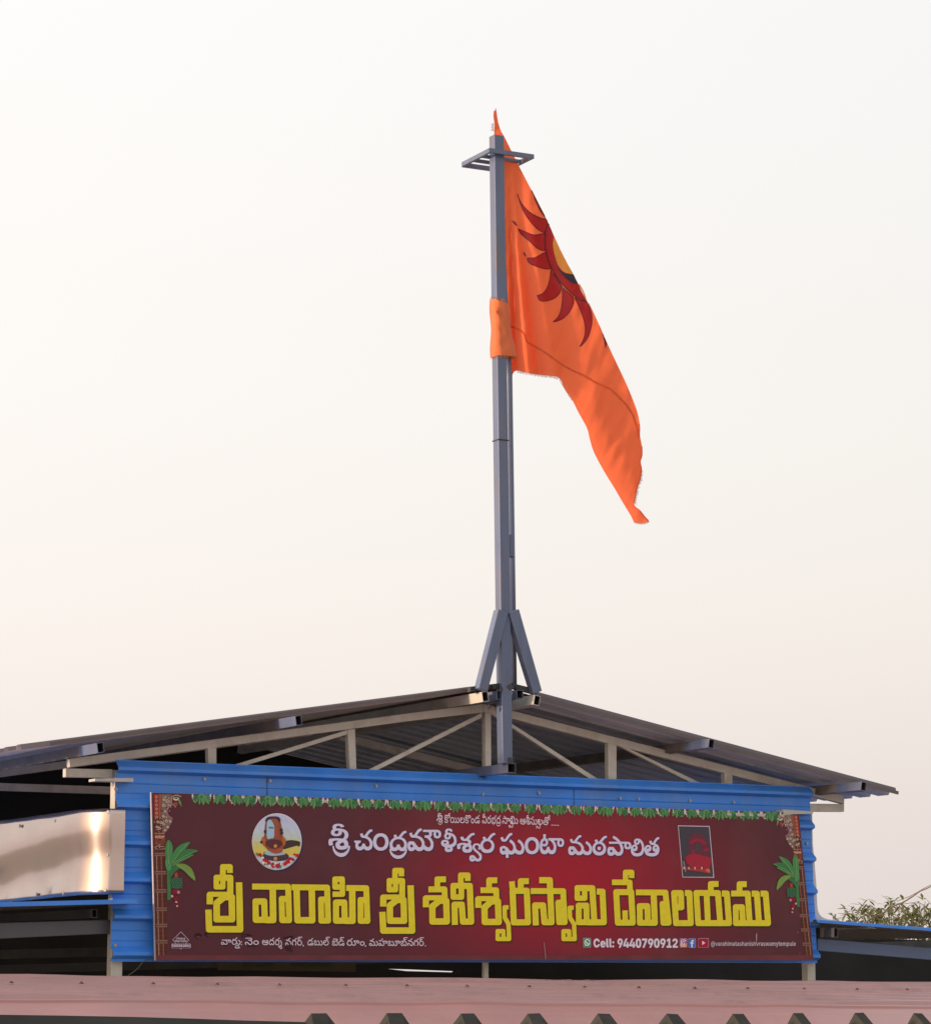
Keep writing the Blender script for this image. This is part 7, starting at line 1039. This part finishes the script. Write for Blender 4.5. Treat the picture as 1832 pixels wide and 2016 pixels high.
# carved pillar borders and corner scrolls (left traced, right mirrored with its own foreshortening)
def border(name, X):
    """X(x, v) maps local x (0 = outer edge, 60 = inwards) and image height to the print"""
    A = Art(); rb = random.Random(5)
    def q(P): return [X(x, y) for x, y in P]
    A.add(q([(1, 1563), (19, 1563), (19, 1620), (22, 1640), (22, 1885), (1, 1885)]), .6, (84, 46, 42))
    A.add(q([(2, 1564), (11.5, 1564), (11.5, 1611), (2, 1611)]), 1, (138, 52, 48)); A.add(q([(12.2, 1564), (13.6, 1564), (13.6, 1612), (12.2, 1612)]), 1, (168, 96, 76)); A.add(q([(15, 1564), (16.2, 1564), (16.2, 1609), (15, 1609)]), 1, (160, 100, 82))
    for i in range(6): A.add(q(ell(7, 1569 + i * 8, 2.6, 2.8, 10)), 1.2, (168, 128, 104)); A.add(q(ell(7, 1569 + i * 8, 1.1, 1.2, 8)), 1.4, (88, 60, 40))
    # grey scroll work bracket
    A.add(q(smooth_line([(17, 1564), (38, 1565), (36, 1573), (38, 1586), (33, 1590), (28, 1596), (29, 1606), (38, 1611), (37, 1616), (33, 1625), (25, 1638), (17, 1640)], 3)), .8, (112, 92, 84))
    for cx_, cy_, r_ in ((29, 1577, 4.2), (22, 1574, 3), (21, 1585, 4), (24, 1598, 2.6), (20, 1607, 3), (26, 1616, 3.4), (33, 1617, 3), (28, 1628, 2.6), (20, 1622, 3), (15, 1619, 3.6), (9, 1618, 3.2), (12, 1630, 3.2), (22, 1634, 2.4), (7, 1628, 2.8)):
        P = [(cx_ + r_ * (1 - t / 14) * math.cos(t * .75), cy_ + r_ * (1 - t / 14) * math.sin(t * .75)) for t in range(13)]
        A.add([q(z) for z in ribbon(P, 1.1)], 1.2, (186, 172, 158)); A.add(q(ell(cx_ + .6, cy_ + .8, r_ * .45, r_ * .45, 8)), 1.0, (66, 46, 42))
    A.add([q(z) for z in ribbon(smooth_line([(45, 1590), (38, 1583), (31, 1586), (27, 1597), (30, 1607), (37, 1611)], 4), 3)], 1.4, (140, 92, 96)); A.add([q(z) for z in ribbon(smooth_line([(36, 1584), (38, 1570), (47, 1566), (56, 1569)], 4), 2.6)], 1.4, (158, 118, 104))
    A.add(q(ell(46, 1573, 6, 3.4, 12)), 1.5, (182, 186, 180)); A.add(q(ell(46, 1572, 3.6, 2, 10)), 1.7, (72, 128, 88)); A.add(q(leafshape(50, 1572, 1.2, 18, 2.2)), 1.6, (110, 140, 76)); A.add(q(ell(45, 1583, 4.5, 4, 12)), 1.3, (138, 62, 56))
    # capital
    A.add(q([(2, 1640), (22, 1640), (21, 1646), (24, 1656), (21, 1664), (2, 1664)]), 1, (112, 56, 44))
    for i in range(7): A.add(q([(3 + i * 2.7, 1645), (5 + i * 2.7, 1645 + rb.uniform(0, 2)), (4.5 + i * 2.7, 1651), (3 + i * 2.7, 1650)]), 1.3, (180, 150, 124))
    A.add([q(z) for z in ribbon([(2, 1641), (22, 1641)], 1.4)] + [q(z) for z in ribbon([(2, 1667), (20, 1667)], 1.6)] + [q(z) for z in ribbon([(2, 1672), (20, 1672)], 1.2)], 1.3, (150, 124, 110))
    for _ in range(70): sx_, sy_ = rb.uniform(2, 21), rb.uniform(1612, 1672); A.add(q(ell(sx_, sy_, rb.uniform(.5, 1.1), rb.uniform(.6, 1.5), 6)), 1.6, rb.choice(((176, 150, 128), (60, 36, 32), (150, 96, 76))))
    for _ in range(46): sx_, sy_ = rb.uniform(17, 36), rb.uniform(1566, 1630); A.add(q(ell(sx_ - max(0, sy_ - 1590) * .2, sy_, rb.uniform(.5, 1.3), rb.uniform(.5, 1.2), 6)), 1.5, rb.choice(((196, 184, 170), (54, 40, 36), (150, 132, 120))))
    for y in range(1676, 1884, 9): A.add([q(z) for z in ribbon([(2, y), (21, y)], .5)], 1.25, (70, 40, 36))
    # turned shaft: rings and light streaks
    for y in (1680, 1716, 1752, 1788, 1820, 1852): A.add(q([(1, y), (22.5, y), (22.5, y + 5), (1, y + 5)]), 1.1, (104, 66, 56)); A.add([q(z) for z in ribbon([(1, y), (22.5, y)], .9)] + [q(z) for z in ribbon([(1, y + 5), (22.5, y + 5)], .9)], 1.3, (140, 118, 104))
    for x0, c in ((4, (150, 118, 96)), (9.5, (84, 46, 40)), (13, (132, 86, 66)), (18, (72, 38, 36))):
        for y0, y1 in ((1686, 1715), (1722, 1751), (1758, 1787), (1794, 1819), (1826, 1851), (1858, 1884)): A.add(q([(x0, y0), (x0 + 1.7, y0), (x0 + 1.7, y1), (x0, y1)]), .9, c)
    A.build(name)
border('pillar_border', lambda x, v: (300.5 + x + (v - 1561) * .0235, v))
def XR(x, v):
    t = (v - 1561) / 324.0; vv = 1602.5 + t * (1886 - 1602.5); return (1571 - x * .80 + (vv - 1601) * .101, vv)
border('pillar_border', XR)
# banana plants tied to the pillars
cb = lambda x, y: ((400 + x * 840 / 1832) * .725545, (2120 + y * 840 / 1832) * .725545)
def plant(X):
    A = Art(); q = lambda P: [X(*p) for p in P]
    A.add(q([(112, 470), (128, 470), (140, 600), (138, 700), (118, 706), (116, 600)]), 2.0, (54, 118, 66))
    leaves = [([(112, 480), (105, 400), (122, 348), (148, 380), (146, 450), (130, 500)], (62, 136, 76)), ([(140, 490), (150, 430), (190, 380), (250, 360), (230, 395), (190, 440), (150, 490)], (58, 132, 74)),
              ([(145, 485), (190, 425), (240, 402), (300, 412), (250, 432), (200, 455), (160, 492)], (46, 118, 66)), ([(140, 500), (180, 455), (230, 435), (274, 434), (240, 458), (190, 485), (150, 505)], (44, 112, 62)),
              ([(112, 520), (106, 470), (122, 452), (142, 490), (138, 530)], (70, 142, 84)), ([(132, 545), (150, 505), (190, 500), (196, 512), (160, 540), (138, 570)], (44, 110, 62)), ([(165, 495), (215, 490), (262, 520), (284, 588), (250, 566), (215, 530)], (112, 150, 66))]
    for i, (P, c) in enumerate(leaves): A.add(q(smooth_line(P, 3, True)), 2.2 + i * .22, c)
    for a, b in (((125, 490), (124, 365)), ((146, 485), (235, 372)), ((150, 488), (290, 413)), ((146, 502), (268, 437)), ((185, 497), (278, 575))): A.add(ribbon([X(*a), X((a[0] + b[0]) / 2 - 3, (a[1] + b[1]) / 2 - 5), X(*b)], .9), 4.2, (136, 180, 108))
    A.add(q([(160, 545), (176, 540), (184, 580), (160, 580)]), 2.4, (150, 64, 48))
    A.add(q(ell(172, 604, 36, 36, 20)), 2.6, (30, 82, 62))
    for i in range(6):
        for j in range(5): A.add(q(ell(145 + i * 11 + (j % 2) * 4, 578 + j * 13, 3.6, 5.0, 7)), 3.0, (72, 124, 80) if (i + j) % 2 else (52, 104, 74))
    A.add(q(ell(168, 655, 26, 15, 14)), 2.4, (128, 22, 50)); A.add(q(ell(184, 658, 9, 10, 8)), 2.8, (168, 116, 136))
    r2 = random.Random(2)
    for i in range(11): A.add(q(ell(166 + r2.uniform(-22, 22), 700 + r2.uniform(-22, 40), 7, 6, 7)), 2.6, ((140, 24, 44), (186, 150, 146), (120, 30, 50))[i % 3])
    A.build('banana_plant')
plant(lambda x, y: cb(x, y))
# right: mirrored about the pillar, scaled and lifted
def XP(x, y):
    u0, v0 = cb(x, y); return (1569 - (u0 - cb(110, 0)[0]) * .79 + (v0 - 1650) * .055, 1683 + (v0 - 1654) * .87)
plant(XP)
# roundel with the decorated lingam
co = lambda P: [(478.9 + .0713 * x, 1589 + .0713 * y) for x, y in P]
A = Art()
A.add([co(ell(960, 985, 690, 795, 48, .03))], .7, (50, 42, 84)); A.add([co(ell(925, 958, 688, 785, 48, .03))], 1.2, (188, 186, 200))
E0 = ell(925, 958, 668, 765, 60, .03)
bands = [(100, 480, (172, 176, 204)), (480, 700, (172, 182, 198)), (700, 850, (172, 184, 184)), (850, 950, (174, 180, 158)), (950, 1060, (180, 178, 122)), (1060, 1190, (186, 178, 96)), (1190, 1340, (192, 176, 84)), (1340, 1800, (178, 186, 190))]
for y0, y1, c in bands:
    P = []
    for i in range(60):
        x, y = E0[i]; P.append((x, min(max(y, y0), y1)))
    hw = lambda yy: 668 * math.sqrt(max(0, 1 - ((yy - 958) / 765) ** 2))
    ys_ = [y0 + (y1 - y0) * t / 6 for t in range(7)]; ys_ = [min(max(y, 196), 1720) for y in ys_]
    A.add([co([(925 - hw(y) + (y - 958) * -.03, y) for y in ys_] + [(925 + hw(y) - (y - 958) * .03 * -1, y) for y in ys_[::-1]])], 1.6, c)
A.add([co(smooth_line([(1080, 980), (1170, 940), (1320, 915), (1540, 950), (1570, 1020), (1540, 1100), (1480, 1070), (1300, 1120), (1090, 1165)], 3, True))], 2.2, (64, 52, 48))
A.add([co(smooth_line([(600, 1230), (560, 1310), (500, 1390), (700, 1470), (950, 1500), (1200, 1460), (1260, 1370), (1180, 1280), (1000, 1270)], 3, True))], 2.2, (72, 54, 66)); A.add([co(smooth_line([(610, 1230), (580, 1290), (700, 1340), (880, 1350), (1150, 1310), (1090, 1250), (880, 1290), (700, 1210)], 3, True))], 2.6, (142, 168, 176))
A.add([co(smooth_line([(580, 800), (600, 500), (650, 380), (760, 300), (880, 285), (990, 350), (1050, 500), (1090, 800), (1170, 900), (1160, 1040), (1080, 1160), (1060, 1250), (880, 1290), (720, 1220), (600, 1100), (500, 980), (520, 860)], 3, True))], 2.8, (134, 72, 50))
A.add([co(smooth_line([(660, 400), (720, 350), (800, 380), (850, 500), (850, 820), (760, 870), (655, 860), (645, 600)], 3, True))], 3.2, (142, 174, 194)); A.add([co([(700, 540), (830, 560), (835, 600), (710, 590)])], 3.6, (100, 96, 110))
A.add([co(smooth_line([(770, 350), (870, 330), (960, 400), (970, 840), (860, 830), (850, 520)], 3, True))], 3.4, (136, 82, 60)); A.add([co([(870, 640), (960, 640), (965, 850), (868, 840)])], 3.7, (146, 72, 62))
for P in ([(640, 380), (680, 310), (800, 290), (960, 300), (1000, 370)],): A.add([co(z) for z in ribbon(smooth_line(P, 4), 60)], 3.6, (78, 46, 62))
for x, y, r_ in ((640, 370, 34), (700, 320, 30), (960, 320, 34), (1000, 380, 30), (605, 680, 40), (1050, 640, 44), (1060, 720, 44), (500, 970, 34)): A.add([co(ell(x, y, r_, r_ * 1.2, 9))], 3.8, (66, 42, 52))
A.add([co(smooth_line([(620, 960), (760, 900), (1000, 920), (1080, 1020), (960, 1130), (780, 1140), (640, 1060)], 3, True))], 3.4, (82, 48, 50)); A.add([co(smooth_line([(700, 1150), (880, 1190), (1060, 1120), (1070, 1240), (880, 1280), (740, 1230)], 3, True))], 3.6, (150, 76, 62))
for x in (560, 1110): A.add([co(smooth_line([(x - 50, 860), (x, 820), (x + 50, 900), (x + 40, 1050), (x - 20, 1040)], 3, True))], 3.6, (158, 90, 52))
A.add([co(ell(885, 1080, 50, 50, 12)), co(ell(885, 1430, 52, 56, 12))], 4.0, (176, 130, 70))
rg = random.Random(11)
for i in range(64):
    a = rg.uniform(.25, 2.9); rr_ = rg.uniform(.80, .95); x, y = 925 + 668 * rr_ * math.cos(a), 958 + 765 * rr_ * math.sin(a)
    if y < 1300: continue
    A.add([co(ell(x, y, rg.uniform(22, 52), rg.uniform(22, 46), 8))], 3.9 + .02 * i, ((160, 36, 44), (206, 200, 204), (206, 200, 204), (92, 118, 84), (150, 30, 50))[i % 5])
for x, y in ((640, 1490), (700, 1540), (1190, 1540), (1150, 1570), (1300, 1430), (460, 1320), (935, 1620), (1490, 1340), (590, 1470), (1240, 1520)): A.add([co(ell(x, y, 55, 48, 10))], 5.3 + x * .0001, (168, 34, 42))
A.build('roundel_picture')
# small dark framed picture on the right
cp = lambda P: [(1320.6 + .0648 * x, 1610.8 + .0648 * y) for x, y in P]
A = Art(); A.add([cp([(205, 225), (1168, 245), (1308, 1815), (345, 1805)])], 1, (188, 176, 190)); A.add([cp([(228, 248), (1150, 268), (1282, 1790), (362, 1785)])], 1.5, (64, 60, 68))
for P, c, ly in (([(560, 560), (760, 450), (980, 540), (1120, 760), (1150, 1000), (1190, 1250), (1210, 1480), (900, 1580), (600, 1540), (430, 1320), (420, 1180), (560, 1000), (520, 760)], (96, 48, 58), 1.9), ([(560, 740), (640, 670), (800, 620), (960, 660), (1080, 800), (960, 800), (880, 720), (760, 710), (660, 780)], (138, 36, 62), 2.3),
                 ([(440, 1200), (560, 1120), (760, 1090), (1000, 1160), (1190, 1220), (1200, 1420), (1100, 1550), (860, 1590), (640, 1520), (470, 1340)], (146, 40, 56), 2.3), ([(720, 760), (820, 710), (890, 800), (900, 1000), (800, 1070), (700, 1000)], (78, 58, 64), 2.7), ([(620, 1000), (700, 920), (720, 1080), (640, 1100)], (122, 44, 62), 2.5), ([(980, 960), (1120, 900), (1130, 1000), (1010, 1020)], (128, 42, 64), 2.5),
                 ([(360, 1470), (700, 1540), (1100, 1580), (1200, 1690), (900, 1640), (400, 1560)], (140, 58, 54), 2.9), ([(1050, 1560), (1160, 1540), (1180, 1660), (1060, 1620)], (176, 96, 80), 3.1)): A.add([cp(smooth_line(P, 3, True))], ly, c)
for x in (390, 540, 725, 930): A.add([cp(ell(x, 1525, 17, 42, 8, -.2))], 3.5, (224, 184, 178))
A.build('framed_picture')
# tears and scratches
A = Art(); rg = random.Random(4)
for cx_, cy_, w_, h_ in ((598, 920, 40, 28), (575, 915, 26, 20), (620, 975, 44, 14), (300, 915, 32, 30), (350, 910, 26, 24), (840, 930, 60, 22), (830, 985, 34, 30), (990, 965, 26, 24), (470, 970, 22, 16), (845, 960, 30, 30)):
    P = []
    for i in range(11): a = 2 * math.pi * i / 11; q_ = rg.uniform(.45, 1.1); P.append((cx_ + w_ * .75 * q_ * math.cos(a), cy_ + h_ * .72 * q_ * math.sin(a)))
    A.add([[cb(*p) for p in P]], .6, (44, 24, 28)); A.add([[cb(p[0] + 4, p[1] - 5) for p in P[1:6]]], .8, (88, 54, 58))
A.add([[cb(845, 960), (620.5, 1889 - 3), cb(858, 1015), cb(820, 990)][0:1] + [cb(858, 1015), cb(815, 985)]], 1.3, (58, 30, 36))
A.build('torn_patches')
A = Art()
A.add([[(1070, 1856), (1071.2, 1856), (1074.6, 1889), (1073.4, 1889)], [(1344, 1696), (1346, 1696), (1350, 1717), (1348, 1717)], [(1487, 1842), (1489, 1836), (1490, 1842), (1489, 1856), (1487.5, 1856)], [(1568.6, 1835), (1570.5, 1835), (1570, 1838)], [(1573, 1877), (1574.6, 1877), (1574, 1879)]], 3.2, (150, 120, 122)); A.build('scratches')
# ------------------------------------------------------------------ faded porch roof in front
porch = root('porch_roof', Vector((at(916, 1960, -2).x, at(916, 1960, -2).y, 0)), 'low faded pink ribbed sheet roof along the front, below the banner', 'roof')
fa, fb_ = at(-60, 1928.6, -.42), at(1900, 1941.5, -.42)
na, nb = at(-60, 1974, -2.7), at(1900, 1987, -2.7); fa2, fb2 = at(-60, 2036, -3.9), at(1900, 2036, -3.9)
prof = []; S1 = []; npitch = 9
for i in range(npitch):
    b0 = i / npitch; w_ = 1 / npitch
    for x, h in ((0, 0), (.08, .040), (.26, .040), (.38, 0), (.50, 0), (.53, .003), (.56, 0), (.74, 0), (.77, .003), (.80, 0)): prof.append((b0 + x * w_, h))
prof.append((1, 0)); V = []; Fc = []; mi = []; NSg = 40
for side in (0, 1):
    for i in range(NSg + 1):
        p, q = fa.lerp(fb_, i / NSg), na.lerp(nb, i / NSg)
        for t, h in prof: V.append(p.lerp(q, t) + Z * (h * (.8 + .4 * noise.noise(Vector((i * .2, int(t * npitch), 3)))) - .002 * side + .006 * noise.noise(Vector((i * .35, t * 3, 0)))))
n = len(prof); L = (NSg + 1) * n
for side in (0, 1):
    for i in range(NSg):
        for j in range(n - 1): Fc.append((side * L + i * n + j, side * L + (i + 1) * n + j, side * L + (i + 1) * n + j + 1, side * L + i * n + j + 1)); mi.append(side)
for i in range(NSg): Fc += [(i * n, L + i * n, L + (i + 1) * n, (i + 1) * n), (i * n + n - 1, (i + 1) * n + n - 1, L + (i + 1) * n + n - 1, L + i * n + n - 1)]; mi += [0, 0]
mk('sheet', V, Fc, [M_pink, M_under], porch, mi)
# broad folded flashing along the near edge
V = []; Fc = []; sec = [(0, .024), (.05, .026), (.055, .010), (.30, .012), (.34, .006), (1.0, .002)]
for side in (0, 1):
    for i in range(NSg + 1):
        p, q = na.lerp(nb, i / NSg), fa2.lerp(fb2, i / NSg)
        for t, h in sec: V.append(p.lerp(q, t) + Z * (h - .002 * side + .010 * noise.noise(Vector((i * .3, t * 2, 11)))))
n = len(sec); L = (NSg + 1) * n
for side in (0, 1):
    for i in range(NSg):
        for j in range(n - 1): Fc.append((side * L + i * n + j, side * L + (i + 1) * n + j, side * L + (i + 1) * n + j + 1, side * L + i * n + j + 1))
mk('edge_flashing', V, Fc, M_salmon, porch)
for sx in (.08, .36, .64, .92):
    for (p, q, ty) in ((fa, fb_, .03), (na, nb, .97)):
        w0 = fa.lerp(fb_, sx).lerp(na.lerp(nb, sx), ty); m = MB(); c = v3(w0, 0); m.slab([c, c + T * .06, c + T * .06 + Z * (w0.z - .05), c + Z * (w0.z - .05)], B * .06); m.build('post', M_creamd, porch)
for ty in (.03, .5, .97):
    a, b = fa.lerp(na, ty), fb_.lerp(nb, ty); m = MB(); m.tube(a - Z * .03, b - Z * .03, .05, .05); m.build('purlin', M_under, porch)
def on_porch(sx, ty, h=.018): return fa.lerp(fb_, sx).lerp(na.lerp(nb, sx), ty) + Z * h
for i in range(17):
    sx = .035 + i * .0595; ty = (4.13 + random.uniform(-.02, .02)) / 13 * 1.6; m = MB(); p = on_porch(sx + random.uniform(-.003, .003), (4 + .22) / 9, .040)
    m.pipe([p, p + Z * .006], .016, 8); m.pipe([p + Z * .006, p + Z * .014], .008, 6); m.build('screw', M_rust, porch)
m = MB()
for i in range(46):
    sx = random.choice((random.uniform(.13, .27), random.uniform(.36, .44), random.uniform(.6, .7), random.uniform(0, 1))); p = on_porch(sx, (random.choice((5, 6, 7)) + random.uniform(.1, .35)) / 9, .0)
    m.pipe([p, p + T * random.uniform(.01, .05) + Z * random.uniform(.002, .006)], [.004, .002], 5)
m.build('debris_specks', M_rust, porch)
# heap of dry twigs
tw = root('dry_twigs', on_porch(.552, .03, .0), 'low heap of dry dark twigs on the far edge of the pink roof', 'twigs')
m = MB()
for i in range(46):
    p = on_porch(.552, .03) + T * random.gauss(0, .10) + B * random.uniform(-.05, .04) + Z * random.uniform(-.008, .012)
    d = (T * random.uniform(-1, 1) + B * random.uniform(-.5, .5) + Z * random.uniform(-.10, .03)).normalized() * random.uniform(.05, .12)
    m.pipe([p, p + d * .5 + Z * random.uniform(-.004, .006), p + d], [.004, .003, .0015], 5)
m.build('twig_heap', M_bark, tw)
# ------------------------------------------------------------------ dark roof nearest the camera
def nearp(u, v, y): return atY(u, v, y)
Yl, Yr = 7.6, 10.4
def ny(u): return Yl + (Yr - Yl) * (u + 100) / 2040.0
nr = root('near_roof', Vector((atY(900, 2016, 9).x, 8.0, 0)), 'dark grey ribbed roof sheet poking up along the bottom edge, nearest the viewer', 'roof')
ctr = [(628, 15, 29, 19), (776, 14, 27, 18.5), (920, 13, 26, 18), (1051, 12, 25, 18), (1188.5, 11.5, 24, 17.5), (1323, 11, 24, 17), (1453, 10.5, 22, 17), (1570.5, 9.5, 19, 18.5), (1690.5, 9.5, 18.5, 18.5), (1806, 9, 18, 18), (1926, 9, 18, 18)]
top = []; rgn = random.Random(8)
for u, wt, wb, h in ctr:
    bse = 2014 - (u - 628) * .0008; e_ = 1 + 7.0 / h * (wb - wt) / wb; top += [(u - wb * e_, bse + 6), (u - wt + rgn.uniform(-1, 1), bse - h + rgn.uniform(-.7, .7)), (u + wt + rgn.uniform(-1, 1), bse - h + rgn.uniform(-.7, .7)), (u + wb * e_, bse + 6)]
line = [(-120, 2013.5), (540, 2019)] + top + [(2010, 2019)]
V = []; Fc = []; dn = Vector((.12, -1, 0)).normalized(); NR = 6
for side in (0, 1):
    for j in range(NR + 1):
        for u, v in line:
            p = nearp(u, v, ny(u)); V.append(p + dn * (3.2 * j / NR) - Z * (.95 * j / NR + .002 * side))
n = len(line); L = (NR + 1) * n
for side in (0, 1):
    for j in range(NR):
        for i in range(n - 1): Fc.append((side * L + j * n + i, side * L + j * n + i + 1, side * L + (j + 1) * n + i + 1, side * L + (j + 1) * n + i))
for i in range(n - 1): Fc.append((i, L + i, L + i + 1, i + 1))
mk('sheet', V, Fc, M_near, nr)
m = MB(); fp = [(-120, 2001), (0, 2002.5), (120, 2004), (260, 2006.5), (380, 2010), (480, 2013.5), (600, 2016.5)]
V = []; Fc = []
for side in (0, 1):
    for j in range(2):
        for u, v in fp: V.append(nearp(u, v, ny(u)) + dn * (.02 + j * 1.2) - Z * (.36 * j - .006 + .003 * side))
n = len(fp)
for side in (0, 1): Fc += [(side * 2 * n + i, side * 2 * n + i + 1, side * 2 * n + n + i + 1, side * 2 * n + n + i) for i in range(n - 1)]
Fc += [(i, 2 * n + i, 2 * n + i + 1, i + 1) for i in range(n - 1)]
mk('ridge_flashing', V, Fc, M_near, nr)
for u in (100, 900, 1700):
    p = nearp(u, 2030, ny(u)) + dn * .3; p.z -= .22; m = MB(); c = v3(p, 0); m.slab([c, c + Vector((.07, 0, 0)), c + Vector((.07, 0, p.z)), c + Vector((0, 0, p.z))], Vector((0, .07, 0))); m.build('post', M_creamd, nr)
sc_o = root('paper_scrap', on_porch(.556, .0, .03), 'small white scrap of sheet behind the twig heap on the pink roof', 'scrap')
m = MB(); m.slab([at(999, 1934, -.46), at(1020, 1930.5, -.46), at(1038, 1929.5, -.46), at(1043, 1933, -.46), at(1041, 1936, -.46), at(1002, 1935.5, -.46)], B * .006); m.build('sheet', M_wall, sc_o)
# thin loose wire below the left corner of the banner
wr = root('loose_wire', at(252, 1921, .05), 'thin loose wire dangling from the lower left corner of the banner', 'wire')
m = MB(); P = smooth_line([(307, 1888), (294, 1889), (281, 1895), (270, 1908), (258, 1917), (252, 1921)], 4); m.pipe([at(u, v, .05) for u, v in P], .0028, 5); m.build('strand', M_wire, wr)
# ------------------------------------------------------------------ tree behind the right wing
TY = 33.0
tb_ = atY(1790, 1900, TY); tree = root('mango_tree', Vector((tb_.x, tb_.y, 0)), 'leafy tree with drooping narrow leaves and one bare branch beyond the right roof', 'tree')
ct = lambda x, y: (1632.6 + .1152 * x, 1727 + .1152 * y)
hub = Vector((tb_.x, tb_.y, 2.6)); m = MB()
m.pipe([Vector((tb_.x + .1, tb_.y, 0)), Vector((tb_.x, tb_.y, 1.0)), Vector((tb_.x - .06, tb_.y, 1.8)), hub], [.17, .14, .12, .10], 12)
m.build('trunk', M_bark, tree, smooth=True)
rt = random.Random(21); spots = [(300, 610, 8), (450, 640, 10), (560, 560, 8), (640, 475, 6), (560, 700, 8), (790, 560, 14), (770, 660, 12), (860, 600, 10), (860, 740, 10), (740, 740, 9), (1040, 430, 10), (1060, 520, 11), (1010, 640, 8), (970, 690, 7), (1190, 440, 4), (1240, 640, 10), (1290, 600, 7), (1180, 760, 9), (1100, 720, 7), (1440, 590, 10), (1480, 660, 9), (1390, 760, 11), (1420, 520, 6), (1560, 690, 8), (1690, 640, 11), (1720, 790, 10), (1440, 830, 9), (75, 690, 7), (330, 720, 7), (1540, 440, 3), (1630, 420, 2), (1620, 530, 3), (1780, 700, 9), (1330, 700, 7), (640, 640, 6), (1540, 790, 6)]
spots += [(rt.uniform(200, 1900), rt.uniform(840, 1150), 10) for _ in range(14)] + [(rt.uniform(1800, 2600), rt.uniform(450, 1000), 9) for _ in range(26)]
limbs = MB(); crowns = [MB(), MB(), MB()]
def leaf(mb, p, d, L_, w_, up):
    d = d.normalized(); x = d.cross(up).normalized(); nn = x.cross(d); v = []; S_ = 4
    pr_ = [(0, .12), (.25, .8), (.5, 1), (.78, .62), (1, .04)]
    for t, ww in pr_:
        c = p + d * L_ * t - Z * (L_ * .16 * t * t)
        v += [c - x * w_ * ww / 2 + nn * w_ * .14 * ww, c, c + x * w_ * ww / 2 + nn * w_ * .14 * ww]
    f = []
    for i in range(4): a = i * 3; f += [(a, a + 1, a + 4, a + 3), (a + 1, a + 2, a + 5, a + 4)]
    mb.add(v, f)
for i, (x, y, nl) in enumerate(spots):
    u, v = ct(x, y); p = atY(u, v, TY + rt.uniform(-.9, .9))
    # twig down towards the hub
    mid = p.lerp(hub, .45) + Vector((rt.uniform(-.12, .12), rt.uniform(-.2, .2), -.12)); st = hub.lerp(p, .12)
    limbs.pipe([st, mid, p.lerp(mid, .3) + Vector((0, 0, -.03)), p], [.018, .009, .006, .004], 6)
    for _ in range(int(nl * 1.8)):
        a = rt.uniform(0, 2 * math.pi); el = rt.uniform(-.9, .75); d = Vector((math.cos(a) * math.cos(el), math.sin(a) * math.cos(el), math.sin(el)))
        q = p + Vector((rt.gauss(0, .028), rt.gauss(0, .05), rt.gauss(0, .035)))
        leaf(crowns[0 if rt.random() < .55 else (1 if rt.random() < .8 else 2)], q, d, rt.uniform(.09, .17), rt.uniform(.028, .042), Z if abs(d.z) < .9 else T)
limbs.build('limbs', M_bark, tree, smooth=True)
for mb, m_ in zip(crowns, (M_leaf, M_leaf2, M_leaf3)): mb.build('crown', m_, tree)
m = MB(); P = [ct(x, y) for x, y in ((520, 880), (590, 800), (730, 700), (900, 620), (1110, 490), (1240, 440), (1420, 330), (1540, 245), (1640, 205), (1740, 155), (1900, 60))]; P = smooth_line(P, 4)
m.pipe([atY(u, v, TY - .3) for u, v in P], [.012 - .007 * i / len(P) for i in range(len(P))], 7)
P = smooth_line([ct(x, y) for x, y in ((1150, 420), (1250, 370), (1380, 325), (1600, 200), (1740, 130))], 4); m.pipe([atY(u, v, TY - .2) for u, v in P], .004, 5)
m.build('bare_branch', M_bark, tree, smooth=True)
